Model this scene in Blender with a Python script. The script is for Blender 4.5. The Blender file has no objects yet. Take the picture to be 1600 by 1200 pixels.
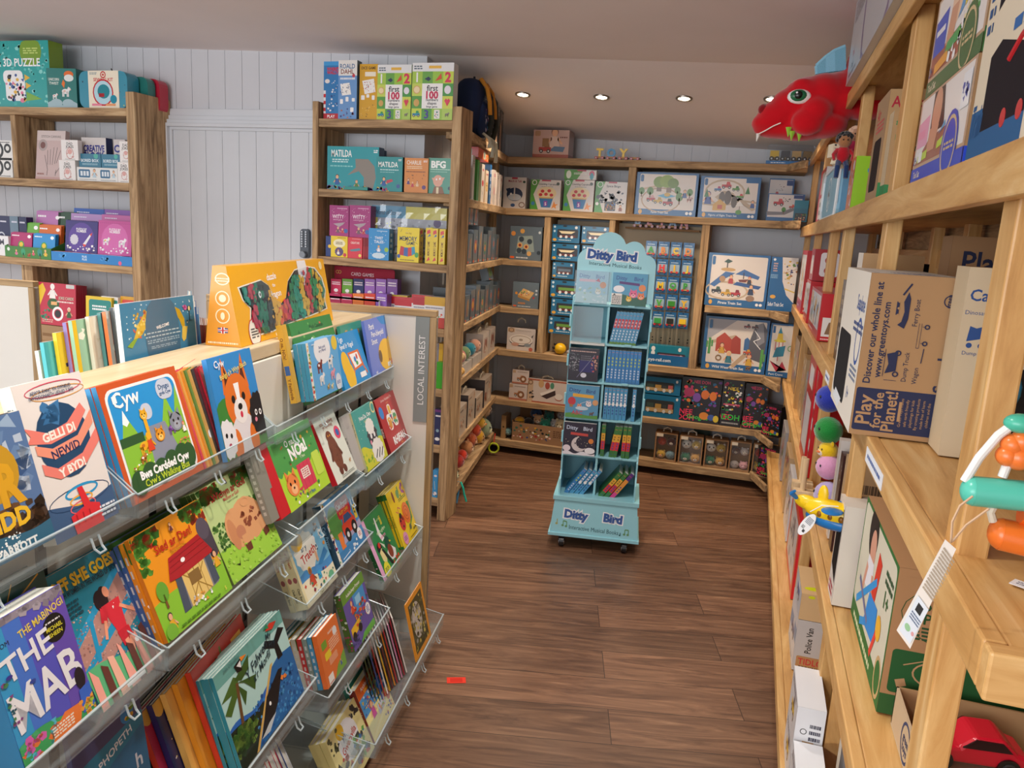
import bpy, bmesh, math, random
from mathutils import Vector, Matrix
PI = math.pi
S = bpy.context.scene
COL = S.collection
# ------------------------------------------------------------------ camera
H = 1.6
pt, ro, ya = math.radians(11.218), math.radians(3.268), math.radians(16.892)
FPX = 1202.0
_A = Matrix(((1,0,0),(0,0,-1),(0,1,0)))
_Ry = Matrix(((math.cos(ya),math.sin(ya),0),(-math.sin(ya),math.cos(ya),0),(0,0,1)))
_P = Matrix(((1,0,0),(0,math.cos(pt),-math.sin(pt)),(0,math.sin(pt),math.cos(pt))))
_Q = Matrix(((math.cos(ro),-math.sin(ro),0),(math.sin(ro),math.cos(ro),0),(0,0,1)))
M = _Q @ _P @ _A @ _Ry
CAM = Vector((0,0,H))
cd = bpy.data.cameras.new('camera'); cam = bpy.data.objects.new('camera', cd); COL.objects.link(cam)
cd.sensor_width = 36; cd.lens = FPX/1600*36; cd.clip_start = 0.02
R3 = Matrix((M[0], -M[1], -M[2])).transposed()
cam.matrix_world = Matrix.Translation(CAM) @ R3.to_4x4()
S.camera = cam
S.view_settings.view_transform = 'Standard'; S.view_settings.look = 'None'
S.view_settings.exposure = 0.40; S.view_settings.gamma = 1.0; S.view_settings.use_curve_mapping = False
# ------------------------------------------------------------------ world (daylight from the shop front behind)
W = bpy.data.worlds.new('daylight'); S.world = W; W.use_nodes = True
bg = W.node_tree.nodes['Background']; bg.inputs[0].default_value = (0.97,0.975,1.0,1); bg.inputs[1].default_value = 0.9
def lamp(kind, loc, energy, col, size=0.1, spot=1.2, blend=0.6, target=None, name='lamp_light', sx=None):
    l = bpy.data.lights.new(name, kind); l.energy = energy; l.color = col
    if kind == 'SPOT': l.spot_size = spot; l.spot_blend = blend; l.shadow_soft_size = size
    elif kind == 'AREA':
        l.size = size
        if sx: l.shape = 'RECTANGLE'; l.size = sx[0]; l.size_y = sx[1]
    else: l.shadow_soft_size = size
    o = bpy.data.objects.new(name, l); COL.objects.link(o); o.location = loc
    if target is not None:
        o.rotation_euler = (Vector(target)-Vector(loc)).to_track_quat('-Z','Y').to_euler()
    return o
WARM = (1.0,0.80,0.60); NEUT = (1.0,0.93,0.86)
# window light of the shop front, behind the camera
lamp('AREA', (-2.2,-2.6,1.9), 110, (0.93,0.96,1.0), target=(-1.6,3.6,1.2), sx=(3.4,2.0), name='shop_window_daylight')
# ------------------------------------------------------------------ rays
def ray(x, y): return M.transposed() @ Vector(((x-800)/FPX, (y-600)/FPX, 1.0))
def onz(x, y, z): d = ray(x,y); return CAM + d*((z-H)/d.z)
def ony(x, y, Y): d = ray(x,y); return CAM + d*(Y/d.y)
def onx(x, y, X): d = ray(x,y); return CAM + d*(X/d.x)
GA = math.radians(-8.26)
GU = Vector((math.sin(GA), math.cos(GA), 0)); GN = Vector((math.cos(GA), -math.sin(GA), 0))
def gp(s, d, z): return GU*s + GN*d + Vector((0,0,z))
def ond(x, y, d):
    r = ray(x,y); p = CAM + r*(d/r.dot(GN)); return p.dot(GU), p.z
# ------------------------------------------------------------------ materials
MATS = {}
def srgb(h):
    if len(h) == 3: h = ''.join(c*2 for c in h)
    v = [int(h[i:i+2],16)/255 for i in (0,2,4)]
    return tuple(c/12.92 if c <= 0.04045 else ((c+0.055)/1.055)**2.4 for c in v) + (1.0,)
def newmat(name):
    m = bpy.data.materials.new(name); m.use_nodes = True; MATS[name] = m
    nt = m.node_tree; return m, nt, nt.nodes['Principled BSDF']
def attrmat(name, rough, spec=0.5, coat=0, sheen=0, bump=None, metal=0):
    m, nt, b = newmat(name)
    a = nt.nodes.new('ShaderNodeAttribute'); a.attribute_name = 'Col'
    nt.links.new(a.outputs['Color'], b.inputs['Base Color'])
    b.inputs['Roughness'].default_value = rough; b.inputs['Specular IOR Level'].default_value = spec
    b.inputs['Coat Weight'].default_value = coat; b.inputs['Coat Roughness'].default_value = 0.12
    b.inputs['Sheen Weight'].default_value = sheen; b.inputs['Metallic'].default_value = metal
    if bump:
        n = nt.nodes.new('ShaderNodeTexNoise'); n.inputs['Scale'].default_value = bump[0]
        t = nt.nodes.new('ShaderNodeTexCoord'); nt.links.new(t.outputs['Object'], n.inputs['Vector'])
        k = nt.nodes.new('ShaderNodeBump'); k.inputs['Strength'].default_value = bump[1]; k.inputs['Distance'].default_value = 0.004
        nt.links.new(n.outputs['Fac'], k.inputs['Height']); nt.links.new(k.outputs['Normal'], b.inputs['Normal'])
    return m
attrmat('gloss', 0.33, 0.5, coat=0.25)
attrmat('card', 0.7, 0.3)
attrmat('plastic', 0.28, 0.5)
attrmat('plush', 0.95, 0.1, sheen=0.6, bump=(260,0.5))
attrmat('paper', 0.8, 0.2)
attrmat('metal', 0.35, 0.5, metal=0.9)
def wood(name, cols, ax, sc=1.0, rough=0.55, stretch=14, knots=True, bump=0.25):
    m, nt, b = newmat(name); N = nt.nodes; L = nt.links
    tc = N.new('ShaderNodeTexCoord'); mp = N.new('ShaderNodeMapping'); L.new(tc.outputs['Object'], mp.inputs[0])
    s = [stretch*sc]*3; s[ax] = 1.1*sc; mp.inputs['Scale'].default_value = s
    n1 = N.new('ShaderNodeTexNoise'); n1.inputs['Scale'].default_value = 2.2; n1.inputs['Detail'].default_value = 9; n1.inputs['Roughness'].default_value = 0.62; n1.inputs['Distortion'].default_value = 1.1
    L.new(mp.outputs[0], n1.inputs['Vector'])
    r1 = N.new('ShaderNodeValToRGB'); L.new(n1.outputs['Fac'], r1.inputs[0])
    e = r1.color_ramp.elements; e[0].position = 0.28; e[0].color = srgb(cols[0]); e[1].position = 0.72; e[1].color = srgb(cols[-1])
    for i, c in enumerate(cols[1:-1]):
        k = r1.color_ramp.elements.new(0.28+0.44*(i+1)/(len(cols)-1)); k.color = srgb(c)
    out = r1.outputs[0]
    if knots:
        m2 = N.new('ShaderNodeMapping'); L.new(tc.outputs['Object'], m2.inputs[0]); s2 = [9*sc]*3; s2[ax] = 3.2*sc; m2.inputs['Scale'].default_value = s2
        v = N.new('ShaderNodeTexVoronoi'); v.inputs['Scale'].default_value = 1.0; L.new(m2.outputs[0], v.inputs['Vector'])
        r2 = N.new('ShaderNodeValToRGB'); L.new(v.outputs['Distance'], r2.inputs[0])
        r2.color_ramp.elements[0].position = 0.05; r2.color_ramp.elements[0].color = (0.35,0.28,0.22,1); r2.color_ramp.elements[1].position = 0.2; r2.color_ramp.elements[1].color = (1,1,1,1)
        mx = N.new('ShaderNodeMix'); mx.data_type = 'RGBA'; mx.blend_type = 'MULTIPLY'; mx.inputs[0].default_value = 0.75
        L.new(out, mx.inputs[6]); L.new(r2.outputs[0], mx.inputs[7]); out = mx.outputs[2]
    L.new(out, b.inputs['Base Color']); b.inputs['Roughness'].default_value = rough
    k = N.new('ShaderNodeBump'); k.inputs['Strength'].default_value = bump; k.inputs['Distance'].default_value = 0.003
    L.new(n1.outputs['Fac'], k.inputs['Height']); L.new(k.outputs['Normal'], b.inputs['Normal'])
    return m
RUS = ('634b34','9c7e5b','bd9c73','d3b88f'); PIN = ('b07f46','ca9a5c','d9ae70','e5c28a'); OAK = ('8f744f','b39468','c6a97c')
for i, a in enumerate('xyz'):
    wood('rustic_'+a, RUS, i, rough=0.75, bump=0.6)
    wood('pine_'+a, PIN, i, rough=0.42, stretch=10, knots=False, bump=0.1)
    wood('oak_'+a, OAK, i, rough=0.5, stretch=22, knots=False, bump=0.15)
wood('ledge_wood', ('cdb389','dcc69f','e8d7b6'), 1, rough=0.4, stretch=12, knots=False, bump=0.08)
wood('pale_beech', ('cfae80','dfc195','e8cfa6'), 2, rough=0.5, stretch=20, knots=False, bump=0.1)
def plain(name, h, rough=0.6, spec=0.4, noise=0.04):
    m, nt, b = newmat(name); N = nt.nodes; L = nt.links
    tc = N.new('ShaderNodeTexCoord'); n = N.new('ShaderNodeTexNoise'); n.inputs['Scale'].default_value = 3; n.inputs['Detail'].default_value = 5
    L.new(tc.outputs['Object'], n.inputs['Vector'])
    mx = N.new('ShaderNodeMix'); mx.data_type = 'RGBA'; L.new(n.outputs['Fac'], mx.inputs[0])
    c = srgb(h); mx.inputs[6].default_value = tuple(x*(1-noise) for x in c[:3])+(1,); mx.inputs[7].default_value = tuple(min(1,x*(1+noise)) for x in c[:3])+(1,)
    L.new(mx.outputs[2], b.inputs['Base Color']); b.inputs['Roughness'].default_value = rough; b.inputs['Specular IOR Level'].default_value = spec
    return m
plain('wall_paint', 'cfd1d6', 0.45); plain('door_paint', 'd4d8dd', 0.35); plain('ceiling_paint', 'eae3e2', 0.8)
plain('cream_panel', 'e9e6dc', 0.4); plain('dark_wall', '8d8f94', 0.5); plain('black_metal', '16181b', 0.4)
plain('plinth', '3a3a3e', 0.8)
# laminate floor, planks turned 14 degrees to the back wall
m, nt, b = newmat('laminate'); N = nt.nodes; L = nt.links
tc = N.new('ShaderNodeTexCoord'); mp = N.new('ShaderNodeMapping'); mp.inputs['Rotation'].default_value = (0,0,math.radians(-14)); mp.inputs['Location'].default_value = (0.52,0.045,0)
L.new(tc.outputs['Object'], mp.inputs[0])
br = N.new('ShaderNodeTexBrick'); br.offset = 0.37; br.inputs['Scale'].default_value = 1; br.inputs['Brick Width'].default_value = 1.26; br.inputs['Row Height'].default_value = 0.189
br.inputs['Mortar Size'].default_value = 0.0013; br.inputs['Color1'].default_value = (0,0,0,1); br.inputs['Color2'].default_value = (1,1,1,1); br.inputs['Mortar'].default_value = (0.5,0.5,0.5,1); br.inputs['Bias'].default_value = 0
L.new(mp.outputs[0], br.inputs['Vector'])
off = N.new('ShaderNodeVectorMath'); off.operation = 'SCALE'; off.inputs['Scale'].default_value = 7; L.new(br.outputs['Color'], off.inputs[0])
ad = N.new('ShaderNodeVectorMath'); ad.operation = 'ADD'; L.new(mp.outputs[0], ad.inputs[0]); L.new(off.outputs[0], ad.inputs[1])
m2 = N.new('ShaderNodeMapping'); m2.inputs['Scale'].default_value = (1.3,13,1); L.new(ad.outputs[0], m2.inputs[0])
n1 = N.new('ShaderNodeTexNoise'); n1.inputs['Scale'].default_value = 1.7; n1.inputs['Detail'].default_value = 10; n1.inputs['Roughness'].default_value = 0.65; n1.inputs['Distortion'].default_value = 1.6; L.new(m2.outputs[0], n1.inputs['Vector'])
rp = N.new('ShaderNodeValToRGB'); L.new(n1.outputs['Fac'], rp.inputs[0]); e = rp.color_ramp.elements
e[0].position = 0.25; e[0].color = srgb('452d20'); e[1].position = 0.75; e[1].color = srgb('a88263')
k = rp.color_ramp.elements.new(0.45); k.color = srgb('6f4e3a'); k = rp.color_ramp.elements.new(0.6); k.color = srgb('8a654c')
hs = N.new('ShaderNodeHueSaturation'); L.new(rp.outputs[0], hs.inputs['Color'])
mr = N.new('ShaderNodeMapRange'); mr.inputs['To Min'].default_value = 0.72; mr.inputs['To Max'].default_value = 1.12; L.new(br.outputs['Color'], mr.inputs['Value']); L.new(mr.outputs[0], hs.inputs['Value'])
mx = N.new('ShaderNodeMix'); mx.data_type = 'RGBA'; L.new(br.outputs['Fac'], mx.inputs[0]); L.new(hs.outputs[0], mx.inputs[6]); mx.inputs[7].default_value = srgb('2a1a12'); L.new(mx.outputs[2], b.inputs['Base Color'])
b.inputs['Roughness'].default_value = 0.38
bu = N.new('ShaderNodeBump'); bu.inputs['Strength'].default_value = 0.12; bu.inputs['Distance'].default_value = 0.002; L.new(n1.outputs['Fac'], bu.inputs['Height']); L.new(bu.outputs['Normal'], b.inputs['Normal'])
# clear acrylic / film: transparent with a fresnel shine
def clear(name, tint, haze, k, rough=0.03):
    m = bpy.data.materials.new(name); m.use_nodes = True; MATS[name] = m; nt = m.node_tree; nt.nodes.clear()
    o = nt.nodes.new('ShaderNodeOutputMaterial'); t = nt.nodes.new('ShaderNodeBsdfTransparent'); t.inputs[0].default_value = srgb(tint)
    g = nt.nodes.new('ShaderNodeBsdfGlossy'); g.inputs['Roughness'].default_value = rough; g.inputs[0].default_value = (1,1,1,1)
    d = nt.nodes.new('ShaderNodeBsdfDiffuse'); d.inputs[0].default_value = (0.86,0.93,0.95,1)
    h = nt.nodes.new('ShaderNodeMixShader'); h.inputs[0].default_value = haze; nt.links.new(t.outputs[0], h.inputs[1]); nt.links.new(d.outputs[0], h.inputs[2])
    f = nt.nodes.new('ShaderNodeLayerWeight'); f.inputs['Blend'].default_value = 0.5
    p = nt.nodes.new('ShaderNodeMath'); p.operation = 'POWER'; p.inputs[1].default_value = 4; nt.links.new(f.outputs['Facing'], p.inputs[0])
    q = nt.nodes.new('ShaderNodeMath'); q.operation = 'MULTIPLY_ADD'; q.inputs[1].default_value = k; q.inputs[2].default_value = 0.045; nt.links.new(p.outputs[0], q.inputs[0])
    x = nt.nodes.new('ShaderNodeMixShader'); nt.links.new(q.outputs[0], x.inputs[0]); nt.links.new(h.outputs[0], x.inputs[1]); nt.links.new(g.outputs[0], x.inputs[2]); nt.links.new(x.outputs[0], o.inputs[0])
    return m
clear('acrylic', 'f6fafb', 0.07, 0.3, 0.08); clear('acrylic_edge', 'd8e8ec', 0.38, 0.4, 0.2); clear('film', 'f2f6f8', 0.03, 0.3, 0.06)
m, nt, b = newmat('lamp_glow'); b.inputs['Base Color'].default_value = (1,1,1,1); b.inputs['Emission Color'].default_value = (1,0.86,0.66,1); b.inputs['Emission Strength'].default_value = 14
# ------------------------------------------------------------------ mesh builder
class MB:
    def __init__(s): s.v = []; s.f = []; s.c = []; s.m = []; s.mats = []
    def mi(s, mat):
        if mat not in s.mats: s.mats.append(mat)
        return s.mats.index(mat)
    def face(s, pts, col, mat):
        i = len(s.v); s.v += [tuple(p) for p in pts]; s.f.append(tuple(range(i, i+len(pts)))); s.c.append(srgb(col) if isinstance(col, str) else col); s.m.append(s.mi(mat))
    def raw(s, vs, fs, col, mat):
        i = len(s.v); s.v += [tuple(p) for p in vs]; c = srgb(col) if isinstance(col, str) else col; k = s.mi(mat)
        for f in fs: s.f.append(tuple(i+j for j in f)); s.c.append(c); s.m.append(k)
    def box(s, a, b, col='fff', mat='card', faces=None, T=None):
        x0,y0,z0 = a; x1,y1,z1 = b
        v = [Vector(p) for p in ((x0,y0,z0),(x1,y0,z0),(x1,y1,z0),(x0,y1,z0),(x0,y0,z1),(x1,y0,z1),(x1,y1,z1),(x0,y1,z1))]
        if T is not None: v = [T @ p for p in v]
        s.raw(v, [(0,3,2,1),(4,5,6,7),(0,1,5,4),(1,2,6,5),(2,3,7,6),(3,0,4,7)], col, mat)
        return s
    def rbox(s, a, b, r, col='fff', mat='card', T=None, ax=2, n=4):
        # box with rounded corners round axis ax
        o = [i for i in range(3) if i != ax]
        a0, a1 = a[o[0]], a[o[1]]; b0, b1 = b[o[0]], b[o[1]]
        pts = []
        for cx, cy, st in ((b0-r,b1-r,0),(a0+r,b1-r,1),(a0+r,a1+r,2),(b0-r,a1+r,3)):
            for k in range(n+1):
                t = (st + k/n)*PI/2; pts.append((cx+r*math.cos(t), cy+r*math.sin(t)))
        s.prism(pts, a[ax], b[ax], ax, col, mat, T); return s
    def prism(s, pts, z0, z1, ax, col, mat, T=None):
        o = [i for i in range(3) if i != ax]; n = len(pts); vs = []
        for z in (z0, z1):
            for p in pts:
                q = [0,0,0]; q[o[0]] = p[0]; q[o[1]] = p[1]; q[ax] = z; q = Vector(q); vs.append(T @ q if T is not None else q)
        fs = [tuple(range(n-1,-1,-1)), tuple(range(n, 2*n))] + [(i,(i+1)%n,n+(i+1)%n,n+i) for i in range(n)]
        s.raw(vs, fs, col, mat); return s
    def cyl(s, p, q, r, col='fff', mat='plastic', n=16, r2=None, cap=True):
        p = Vector(p); q = Vector(q); r2 = r if r2 is None else r2
        z = (q-p).normalized(); x = z.orthogonal().normalized(); y = z.cross(x)
        vs = [p + (x*math.cos(2*PI*i/n)+y*math.sin(2*PI*i/n))*r for i in range(n)] + [q + (x*math.cos(2*PI*i/n)+y*math.sin(2*PI*i/n))*r2 for i in range(n)]
        fs = [(i,(i+1)%n,n+(i+1)%n,n+i) for i in range(n)]
        if cap: fs += [tuple(range(n-1,-1,-1)), tuple(range(n,2*n))]
        s.raw(vs, fs, col, mat); return s
    def tube(s, pts, r, col='fff', mat='plastic', n=8):
        pts = [Vector(p) for p in pts]; vs = []; m = len(pts); up = None
        for i, p in enumerate(pts):
            t = (pts[min(i+1,m-1)]-pts[max(i-1,0)]).normalized()
            if up is None: up = t.orthogonal().normalized()
            up = (up - t*up.dot(t)).normalized(); w = t.cross(up)
            rr = r[i] if isinstance(r, (list,tuple)) else r
            vs += [p + (up*math.cos(2*PI*k/n)+w*math.sin(2*PI*k/n))*rr for k in range(n)]
        fs = [(i*n+k, i*n+(k+1)%n, (i+1)*n+(k+1)%n, (i+1)*n+k) for i in range(m-1) for k in range(n)]
        fs += [tuple(range(n-1,-1,-1)), tuple(range((m-1)*n, m*n))]
        s.raw(vs, fs, col, mat); return s
    def ball(s, c, r, col='fff', mat='plush', n=14, T=None, fn=None):
        if isinstance(r, (int,float)): r = (r,r,r)
        c = Vector(c); vs = []; h = n//2
        for i in range(h+1):
            a = PI*i/h
            for k in range(n):
                b = 2*PI*k/n; p = Vector((math.sin(a)*math.cos(b)*r[0], math.sin(a)*math.sin(b)*r[1], math.cos(a)*r[2]))
                if fn: p = fn(p)
                p = c + p; vs.append(T @ p if T is not None else p)
        fs = [(i*n+k, (i+1)*n+k, (i+1)*n+(k+1)%n, i*n+(k+1)%n) for i in range(h) for k in range(n)]
        s.raw(vs, fs, col, mat); return s
    def torus(s, c, R, r, nrm, col='fff', mat='plastic', n=20, k=8, a0=0, a1=2*PI):
        z = Vector(nrm).normalized(); x = z.orthogonal().normalized(); y = z.cross(x); c = Vector(c)
        full = abs(a1-a0-2*PI) < 1e-6; pts = [c + (x*math.cos(a0+(a1-a0)*i/n)+y*math.sin(a0+(a1-a0)*i/n))*R for i in range(n+1)]
        return s.tube(pts, r, col, mat, k)
    def build(s, name, parent=None, smooth=False, loc=None, rot=None, bevel=0):
        me = bpy.data.meshes.new(name); me.from_pydata(s.v, [], s.f)
        for mt in s.mats: me.materials.append(MATS[mt])
        me.polygons.foreach_set('material_index', s.m)
        at = me.color_attributes.new('Col', 'FLOAT_COLOR', 'CORNER'); buf = []
        for f, c in zip(s.f, s.c): buf += list(c)*len(f)
        at.data.foreach_set('color', buf)
        if smooth: me.polygons.foreach_set('use_smooth', [True]*len(s.f))
        me.update()
        if smooth:
            try: me.set_sharp_from_angle(angle=math.radians(40))
            except Exception: pass
        o = bpy.data.objects.new(name, me); COL.objects.link(o)
        if loc is not None: o.location = loc
        if rot is not None: o.rotation_euler = rot
        if parent is not None: o.parent = parent
        if bevel:
            bv = o.modifiers.new('bevel','BEVEL'); bv.width = bevel; bv.segments = 2; bv.limit_method = 'ANGLE'
        return o
def tag(o, label=None, cat=None, group=None, kind=None):
    if label: o['label'] = label
    if cat: o['category'] = cat
    if group: o['group'] = group
    if kind: o['kind'] = kind
    return o
def thing(name, label, cat, loc=(0,0,0), rot=(0,0,0), group=None):
    o = bpy.data.objects.new(name, None); COL.objects.link(o); o.location = loc; o.rotation_euler = rot
    o.empty_display_size = 0.05
    return tag(o, label, cat, group)
def copy_tree(o, parent=None):
    c = o.copy(); COL.objects.link(c); c.parent = parent
    for ch in list(o.children): copy_tree(ch, c)
    return c
# ------------------------------------------------------------------ lettering
_T = {}
def glyphs(txt, bold, shear):
    k = (txt, bold, shear)
    if k in _T: return _T[k]
    cu = bpy.data.curves.new('t', 'FONT'); cu.body = txt; cu.size = 1; cu.resolution_u = 2; cu.offset = 0.018*bold; cu.shear = shear
    o = bpy.data.objects.new('t', cu); COL.objects.link(o)
    dg = bpy.context.evaluated_depsgraph_get(); dg.update()
    me = bpy.data.meshes.new_from_object(o.evaluated_get(dg))
    vs = [(v.co.x, v.co.y) for v in me.vertices]; fs = [tuple(p.vertices) for p in me.polygons]
    bpy.data.objects.remove(o); bpy.data.curves.remove(cu); bpy.data.meshes.remove(me)
    if vs:
        xs = [v[0] for v in vs]; x0, x1 = min(xs), max(xs)
        vs = [(x-(x0+x1)/2, y-0.35) for x, y in vs]; w = x1-x0
    else: w = 0
    _T[k] = (vs, fs, w); return _T[k]
def hx(c): return c
class Art:
    """prints a little drawing on a face: origin O, unit U right, V up, normal N, size w x h"""
    def __init__(s, mb, O, U, V, w, h, mat='gloss', seed=1):
        s.mb = mb; s.O = Vector(O); s.U = Vector(U).normalized(); s.V = Vector(V).normalized(); s.N = s.U.cross(s.V); s.w = w; s.h = h; s.k = 0; s.mat = mat; s.r = random.Random(seed)
    def P(s, u, v):
        u = min(1,max(0,u)); v = min(1,max(0,v))
        return s.O + s.U*(u*s.w) + s.V*(v*s.h) + s.N*(0.0002+0.00007*s.k)
    def poly(s, pts, col): s.mb.face([s.P(*p) for p in pts], col, s.mat)
    def text(s, txt, cx, cy, h, col, rot=0, mw=None, bold=1, shear=0, outline=None):
        vs, fs, w = glyphs(txt, bold, shear)
        if not vs: return
        sc = h*s.h/0.72; sx = sc
        if abs(abs(rot)-PI/2) < .01 and s.w < .4*s.h:      # lettering running along a narrow spine
            sc = h*s.w/0.72; sx = min(sc, .4*s.h/w) if not mw else min(sc, mw*s.h/w); mw = None
        lim = s.h if abs(abs(rot)-PI/2) < .01 else s.w
        if mw and w*sc > mw*lim: sx = mw*lim/w
        c, sn = math.cos(rot), math.sin(rot)
        out = []
        for x, y in vs:
            X = x*sx; Y = y*sc
            out.append(s.P(cx + (X*c-Y*sn)/s.w, cy + (X*sn+Y*c)/s.h))
        s.mb.raw(out, fs, col, s.mat)
    def ell(s, cx, cy, rx, ry, col, n=18, jag=0, a0=0, a1=2*PI):
        ry = ry*s.w/s.h
        s.poly([(cx+rx*(1+jag*(i%2))*math.cos(a0+(a1-a0)*i/n), cy+ry*(1+jag*(i%2))*math.sin(a0+(a1-a0)*i/n)) for i in range(n)], col)
    def run(s, spec):
        for op in spec.split(';'):
            a = op.split()
            if not a: continue
            k, a = a[0], a[1:]
            F = lambda i: float(a[i])
            s.k += 1
            if k == 'O': s.O = s.O+s.V*(F(0)*s.h); s.h *= 1-F(0)   # draw only on the upper part
            elif k == 'bg': s.poly([(0,0),(1,0),(1,1),(0,1)], a[0])
            elif k == 'r': s.poly([(F(0),F(1)),(F(2),F(1)),(F(2),F(3)),(F(0),F(3))], a[4])
            elif k == 'b':
                x0,y0,x1,y1,r = map(float, a[:5]); ry = r*s.w/s.h; pts = []
                for cx, cy, st in ((x1-r,y1-ry,0),(x0+r,y1-ry,1),(x0+r,y0+ry,2),(x1-r,y0+ry,3)):
                    for j in range(5):
                        t = (st+j/4)*PI/2; pts.append((cx+r*math.cos(t), cy+ry*math.sin(t)))
                s.poly(pts, a[5])
            elif k == 'e': s.ell(F(0),F(1),F(2),F(3),a[4])
            elif k == 'j': s.ell(F(0),F(1),F(2),F(3),a[4], n=24, jag=0.12)
            elif k == 'o':   # ring
                cx,cy,rx,ry,th = map(float,a[:5]); n = 22; q = s.w/s.h
                for i in range(n):
                    t, t2 = 2*PI*i/n, 2*PI*(i+1)/n
                    s.poly([(cx+rx*math.cos(t),cy+ry*q*math.sin(t)),(cx+rx*math.cos(t2),cy+ry*q*math.sin(t2)),(cx+(rx-th)*math.cos(t2),cy+(ry-th)*q*math.sin(t2)),(cx+(rx-th)*math.cos(t),cy+(ry-th)*q*math.sin(t))], a[5])
            elif k == 'p':
                c = list(map(float, a[1:])); s.poly(list(zip(c[::2], c[1::2])), a[0])
            elif k == 'l':
                x0,y0,x1,y1,w = map(float,a[:5]); d = Vector(((x1-x0)*s.w,(y1-y0)*s.h)); d.normalize(); nx, ny = -d.y*w/2, d.x*w/2*s.w/s.h
                s.poly([(x0+nx,y0+ny),(x0-nx,y0-ny),(x1-nx,y1-ny),(x1+nx,y1+ny)], a[5])
            elif k in 'tTuU' and len(k) == 1:   # t bold text, u light text, T heavy, U slanted
                rot = math.radians(float(a[5])) if len(a) > 5 else 0; mw = float(a[6]) if len(a) > 6 else None
                s.text(a[0].replace('_',' '), F(1), F(2), F(3), a[4], rot, mw, {'t':1,'u':0,'T':2.4,'U':0.6}[k], 0.3 if k == 'U' else 0)
            elif k == 's':   # scatter of small marks
                seed,n,x0,y0,x1,y1,sz = int(a[0]),int(a[1]),*map(float,a[2:7]); cs = a[7].split(','); r = random.Random(seed)
                for i in range(n):
                    cx, cy = r.uniform(x0,x1), r.uniform(y0,y1); z = sz*r.uniform(0.5,1.2); n2 = r.choice((3,4,5,7)); ro_ = r.uniform(0,6)
                    s.poly([(cx+z*math.cos(ro_+2*PI*j/n2), cy+z*r.uniform(0.6,1)*s.w/s.h*math.sin(ro_+2*PI*j/n2)) for j in range(n2)], r.choice(cs))
            elif k == 'h':   # hills: filled up to a wavy line
                y, am, n = F(0), F(1), F(2); pts = [(0,0),(1,0)] + [(1-i/24, y+am*math.sin((1-i/24)*n*2*PI+F(4) if len(a) > 4 else (1-i/24)*n*2*PI)) for i in range(25)]
                s.poly(pts, a[3])
            elif k == 'H':   # scalloped canopy from the top down
                y, am, n = F(0), F(1), int(F(2)); pts = [(1,1),(0,1)]
                for i in range(n):
                    for j in range(4): pts.append(((i+j/4)/n, y-am*math.sin(j/4*PI)))
                pts.append((1,y)); s.poly(pts, a[3])
            elif k == 'a':   # a four-legged animal, side view
                cx,cy,z = F(0),F(1),F(2); c, c2 = a[3], a[4]; q = s.w/s.h
                for dx in (-0.5,-0.3,0.25,0.45): s.poly([(cx+(dx-.07)*z,cy-0.75*z*q),(cx+(dx+.07)*z,cy-0.75*z*q),(cx+(dx+.07)*z,cy),(cx+(dx-.07)*z,cy)], c)
                s.ell(cx,cy,0.62*z,0.36*z,c); s.k += 1; s.ell(cx+0.6*z,cy+0.34*z*q,0.26*z,0.24*z,c); s.ell(cx-.15*z,cy+.05*z*q,0.2*z,0.14*z,c2); s.k += 1
                s.ell(cx+0.82*z,cy+0.26*z*q,0.12*z,0.09*z,c2); s.ell(cx+0.62*z,cy+0.42*z*q,0.035*z,0.035*z,'111')
                s.poly([(cx+.42*z,cy+.5*z*q),(cx+.5*z,cy+.72*z*q),(cx+.58*z,cy+.5*z*q)], c)
            elif k == 'f':   # an animal face from the front
                cx,cy,z = F(0),F(1),F(2); c, c2 = a[3], a[4]; q = s.w/s.h
                for sg in (-1,1): s.poly([(cx+sg*.8*z,cy+.3*z*q),(cx+sg*.75*z,cy+1.3*z*q),(cx+sg*.25*z,cy+.8*z*q)], c)
                s.ell(cx,cy,z,z*.9,c); s.k += 1; s.ell(cx,cy-.35*z*q,.5*z,.4*z,c2); s.k += 1
                for sg in (-1,1): s.ell(cx+sg*.38*z,cy+.15*z*q,.13*z,.15*z,'111')
                s.ell(cx,cy-.25*z*q,.14*z,.1*z,'422')
            elif k == 'm':   # a person
                cx,cy,z = F(0),F(1),F(2); c, c2 = a[3], a[4]; q = s.w/s.h; sk = a[5] if len(a) > 5 else 'e8b48c'
                s.ell(cx,cy+.95*z*q,.42*z,.46*z,c2); s.k += 1; s.ell(cx,cy+.85*z*q,.34*z,.4*z,sk)
                s.poly([(cx-.6*z,cy-.8*z*q),(cx+.6*z,cy-.8*z*q),(cx+.42*z,cy+.45*z*q),(cx-.42*z,cy+.45*z*q)], c)
                for sg in (-1,1): s.poly([(cx+sg*.4*z,cy+.4*z*q),(cx+sg*.95*z,cy-.3*z*q),(cx+sg*.8*z,cy-.42*z*q),(cx+sg*.3*z,cy+.1*z*q)], sk)
            elif k == 'v':   # a wagon on wheels
                cx,cy,z = F(0),F(1),F(2); q = s.w/s.h
                s.poly([(cx-z,cy),(cx+z,cy),(cx+z,cy+.6*z*q),(cx-z,cy+.6*z*q)], a[3]); s.poly([(cx-z*.1,cy+.6*z*q),(cx+z*.8,cy+.6*z*q),(cx+z*.6,cy+1.2*z*q),(cx,cy+1.2*z*q)], a[4]); s.k += 1
                for sg in (-1,1): s.ell(cx+sg*.6*z,cy,.3*z,.3*z,'222')
                s.k += 1
                for sg in (-1,1): s.ell(cx+sg*.6*z,cy,.14*z,.14*z,'ddd')
            elif k == 'y':   # a tree
                cx,cy,z = F(0),F(1),F(2); q = s.w/s.h
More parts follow.
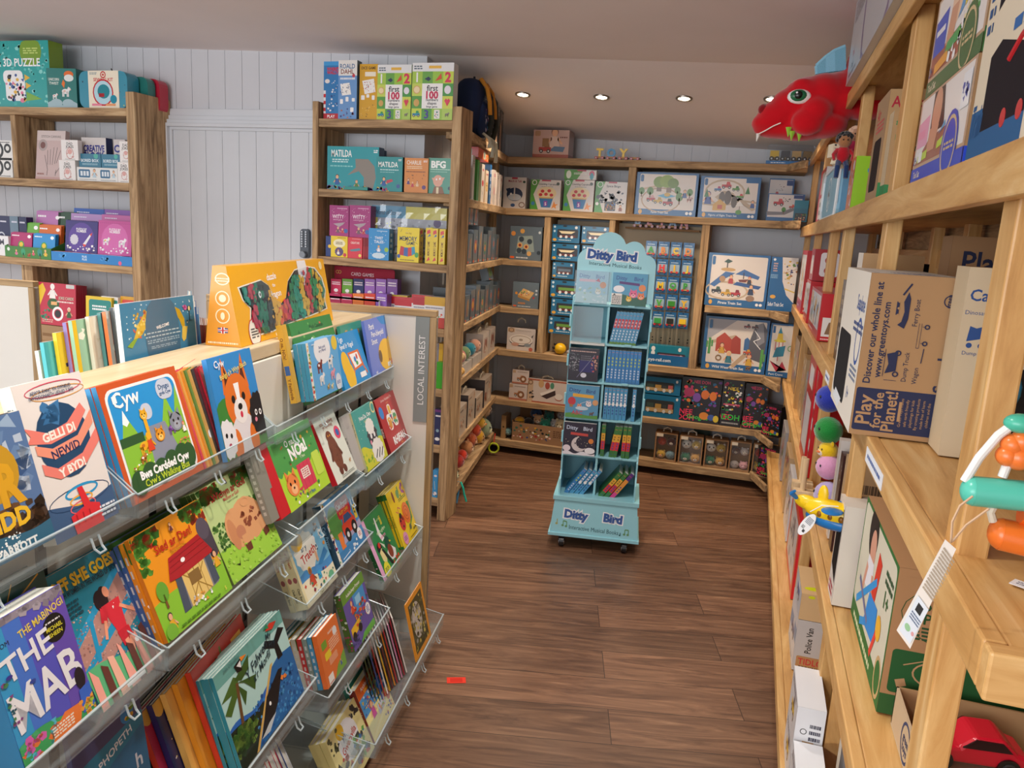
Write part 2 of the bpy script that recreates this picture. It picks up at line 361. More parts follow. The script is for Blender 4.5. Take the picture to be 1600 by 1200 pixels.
                s.poly([(cx-.12*z,cy-z*q),(cx+.12*z,cy-z*q),(cx+.08*z,cy),(cx-.08*z,cy)], '7a5230'); s.ell(cx,cy+.2*z*q,.6*z,.7*z,a[3])
            elif k == 'x':   # lines of fine print
                x0,y0,x1,y1,n = F(0),F(1),F(2),F(3),int(F(4)); r = random.Random(n+int(x0*97))
                for i in range(n):
                    y = y1-(y1-y0)*(i+0.5)/n; hh = (y1-y0)/n*0.28; x = x0
                    while x < x1-0.01:
                        ww = r.uniform(0.02,0.07); s.poly([(x,y-hh),(min(x+ww,x1),y-hh),(min(x+ww,x1),y+hh),(x,y+hh)], a[5]); x += ww+0.012
def prod(name, label, cat, w, dd, h, loc, rz=0.0, tilt=0.0, front='', left='', right='', top='', col='888', mat='gloss', group=None, pages=False, art=None, roll=0.0, sidecol=None, parent=None):
    """box-shaped article; loc = its bottom front left corner, front faces local -y"""
    mb = MB(); sc = sidecol or col
    if pages:
        t = min(0.0022, dd*0.2)
        mb.box((0,0,0),(w,t,h),col,mat); mb.box((0,dd-t,0),(w,dd,h),col,mat); mb.box((0,t,0),(t,dd-t,h),sc,mat)
    else:
        v = [(0,0,0),(w,0,0),(w,dd,0),(0,dd,0),(0,0,h),(w,0,h),(w,dd,h),(0,dd,h)]
        mb.raw(v, [(0,3,2,1),(4,5,6,7),(1,2,6,5),(2,3,7,6),(3,0,4,7)], sc, mat); mb.raw(v, [(0,1,5,4)], col, mat)
    if front: Art(mb,(0,0,0),(1,0,0),(0,0,1),w,h,art or mat).run(front)
    if left: Art(mb,(0,dd,0),(0,-1,0),(0,0,1),dd,h,art or mat).run(left)
    if right: Art(mb,(w,0,0),(0,1,0),(0,0,1),dd,h,art or mat).run(right)
    if top: Art(mb,(0,0,h),(1,0,0),(0,1,0),w,dd,art or mat).run(top)
    o = mb.build(name, parent)
    o.location = loc
    o.rotation_euler = (Matrix.Rotation(rz,3,'Z') @ Matrix.Rotation(-tilt,3,'X') @ Matrix.Rotation(roll,3,'Y')).to_euler()
    if pages:
        pm = MB(); pm.box((t,t,0.002),(w-0.002,dd-t,h-0.002),'f1ece0','paper'); pm.build('pages', o)
    if parent is None: tag(o, label, cat, group)
    return o
# ================================================================== the room
def struct(o): o['kind'] = 'structure'; return o
CEIL = lambda x, y: (2.505 - 0.035*(x+1.8)) - (0.155*(y-4.05) if y > 4.05 else 0)
struct(MB().box((-6.5,-2.6,-0.06),(1.6,6.0,0),'fff','laminate').build('floor'))
cb = MB()
for y0, y1 in ((-2.6,4.05),(4.05,6.0)):
    p = [(-6.5,y0),(1.6,y0),(1.6,y1),(-6.5,y1)]
    lo = [(x,y,CEIL(x,y)) for x,y in p]; hi = [(x,y,CEIL(x,y)+0.06) for x,y in p]
    cb.raw(lo+hi, [(0,3,2,1) if False else (0,1,2,3)[::-1],(4,5,6,7),(0,1,5,4),(1,2,6,5),(2,3,7,6),(3,0,4,7)], 'fff', 'ceiling_paint')
struct(cb.build('ceiling'))
def boarded(name, a, b, nrm, zt, mat='wall_paint', holes=None, pitch=0.118, z0=0):
    """wall of vertical boards with grooves, from a to b (xy), facing nrm"""
    a = Vector((a[0],a[1],0)); b = Vector((b[0],b[1],0)); u = (b-a).normalized(); Lh = (b-a).length; n = Vector((nrm[0],nrm[1],0)).normalized()
    mb = MB(); T = Matrix.Translation(a) @ Matrix((u,n,(0,0,1))).transposed().to_4x4()
    mb.box((0,-0.08,z0),(Lh,-0.004,zt),'fff',mat,T=T); x = 0
    while x < Lh-0.01:
        x1 = min(x+pitch-0.0035, Lh); segs = [(z0,zt)]
        if holes:
            for hx0,hx1,hz in holes:
                if x1 > hx0 and x < hx1: segs = [(hz,zt)]
        for q0,q1 in segs: mb.box((x,-0.004,q0),(x1,0,q1),'fff',mat,T=T)
        x += pitch
    return struct(mb.build(name))
boarded('wall_north', (0.8,5.5), (-1.95,5.5), (0,-1), 2.6, 'wall_paint')
boarded('wall_west', (-1.82,4.07), (-6.5,4.07), (0,-1), 3.0)
boarded('wall_bay', (-1.822,4.10), (-1.822,5.55), (1,0), 2.6, 'wall_paint')
struct(MB().box((0.72,-0.6,0),(0.8,5.5,2.6),'fff','wall_paint').build('wall_east'))
struct(MB().box((-1.80,5.485,0),(0.2,5.499,0.085),'fff','wall_paint').build('baseboard_north'))
# door with a moulded frame and a push-button lock
DX0, DX1, DZ = -3.478, -2.47, 2.09
dm = MB(); dm.box((DX0,4.052,0.01),(DX1,4.066,DZ),'fff','door_paint')
x = DX0
while x < DX1-0.02:
    dm.box((x,4.048,0.01),(min(x+0.1145,DX1),4.053,DZ),'fff','door_paint'); x += 0.118
door = struct(dm.build('door_1'))
LX = -2.545; lk = MB(); lk.rbox((LX-.028,4.02,1.375),(LX+.028,4.048,1.545),0.02,'5c6066','metal',ax=1)
for r in range(7):
    for c in range(2): lk.cyl((LX-.013+c*0.026,4.021,1.528-r*0.014),(LX-.013+c*0.026,4.013,1.528-r*0.014),0.005,'c8cbd0','metal',8)
lk.cyl((LX,4.02,1.397),(LX,3.995,1.397),0.019,'8a8e94','metal',18)
tag(lk.build('door_lock', door, smooth=True), 'grey push-button code lock')
tm = MB()
ST_ = ((0.125,0.018),(0.085,0.030),(0.06,0.046),(0.038,0.058),(0.018,0.036),(0.0,0))
for (w, t), (w2, _) in zip(ST_, ST_[1:]):
    tm.box((DX0-w,4.07-t,0),(DX0-w2,4.066,DZ+w2),'fff','door_paint'); tm.box((DX0-w,4.07-t,DZ+w2),(DX1+w,4.066,DZ+w),'fff','door_paint'); tm.box((DX1+w2,4.07-t,0),(DX1+w,4.066,DZ+w2),'fff','door_paint')
struct(tm.build('trim_1', bevel=0.002))
# ------------------------------------------------------------------ recessed ceiling spots of the bay
def downlight(x, y, e, label, spot=1.9):
    z = CEIL(x,y); t = thing('downlight', label, 'ceiling light', (x,y,z), group='recessed spots in the ceiling')
    if y > 4.05: t.rotation_euler = (math.atan(-0.155),0,0)
    MB().torus((0,0,-0.003),0.040,0.007,(0,0,1),'9a9288','metal',24).build('rim', t, smooth=True)
    MB().cyl((0,0,-0.001),(0,0,-0.004),0.030,'fff','lamp_glow',24).build('bulb', t)
    l = lamp('SPOT', (x,y,z-0.02), e, WARM, 0.03, spot, 0.7, (x,y-0.02,0), 'downlight_beam')
    return t
for i, (px, py) in enumerate(((817,147),(940,151),(1069,153),(1207,154))):
    # intersect the ray with the sloping ceiling
    d = ray(px,py); lo, hi = 0.5, 8
    for _ in range(40):
        mid = (lo+hi)/2; p = CAM+d*mid
        if p.z < CEIL(p.x,p.y): lo = mid
        else: hi = mid
    downlight(p.x, p.y, 30, ['leftmost of the four lit ceiling spots, above the left rustic shelves','second lit ceiling spot from the left','third lit ceiling spot from the left','lit ceiling spot just beside the snout of the red plush dragon'][i])
for (x, y, e) in ((-0.65,2.8,48),(-0.75,1.7,48),(-0.7,0.7,55),(-2.7,2.7,95),(-4.3,2.6,95)):
    z = CEIL(x,y); l = lamp('SPOT', (x,y,z-0.03), e, NEUT, 0.05, 2.0, 0.9, (x,y,0), 'shop_ceiling_spot')
# ================================================================== rustic shelving
def board(parent, a, b, mat, name='shelf', bev=0.003):
    o = MB().box(a, b, 'fff', mat).build(name, parent, bevel=bev); return o
def skew(parent, p0, p1, depth, z0, z1, mat, name='shelf', side=1):
    """board whose front edge runs p0->p1 and which reaches `depth` to its left"""
    p0 = Vector((p0[0],p0[1],0)); p1 = Vector((p1[0],p1[1],0)); u = (p1-p0).normalized(); n = Vector((-u.y,u.x,0))*side*depth
    q = [p0,p1,p1+n,p0+n]; vs = [v+Vector((0,0,z0)) for v in q]+[v+Vector((0,0,z1)) for v in q]
    mb = MB(); mb.raw(vs, [(0,3,2,1),(4,5,6,7),(0,1,5,4),(1,2,6,5),(2,3,7,6),(3,0,4,7)], 'fff', mat); return mb.build(name, parent, bevel=0.003)
FY = 3.767
LU = thing('shelving_unit','tall rustic reclaimed-wood shelves left of the white panelled door, against the wall','shelf', (-4.5,4.0,0))
def under(t, o): o.location = Vector(o.location)-t.location; return o
def bd(t, a, b, mat, name): return under(t, board(t, a, b, mat, name))
bd(LU, (-3.565,FY,0),(-3.505,4.06,2.262),'rustic_z','post')
LZ = [2.172,1.752,1.262,0.74,0.4,0.12]
for z in LZ: bd(LU, (-5.6,FY,z-0.045),(-3.565,4.06,z),'rustic_x','shelf')
bd(LU, (-4.455,FY+.01,1.752),(-4.415,4.06,2.127),'rustic_z','divider'); bd(LU, (-4.47,FY+.03,0.74),(-4.38,4.06,1.217),'rustic_z','divider')
bd(LU, (-5.66,FY,0),(-5.6,4.06,2.262),'rustic_z','post')
MU = thing('shelving_unit','tall rustic shelves between the door and the bay, filled with boxed games and cards','shelf', (-1.9,3.9,0))
bd(MU, (-2.338,FY,0),(-2.302,4.045,2.217),'rustic_z','post'); bd(MU, (-1.537,FY,0),(-1.487,3.93,2.197),'rustic_z','post')
MZ = [2.13,1.768,1.407,1.068,0.742,0.427,0.121]
for z in MZ: bd(MU, (-2.302,FY+0.004,z-0.042),(-1.537,4.03,z),'rustic_x','shelf')
BU = thing('shelving_unit','long rustic shelves lining the far wall and the left side of the bay','shelf', (-0.8,5.3,0))
BY = 5.2; BX0, BX1 = -1.80, 0.13
TOPZ = 2.10; S2 = 1.756; S3 = 1.194; S4 = 0.765; S5 = 0.40; S6 = 0.10
def bb(x0,x1,z,t=0.045,y=BY): return bd(BU, (x0,y,z-t),(x1,5.49,z),'rustic_x','shelf')
bb(BX0,0.235,TOPZ); bb(BX0,0.235,S2); bb(-0.29,0.235,S3); bb(BX0,0.235,S4); bb(BX0,0.235,S5,0.04); bb(BX0,0.235,S6,0.05)
bb(BX0,-1.415,1.405,0.04); bb(BX0,-1.415,1.07,0.04)
for x0, x1, z0, z1 in ((-0.865,-0.815,S2,TOPZ-.045),(-1.415,-1.370,S4,S2-.045),(-0.965,-0.925,1.19,S2-.045),(-0.36,-0.31,S4,S2-.045),(-0.735,-0.69,S6,S5-.04)):
    bd(BU, (x0,BY+.006,z0),(x1,5.48,z1),'rustic_z','divider')
RZ = [(2.10,.045),(1.756,.045),(1.405,.04),(1.08,.04),(0.775,.04),(0.42,.04),(0.145,.045)]
for z, t in RZ: under(BU, skew(BU, (-1.487,3.90),(-1.70,5.215),-0.12 if False else 0.13, z-t, z, 'rustic_y'))
for z, t in ((2.10,.045),(1.756,.045),(S3,.045),(S4,.045),(S5,.04),(0.12,.045)):
    under(BU, skew(BU, (0.13,5.21),(0.225,4.93),-0.3 if False else 0.02, z-t, z, 'rustic_y', side=-1))
bd(BU, (-1.80,5.16,0),(-1.76,5.2,2.055),'rustic_z','post')
# ================================================================== pine shelving on the right
PU = thing('shelving_unit','long pale pine toy shelves running along the right side of the aisle','shelf', (0.45,3,0))
PX = 0.245
def pb(a,b,mat,name): return bd(PU, a, b, mat, name)
for z0, z1, y0 in ((2.10,2.15,-0.3),(1.665,1.725,-0.3),(1.195,1.245,0.78),(0.715,0.76,-0.3),(0.26,0.30,-0.3)):
    x = 0.20 if z1 < 0.5 else PX
    pb((x,y0,z0),(x+0.022,5.3,z1),'pine_y','shelf_lip'); pb((x+0.022,y0,z1-0.02),(0.70,5.3,z1-0.002),'pine_y','shelf')
pb((PX,0.755,1.195),(0.6,0.779,1.245),'pine_x','shelf_lip')
for y in (0.10,1.012,1.96,2.86,3.38,4.28,5.22):
    x0 = 0.272; pb((x0,y,0.0),(x0+0.035,y+0.06,2.13),'pine_z','post'); pb((0.64,y,0.0),(0.68,y+0.06,2.13),'pine_z','post')
pb((0.70,-0.3,0),(0.715,5.3,2.15),'rustic_y','back_panel')
for z in (1.55,2.0,1.05,0.55): pb((0.665,-0.3,z),(0.685,5.3,z+0.07),'pine_y','rail')
# ================================================================== the book gondola
GRZ = math.radians(98.26)
GT = Matrix((GU, GN, (0,0,1))).transposed().to_4x4()      # (s, d, z) -> world
G = thing('book_display_stand','long cream book gondola with an oak-framed end panel reading LOCAL INTEREST','display stand', (0,0,0), (0,0,GRZ-PI/2))
def gbox(name, a, b, mat, bev=0.002, par=G): # a,b as (s,d,z) -> local frame of G: x=-? local y=s, x=d
    return MB().box((min(a[1],b[1]),min(a[0],b[0]),a[2]),(max(a[1],b[1]),max(a[0],b[0]),b[2]),'fff',mat).build(name, par, bevel=bev)
gbox('back_panel',(0.2,-0.985,0.06),(2.69,-0.935,1.235),'cream_panel')
gbox('ledge',(0.2,-1.082,1.238),(2.69,-0.94,1.275),'ledge_wood',0.004); gbox('ledge',(1.95,-1.33,1.238),(2.69,-1.084,1.275),'ledge_wood',0.004)
gbox('trough_floor',(0.2,-1.29,1.12),(1.95,-1.0,1.14),'ledge_wood')
gbox('base',(0.2,-1.3,0.0),(2.69,-0.80,0.08),'cream_panel')
gbox('rear_panel',(0.2,-1.33,0.06),(1.95,-1.29,1.14),'cream_panel'); gbox('rear_panel',(1.95,-1.33,0.06),(2.69,-1.29,1.235),'cream_panel')
def endpanel(par, s, d0, d1, zt):
    o = [gbox('panel',(s+.006,d0,0.02),(s+.026,d1,zt-0.02),'cream_panel',0.001,par),
      gbox('frame_top',(s,d0,zt-0.024),(s+0.032,d1,zt),'oak_x',0.002,par),
      gbox('frame_side',(s,d1-0.024,0),(s+0.032,d1,zt-0.0245),'oak_z',0.002,par), gbox('frame_side',(s,d0,0),(s+0.032,d0+0.024,zt-0.0245),'oak_z',0.002,par)]
    return o
endpanel(G, 2.70, -1.60, -0.700, 1.302)
sg = MB(); sg.box((-0.776,2.6985,0.885),(-0.724,2.7055,1.277),'8f9695','card')
a_ = Art(sg,(-0.776,2.6984,0.885),(1,0,0),(0,0,1),0.052,0.392,'card'); a_.k = 2
a_.text('LOCAL INTEREST',0.5,0.5,0.467,'f4f5f4',PI/2,.86,0)
tag(sg.build('sign_strip',G),'grey strip lettered LOCAL INTEREST')
vs_, fs_, w_ = glyphs('LOCAL INTEREST',0,0)
for s in (0.62,1.06,1.36,1.73,2.10,2.35,2.56):
    rm = MB(); rm.box((-0.936,s-0.011,0.1),(-0.933,s+0.011,1.2),'6d6a66','metal')
    z = 0.12
    while z < 1.19: rm.box((-0.9335,s-0.006,z),(-0.9325,s+0.006,z+0.016),'1c1c1c','card'); z += 0.034
    rm.build('slotted_rail', G)
G2 = thing('book_display_stand','second oak-framed cream end panel at the left edge, behind the fanned books','display stand', (0,0,0), (0,0,GRZ-PI/2))
endpanel(G2, 2.69, -3.2, -2.325, 1.302)
# ---- clear acrylic trays
TRAYGRP = {1:'clear trays of the top row',2:'clear trays of the second row',3:'clear trays of the third row',4:'clear trays of the lower rows'}
TR = []
def tray(s0, s1, z, df, label, lip=0.042, back=0.11):
    """z = top of the front lip"""
    t = thing('acrylic_tray', label, 'acrylic tray', gp(s0,-0.93,z-lip), (0,0,GRZ))
    D = -(df+0.93)   # local y of the lip (negative = towards the aisle)
    w = s1-s0; th = 0.003
    mb = MB(); mb.box((0,D,-0.003),(w,0,0.0),'fff','acrylic'); mb.build('shelf_plate', t)
    mb = MB(); mb.box((0,D-0.006,-0.003),(w,D-0.003,lip),'fff','acrylic'); mb.build('front_lip', t)
    mb = MB(); mb.box((0,D-0.007,lip),(w,D-0.002,lip+0.002),'fff','acrylic_edge'); mb.build('lip_edge', t)
    for x in (0, w-th):
        mb = MB(); q = [(x,D-0.003,-0.003),(x,0,-0.003),(x,0,back),(x,D-0.003,lip)]; mb.raw([Vector(p) for p in q]+[Vector(p)+Vector((th,0,0)) for p in q],[(0,1,2,3)[::-1],(4,5,6,7),(0,1,5,4),(1,2,6,5),(2,3,7,6),(3,0,4,7)],'fff','acrylic'); mb.build('side_panel', t)
        mb = MB(); mb.tube([(x+th/2,D-0.003,lip),(x+th/2,0,back)],0.0014,'fff','acrylic_edge',6); mb.build('side_edge', t)
    n = max(1, round(w/0.2))
    for i in range(n):
        x = w*(i+0.5)/n; mb = MB()
        mb.tube([(x-0.009,D-0.004,0.004),(x-0.009,D-0.010,-0.014),(x-0.007,D-0.018,-0.021),(x+0.007,D-0.018,-0.021),(x+0.009,D-0.010,-0.014),(x+0.009,D-0.004,0.004)],0.0022,'fff','acrylic_edge',6)
        mb.build('clip', t)
    return t
for a in ((0.55,1.182,1.105,-.85,'clear acrylic tray at the left end of the top row, under the globe book'),
          (1.192,1.72,1.10,-.85,'clear acrylic tray under the square orange-bordered animal parade book'),
          (1.735,2.67,1.092,-.85,'long clear acrylic tray of the top row, empty at its left end, beside LOCAL INTEREST'),
          (0.55,1.14,0.835,-.775,'clear acrylic tray under the purple and teal paperbacks, lower left'),
          (1.152,1.69,0.832,-.775,'clear acrylic tray under the orange barn book'),
          (1.70,2.17,0.845,-.775,'clear acrylic tray under the green tree book with a pink door'),
          (2.18,2.67,0.832,-.775,'clear acrylic tray under the teal sheep book and the red trainers book'),
          (0.55,1.15,0.49,-.71,'clear acrylic tray at the bottom left corner, mostly cut off by the frame'),
          (1.20,1.66,0.475,-.71,'clear acrylic tray under the teal whale picture book'),
          (1.70,2.20,0.645,-.755,'clear acrylic tray under the beach book and the red car book'),
          (2.22,2.67,0.485,-.72,'clear acrylic tray under the green bird book and the yellow minibeast book'),
          (1.69,2.19,0.40,-.69,'clear acrylic tray under the orange back-cover book and the green building-site book'),
          (1.25,1.86,0.15,-.65,'lowest clear acrylic tray at the bottom edge of the picture'),
          (1.88,2.67,0.14,-.625,'lowest clear acrylic tray at the far end, holding thin magazines')):
    TR.append(tray(*a))
# ---- books facing the aisle
R_ = random.Random(7)
def gb(name, label, bl, br, tl, d, th, spec, spine='', col='888', sidecol=None, n=0, clabel=None, cgroup=None, ccols=None, cat='book', zmin=None, gap=0.001, cspec=True, top=''):
    s0, z0 = ond(*bl, d); s1, _ = ond(*br, d)
    r = ray(*tl); p = CAM + r*(s0/r.dot(GU)); d2, z2 = p.dot(GN), p.z
    h = math.hypot(d2-d, z2-z0); ti = math.atan2(d-d2, z2-z0); ti = min(max(ti, 0.12), 0.42)
    if zmin: h -= 0; z0 = zmin
    base = gp(s0, d, z0)
    o = prod(name, label, cat, s1-s0, th, h, base, GRZ, ti, spec, spine, '', top, col, 'gloss', None, True, sidecol=sidecol)
    Rm = Matrix.Rotation(GRZ,3,'Z') @ Matrix.Rotation(-ti,3,'X')
    for k in range(n):
        c = ccols[k % len(ccols)] if ccols else (sidecol or col)
        dx = R_.uniform(-.004,.004)
        if not ccols:
            q = copy_tree(o); q.location = Vector(base) + Rm @ Vector((dx,(th+gap)*(k+1),0)); q['label'] = clabel or label; q['category'] = cat
            if cgroup or n > 1: q['group'] = cgroup or label
        else:
            q = prod(name, clabel, cat, s1-s0, th, h*R_.uniform(.95,1.02), Vector(base)+Rm @ Vector((dx-.002*k,(th+gap)*(k+1),0)), GRZ, ti, 'bg %s;H .8 .05 7 3d6a2c;s %d 14 .05 .05 .95 .7 .05 fff,e8c05a,4a7a3a'%(c,k), 'bg %s;x .3 .1 .7 .9 6 ddd'%c, '', '', c, 'gloss', cgroup, True)
    return o
BK = 'paperback'
# row 1
gb('paperback','thick dark book with large gold lettering at the left edge, top row',(-40,905),(88,855),(-110,680),-.86,.022,
 'bg 5a7aa8;s 3 60 0 .45 1 1 .12 9ab4d0,b8c8da,3a5a88,6a8ab4;e .5 .62 .3 .3 c99a2a;e .5 .68 .1 .16 a8c0dc;r 0 .0 1 .22 2a2420;s 4 40 0 .1 1 .35 .08 4a3a30,2a2018,6a4a30;T OUR .3 .52 .3 e0a828 0 1;T KIDD .5 .27 .13 f0c030 0 .98;h .16 .02 1 356a86;s 9 60 0 .08 .6 .17 .015 d8f0f4,fff;T EN.PARROTT .45 .06 .06 eef4f4 0 .9','bg 22252c','3a4450')
gb('paperback','white paperback with a blue globe wrapped in coral ribbons, top row',(89,852),(186,805),(16,605),-.86,.024,
 'bg e9e4e0;r 0 0 1 .13 3f5f86;h .2 .03 .7 3f5f86 2.2;o .5 .22 .47 .12 .012 1d3f66;o .54 .25 .26 .08 .03 2a9ad0;o .5 .2 .18 .06 .02 f0b040;o .5 .155 .2 .07 .015 e86a70;o .55 .93 .42 .08 .012 d8506a;o .6 .9 .4 .07 .01 e8a850;e .5 .6 .39 .42 234a6e;s 5 7 .3 .7 .6 .86 .12 3f7aae,356ea0;p ee8478 -.0 .74 .06 .68 0 .64 .3 .6 .7 .63 .92 .74 .86 .8 .6 .70 .3 .67;p f19a80 .08 .56 .3 .5 .7 .53 .98 .65 .99 .74 .7 .60 .3 .57 .08 .62;p ee8478 .1 .43 .3 .37 .7 .40 1 .52 1 .61 .7 .48 .3 .44 .1 .5;T GELLI_DI .45 .655 .055 fbf3e8 4 .5;t NEWID .48 .54 .055 2d3560 5;T Y_BYD! .5 .415 .055 fbf3e8 6;t AEWYR_IFANC_YN_GWNEUD .5 .93 .022 3a4a6a 0 .6;t GWYDDONIAETH_LEDLED_Y_BYD .5 .9 .022 3a4a6a 0 .66;p e03038 .47 .28 .55 .28 .6 .16 .74 .13 .74 0 .3 0 .28 .12 .5 .15;l .36 .05 .36 .12 .02 b02028;l .46 .05 .46 .12 .02 b02028;l .56 .05 .56 .12 .02 b02028;x .72 .03 .97 .11 3 e8eef6',
 'bg e4dccf;t GELLI_DI! .5 .75 .45 3f5f6a 90','e9e4e0')
gb('board_book','square orange-bordered book with cartoon animals walking a grey road',(207,792),(319,740),(149,605),-.86,.010,
 'bg cf5a2a;b .05 .05 .95 .95 .09 f4f4f4;b .075 .075 .925 .925 .08 2b98dc;p 8cc63e .08 .45 .2 .74 .32 .5 .45 .45;p fff .16 .65 .2 .76 .24 .65 .2 .62;p 8cc63e .6 .5 .75 .78 .83 .5;p 8cc63e .78 .5 .92 .84 .925 .3;r .075 .2 .925 .5 8cc63e;p 8d93a5 .38 .12 .8 .12 .66 .56 .42 .56;r .075 .46 .36 .54 2f5a32;b .4 .62 .54 .76 .06 c9d2e2;b .66 .74 .88 .92 .08 c9d2e2;t Cyw .28 .85 .13 fff 0;r .12 .83 .17 .89 fff;t Dysgu .77 .855 .045 2b5a8a;t gyda_Cyw .77 .80 .03 2b5a8a;a .33 .42 .1 f0b429 c8702a;r .4 .46 .44 .64 f0b429;f .42 .67 .045 f0b429 f6d070;m .4 .42 .07 e04a28 f0b429 f0b429;f .55 .46 .06 e89a28 f8d070;a .72 .48 .07 7a4a9a 9a6aba;f .8 .52 .09 8c92a0 a8aeba;a .27 .33 .06 c07a3a fff;m .88 .44 .04 fff e04a28;s 6 26 .1 .22 .38 .3 .012 e8e040,e05a70,fff;s 8 20 .76 .26 .92 .36 .012 e05a70,f0a040;e .15 .15 .1 .1 2f5a32;e .3 .18 .1 .1 2f5a32;e .45 .17 .1 .1 2f5a32;e .6 .2 .1 .1 2f5a32;e .75 .22 .1 .1 2f5a32;e .85 .2 .08 .1 2f5a32;r .12 .08 .88 .2 2f5a32;T Bws_Cerdded_Cyw .5 .2 .07 fff 0 .66;t Cyw\'s_Walking_Bus .5 .125 .06 c8dc3c 0 .6',
 'bg 3a9ad8','cf5a2a','cf5a2a', 4, 'blue-edged square book in the pile behind the animal parade book','square books piled behind the animal parade book')
for k, (c, t) in enumerate((('d83a5a','pink'),('f0b050','amber'),('e89a30','orange'),('5a8a3a','green'),('e6b060','tan'),('3a3a3a','black'),('8a1a30','dark red'),('d8203a','bright red'))):
    x = 287+5.6*k; yy = 737-2.2*k
    s0, z0 = ond(x+34, yy, -.865)
    prod('picture_book', t+'-spined thin picture book, '+('first','second','third','fourth','fifth','sixth','seventh','eighth')[k]+' to the right of the animal parade book','book', .17, .006 if k < 5 else .011, .215, gp(s0+.004,-.868-.001*k,z0+.004), GRZ+.30, .27, 'bg %s;s %d 10 .05 .05 .95 .95 .06 fff,ffd040'%(c,k), 'bg '+c, '', '', c, 'gloss', None, True)
gb('picture_book','blue book with an orange and white dog between a white lamb and a black lamb',(356,722),(419,682),(322,562),-.86,.012,
 'bg 2f8fd8;h .42 .05 1.5 3f8a3a;e .2 .38 .28 .26 3f8a3a;p e8782a .2 .62 .27 .98 .45 .66;p e8782a .8 .62 .73 .98 .55 .66;p 5a2a20 .26 .68 .3 .9 .4 .68;p 5a2a20 .74 .68 .7 .9 .6 .68;e .5 .52 .3 .34 e8782a;e .5 .16 .3 .28 e8e4e8;e .3 .1 .1 .2 e8782a;e .7 .1 .1 .2 e8782a;e .5 .42 .15 .16 f6f2f0;p fff .44 .7 .56 .7 .53 .48 .47 .48;e .38 .55 .04 .05 1a1a1a;e .62 .55 .04 .05 1a1a1a;e .5 .46 .05 .04 1a1a1a;e .5 .38 .03 .04 d83050;j .1 .2 .18 .22 f0f0f4;e .08 .24 .025 .03 111;e .18 .22 .025 .03 111;e .12 .14 .03 .02 b04060;j .9 .32 .2 .26 1c1c20;e .83 .34 .03 .04 fff;e .93 .33 .03 .04 fff;e .83 .34 .015 .02 111;e .93 .33 .015 .02 111;e .8 .27 .03 .03 e88aa0;t Cyw .22 .93 .07 fff;t Bolgi_a\'r_Wyn_Bach .5 .83 .05 f4e070 8 .8',
 'bg 2f8fd8','2f8fd8')
gb('board_book','small green book with a tree and white title behind the farmyard book, top row',(485,632),(545,600),(450,506),-.885,.02,
 'bg 4f9a52;H .35 .03 9 3f8a44;s 11 16 .1 .5 .9 .95 .03 7ab860,d86a40,2a6a34;t Jack_Canutten .6 .9 .05 1f3a24 0 .5;t O_na, .5 .72 .1 fff;T NOa! .5 .56 .2 fff','bg 3b7d41;t O_na,_NOa! .5 .7 .5 fff -90;r .1 .36 .9 .48 3a6ab0;t Y_Parc .5 .2 .5 f0e060 -90','4f9a52')
gb('board_book','small yellow-spined copy at the left of the green tree book, top row',(464,630),(470,627),(440,508),-.89,.018,'bg e3b13a','bg e3b13a;t O_na,_NOa! .5 .7 .5 7a3a1a -90;r .1 .36 .9 .48 3a6ab0;t Y_Feithrinfa .5 .18 .5 7a3a1a -90','e3b13a')
gb('board_book','pale blue farmyard book with cows, sheep and a pink pig, top row',(491,627),(536,614),(477,537),-.855,.012,
 'bg 6ab4ea;r 0 0 .07 1 f4f0e0;s 12 26 .0 .0 .07 1 .03 d83a3a,5ab04a,e0c040;e .48 .82 .27 .2 f4f6fa;t Beth_sydd .48 .86 .05 3a4a8a;t ar_y_Fferm? .48 .8 .05 3a4a8a;e .9 .86 .1 .1 f0d040;a .32 .55 .13 8a3a2a fff;a .68 .56 .13 f4f4f4 3a2a2a;a .33 .32 .12 f6f6f6 ddd;a .7 .33 .11 f0a8b8 e88aa0;a .5 .14 .06 c8a040 fff;a .62 .12 .06 f0e0a0 fff;e .86 .14 .1 .12 dfe8f4;x .8 .1 .92 .17 3 4a6ab0;t usborne .2 .95 .03 fff',
 'bg 3f9ac0','6ab4ea',None,2,'pale blue farmyard book behind the front copy, top row','farmyard books behind the front copy')
gb('board_book','blue book with a toy easel behind the farmyard book, top row',(540,610),(580,598),(515,527),-.862,.01,
 'bg 2a93d4;t I_go .3 .9 .1 fff;t fynd_i\'r_Ysgol .45 .76 .09 fff 0 .8;p e8702a .4 .62 .8 .62 .86 .3 .5 .26;p fafafa .45 .58 .75 .58 .8 .34 .53 .3;l .5 .3 .4 .1 .03 e8702a;l .82 .32 .92 .12 .03 e8702a;e .26 .4 .14 .2 f0c030;e .3 .2 .16 .2 f0c030;e .6 .46 .04 .04 3a8ad0;e .68 .5 .03 .04 d04040;e .64 .38 .04 .03 40a050;r .64 .08 .86 .18 f4f4f4','bg 2a93d4','2a93d4')
gb('board_book','teal-green book tucked behind the blue easel book, top row',(548,606),(580,596),(530,510),-.885,.01,
 'bg 3f9a86;t Chwilio_am .5 .86 .1 e8a050 0 .8;t Smot .35 .7 .11 e05a40;t yn_y_Nyth .65 .6 .06 e8f0e8;e .5 .35 .16 .24 e8b070;e .6 .15 .2 .2 2f7a5a;y .8 .2 .12 2f7a5a','bg 3f9a86','3f9a86')
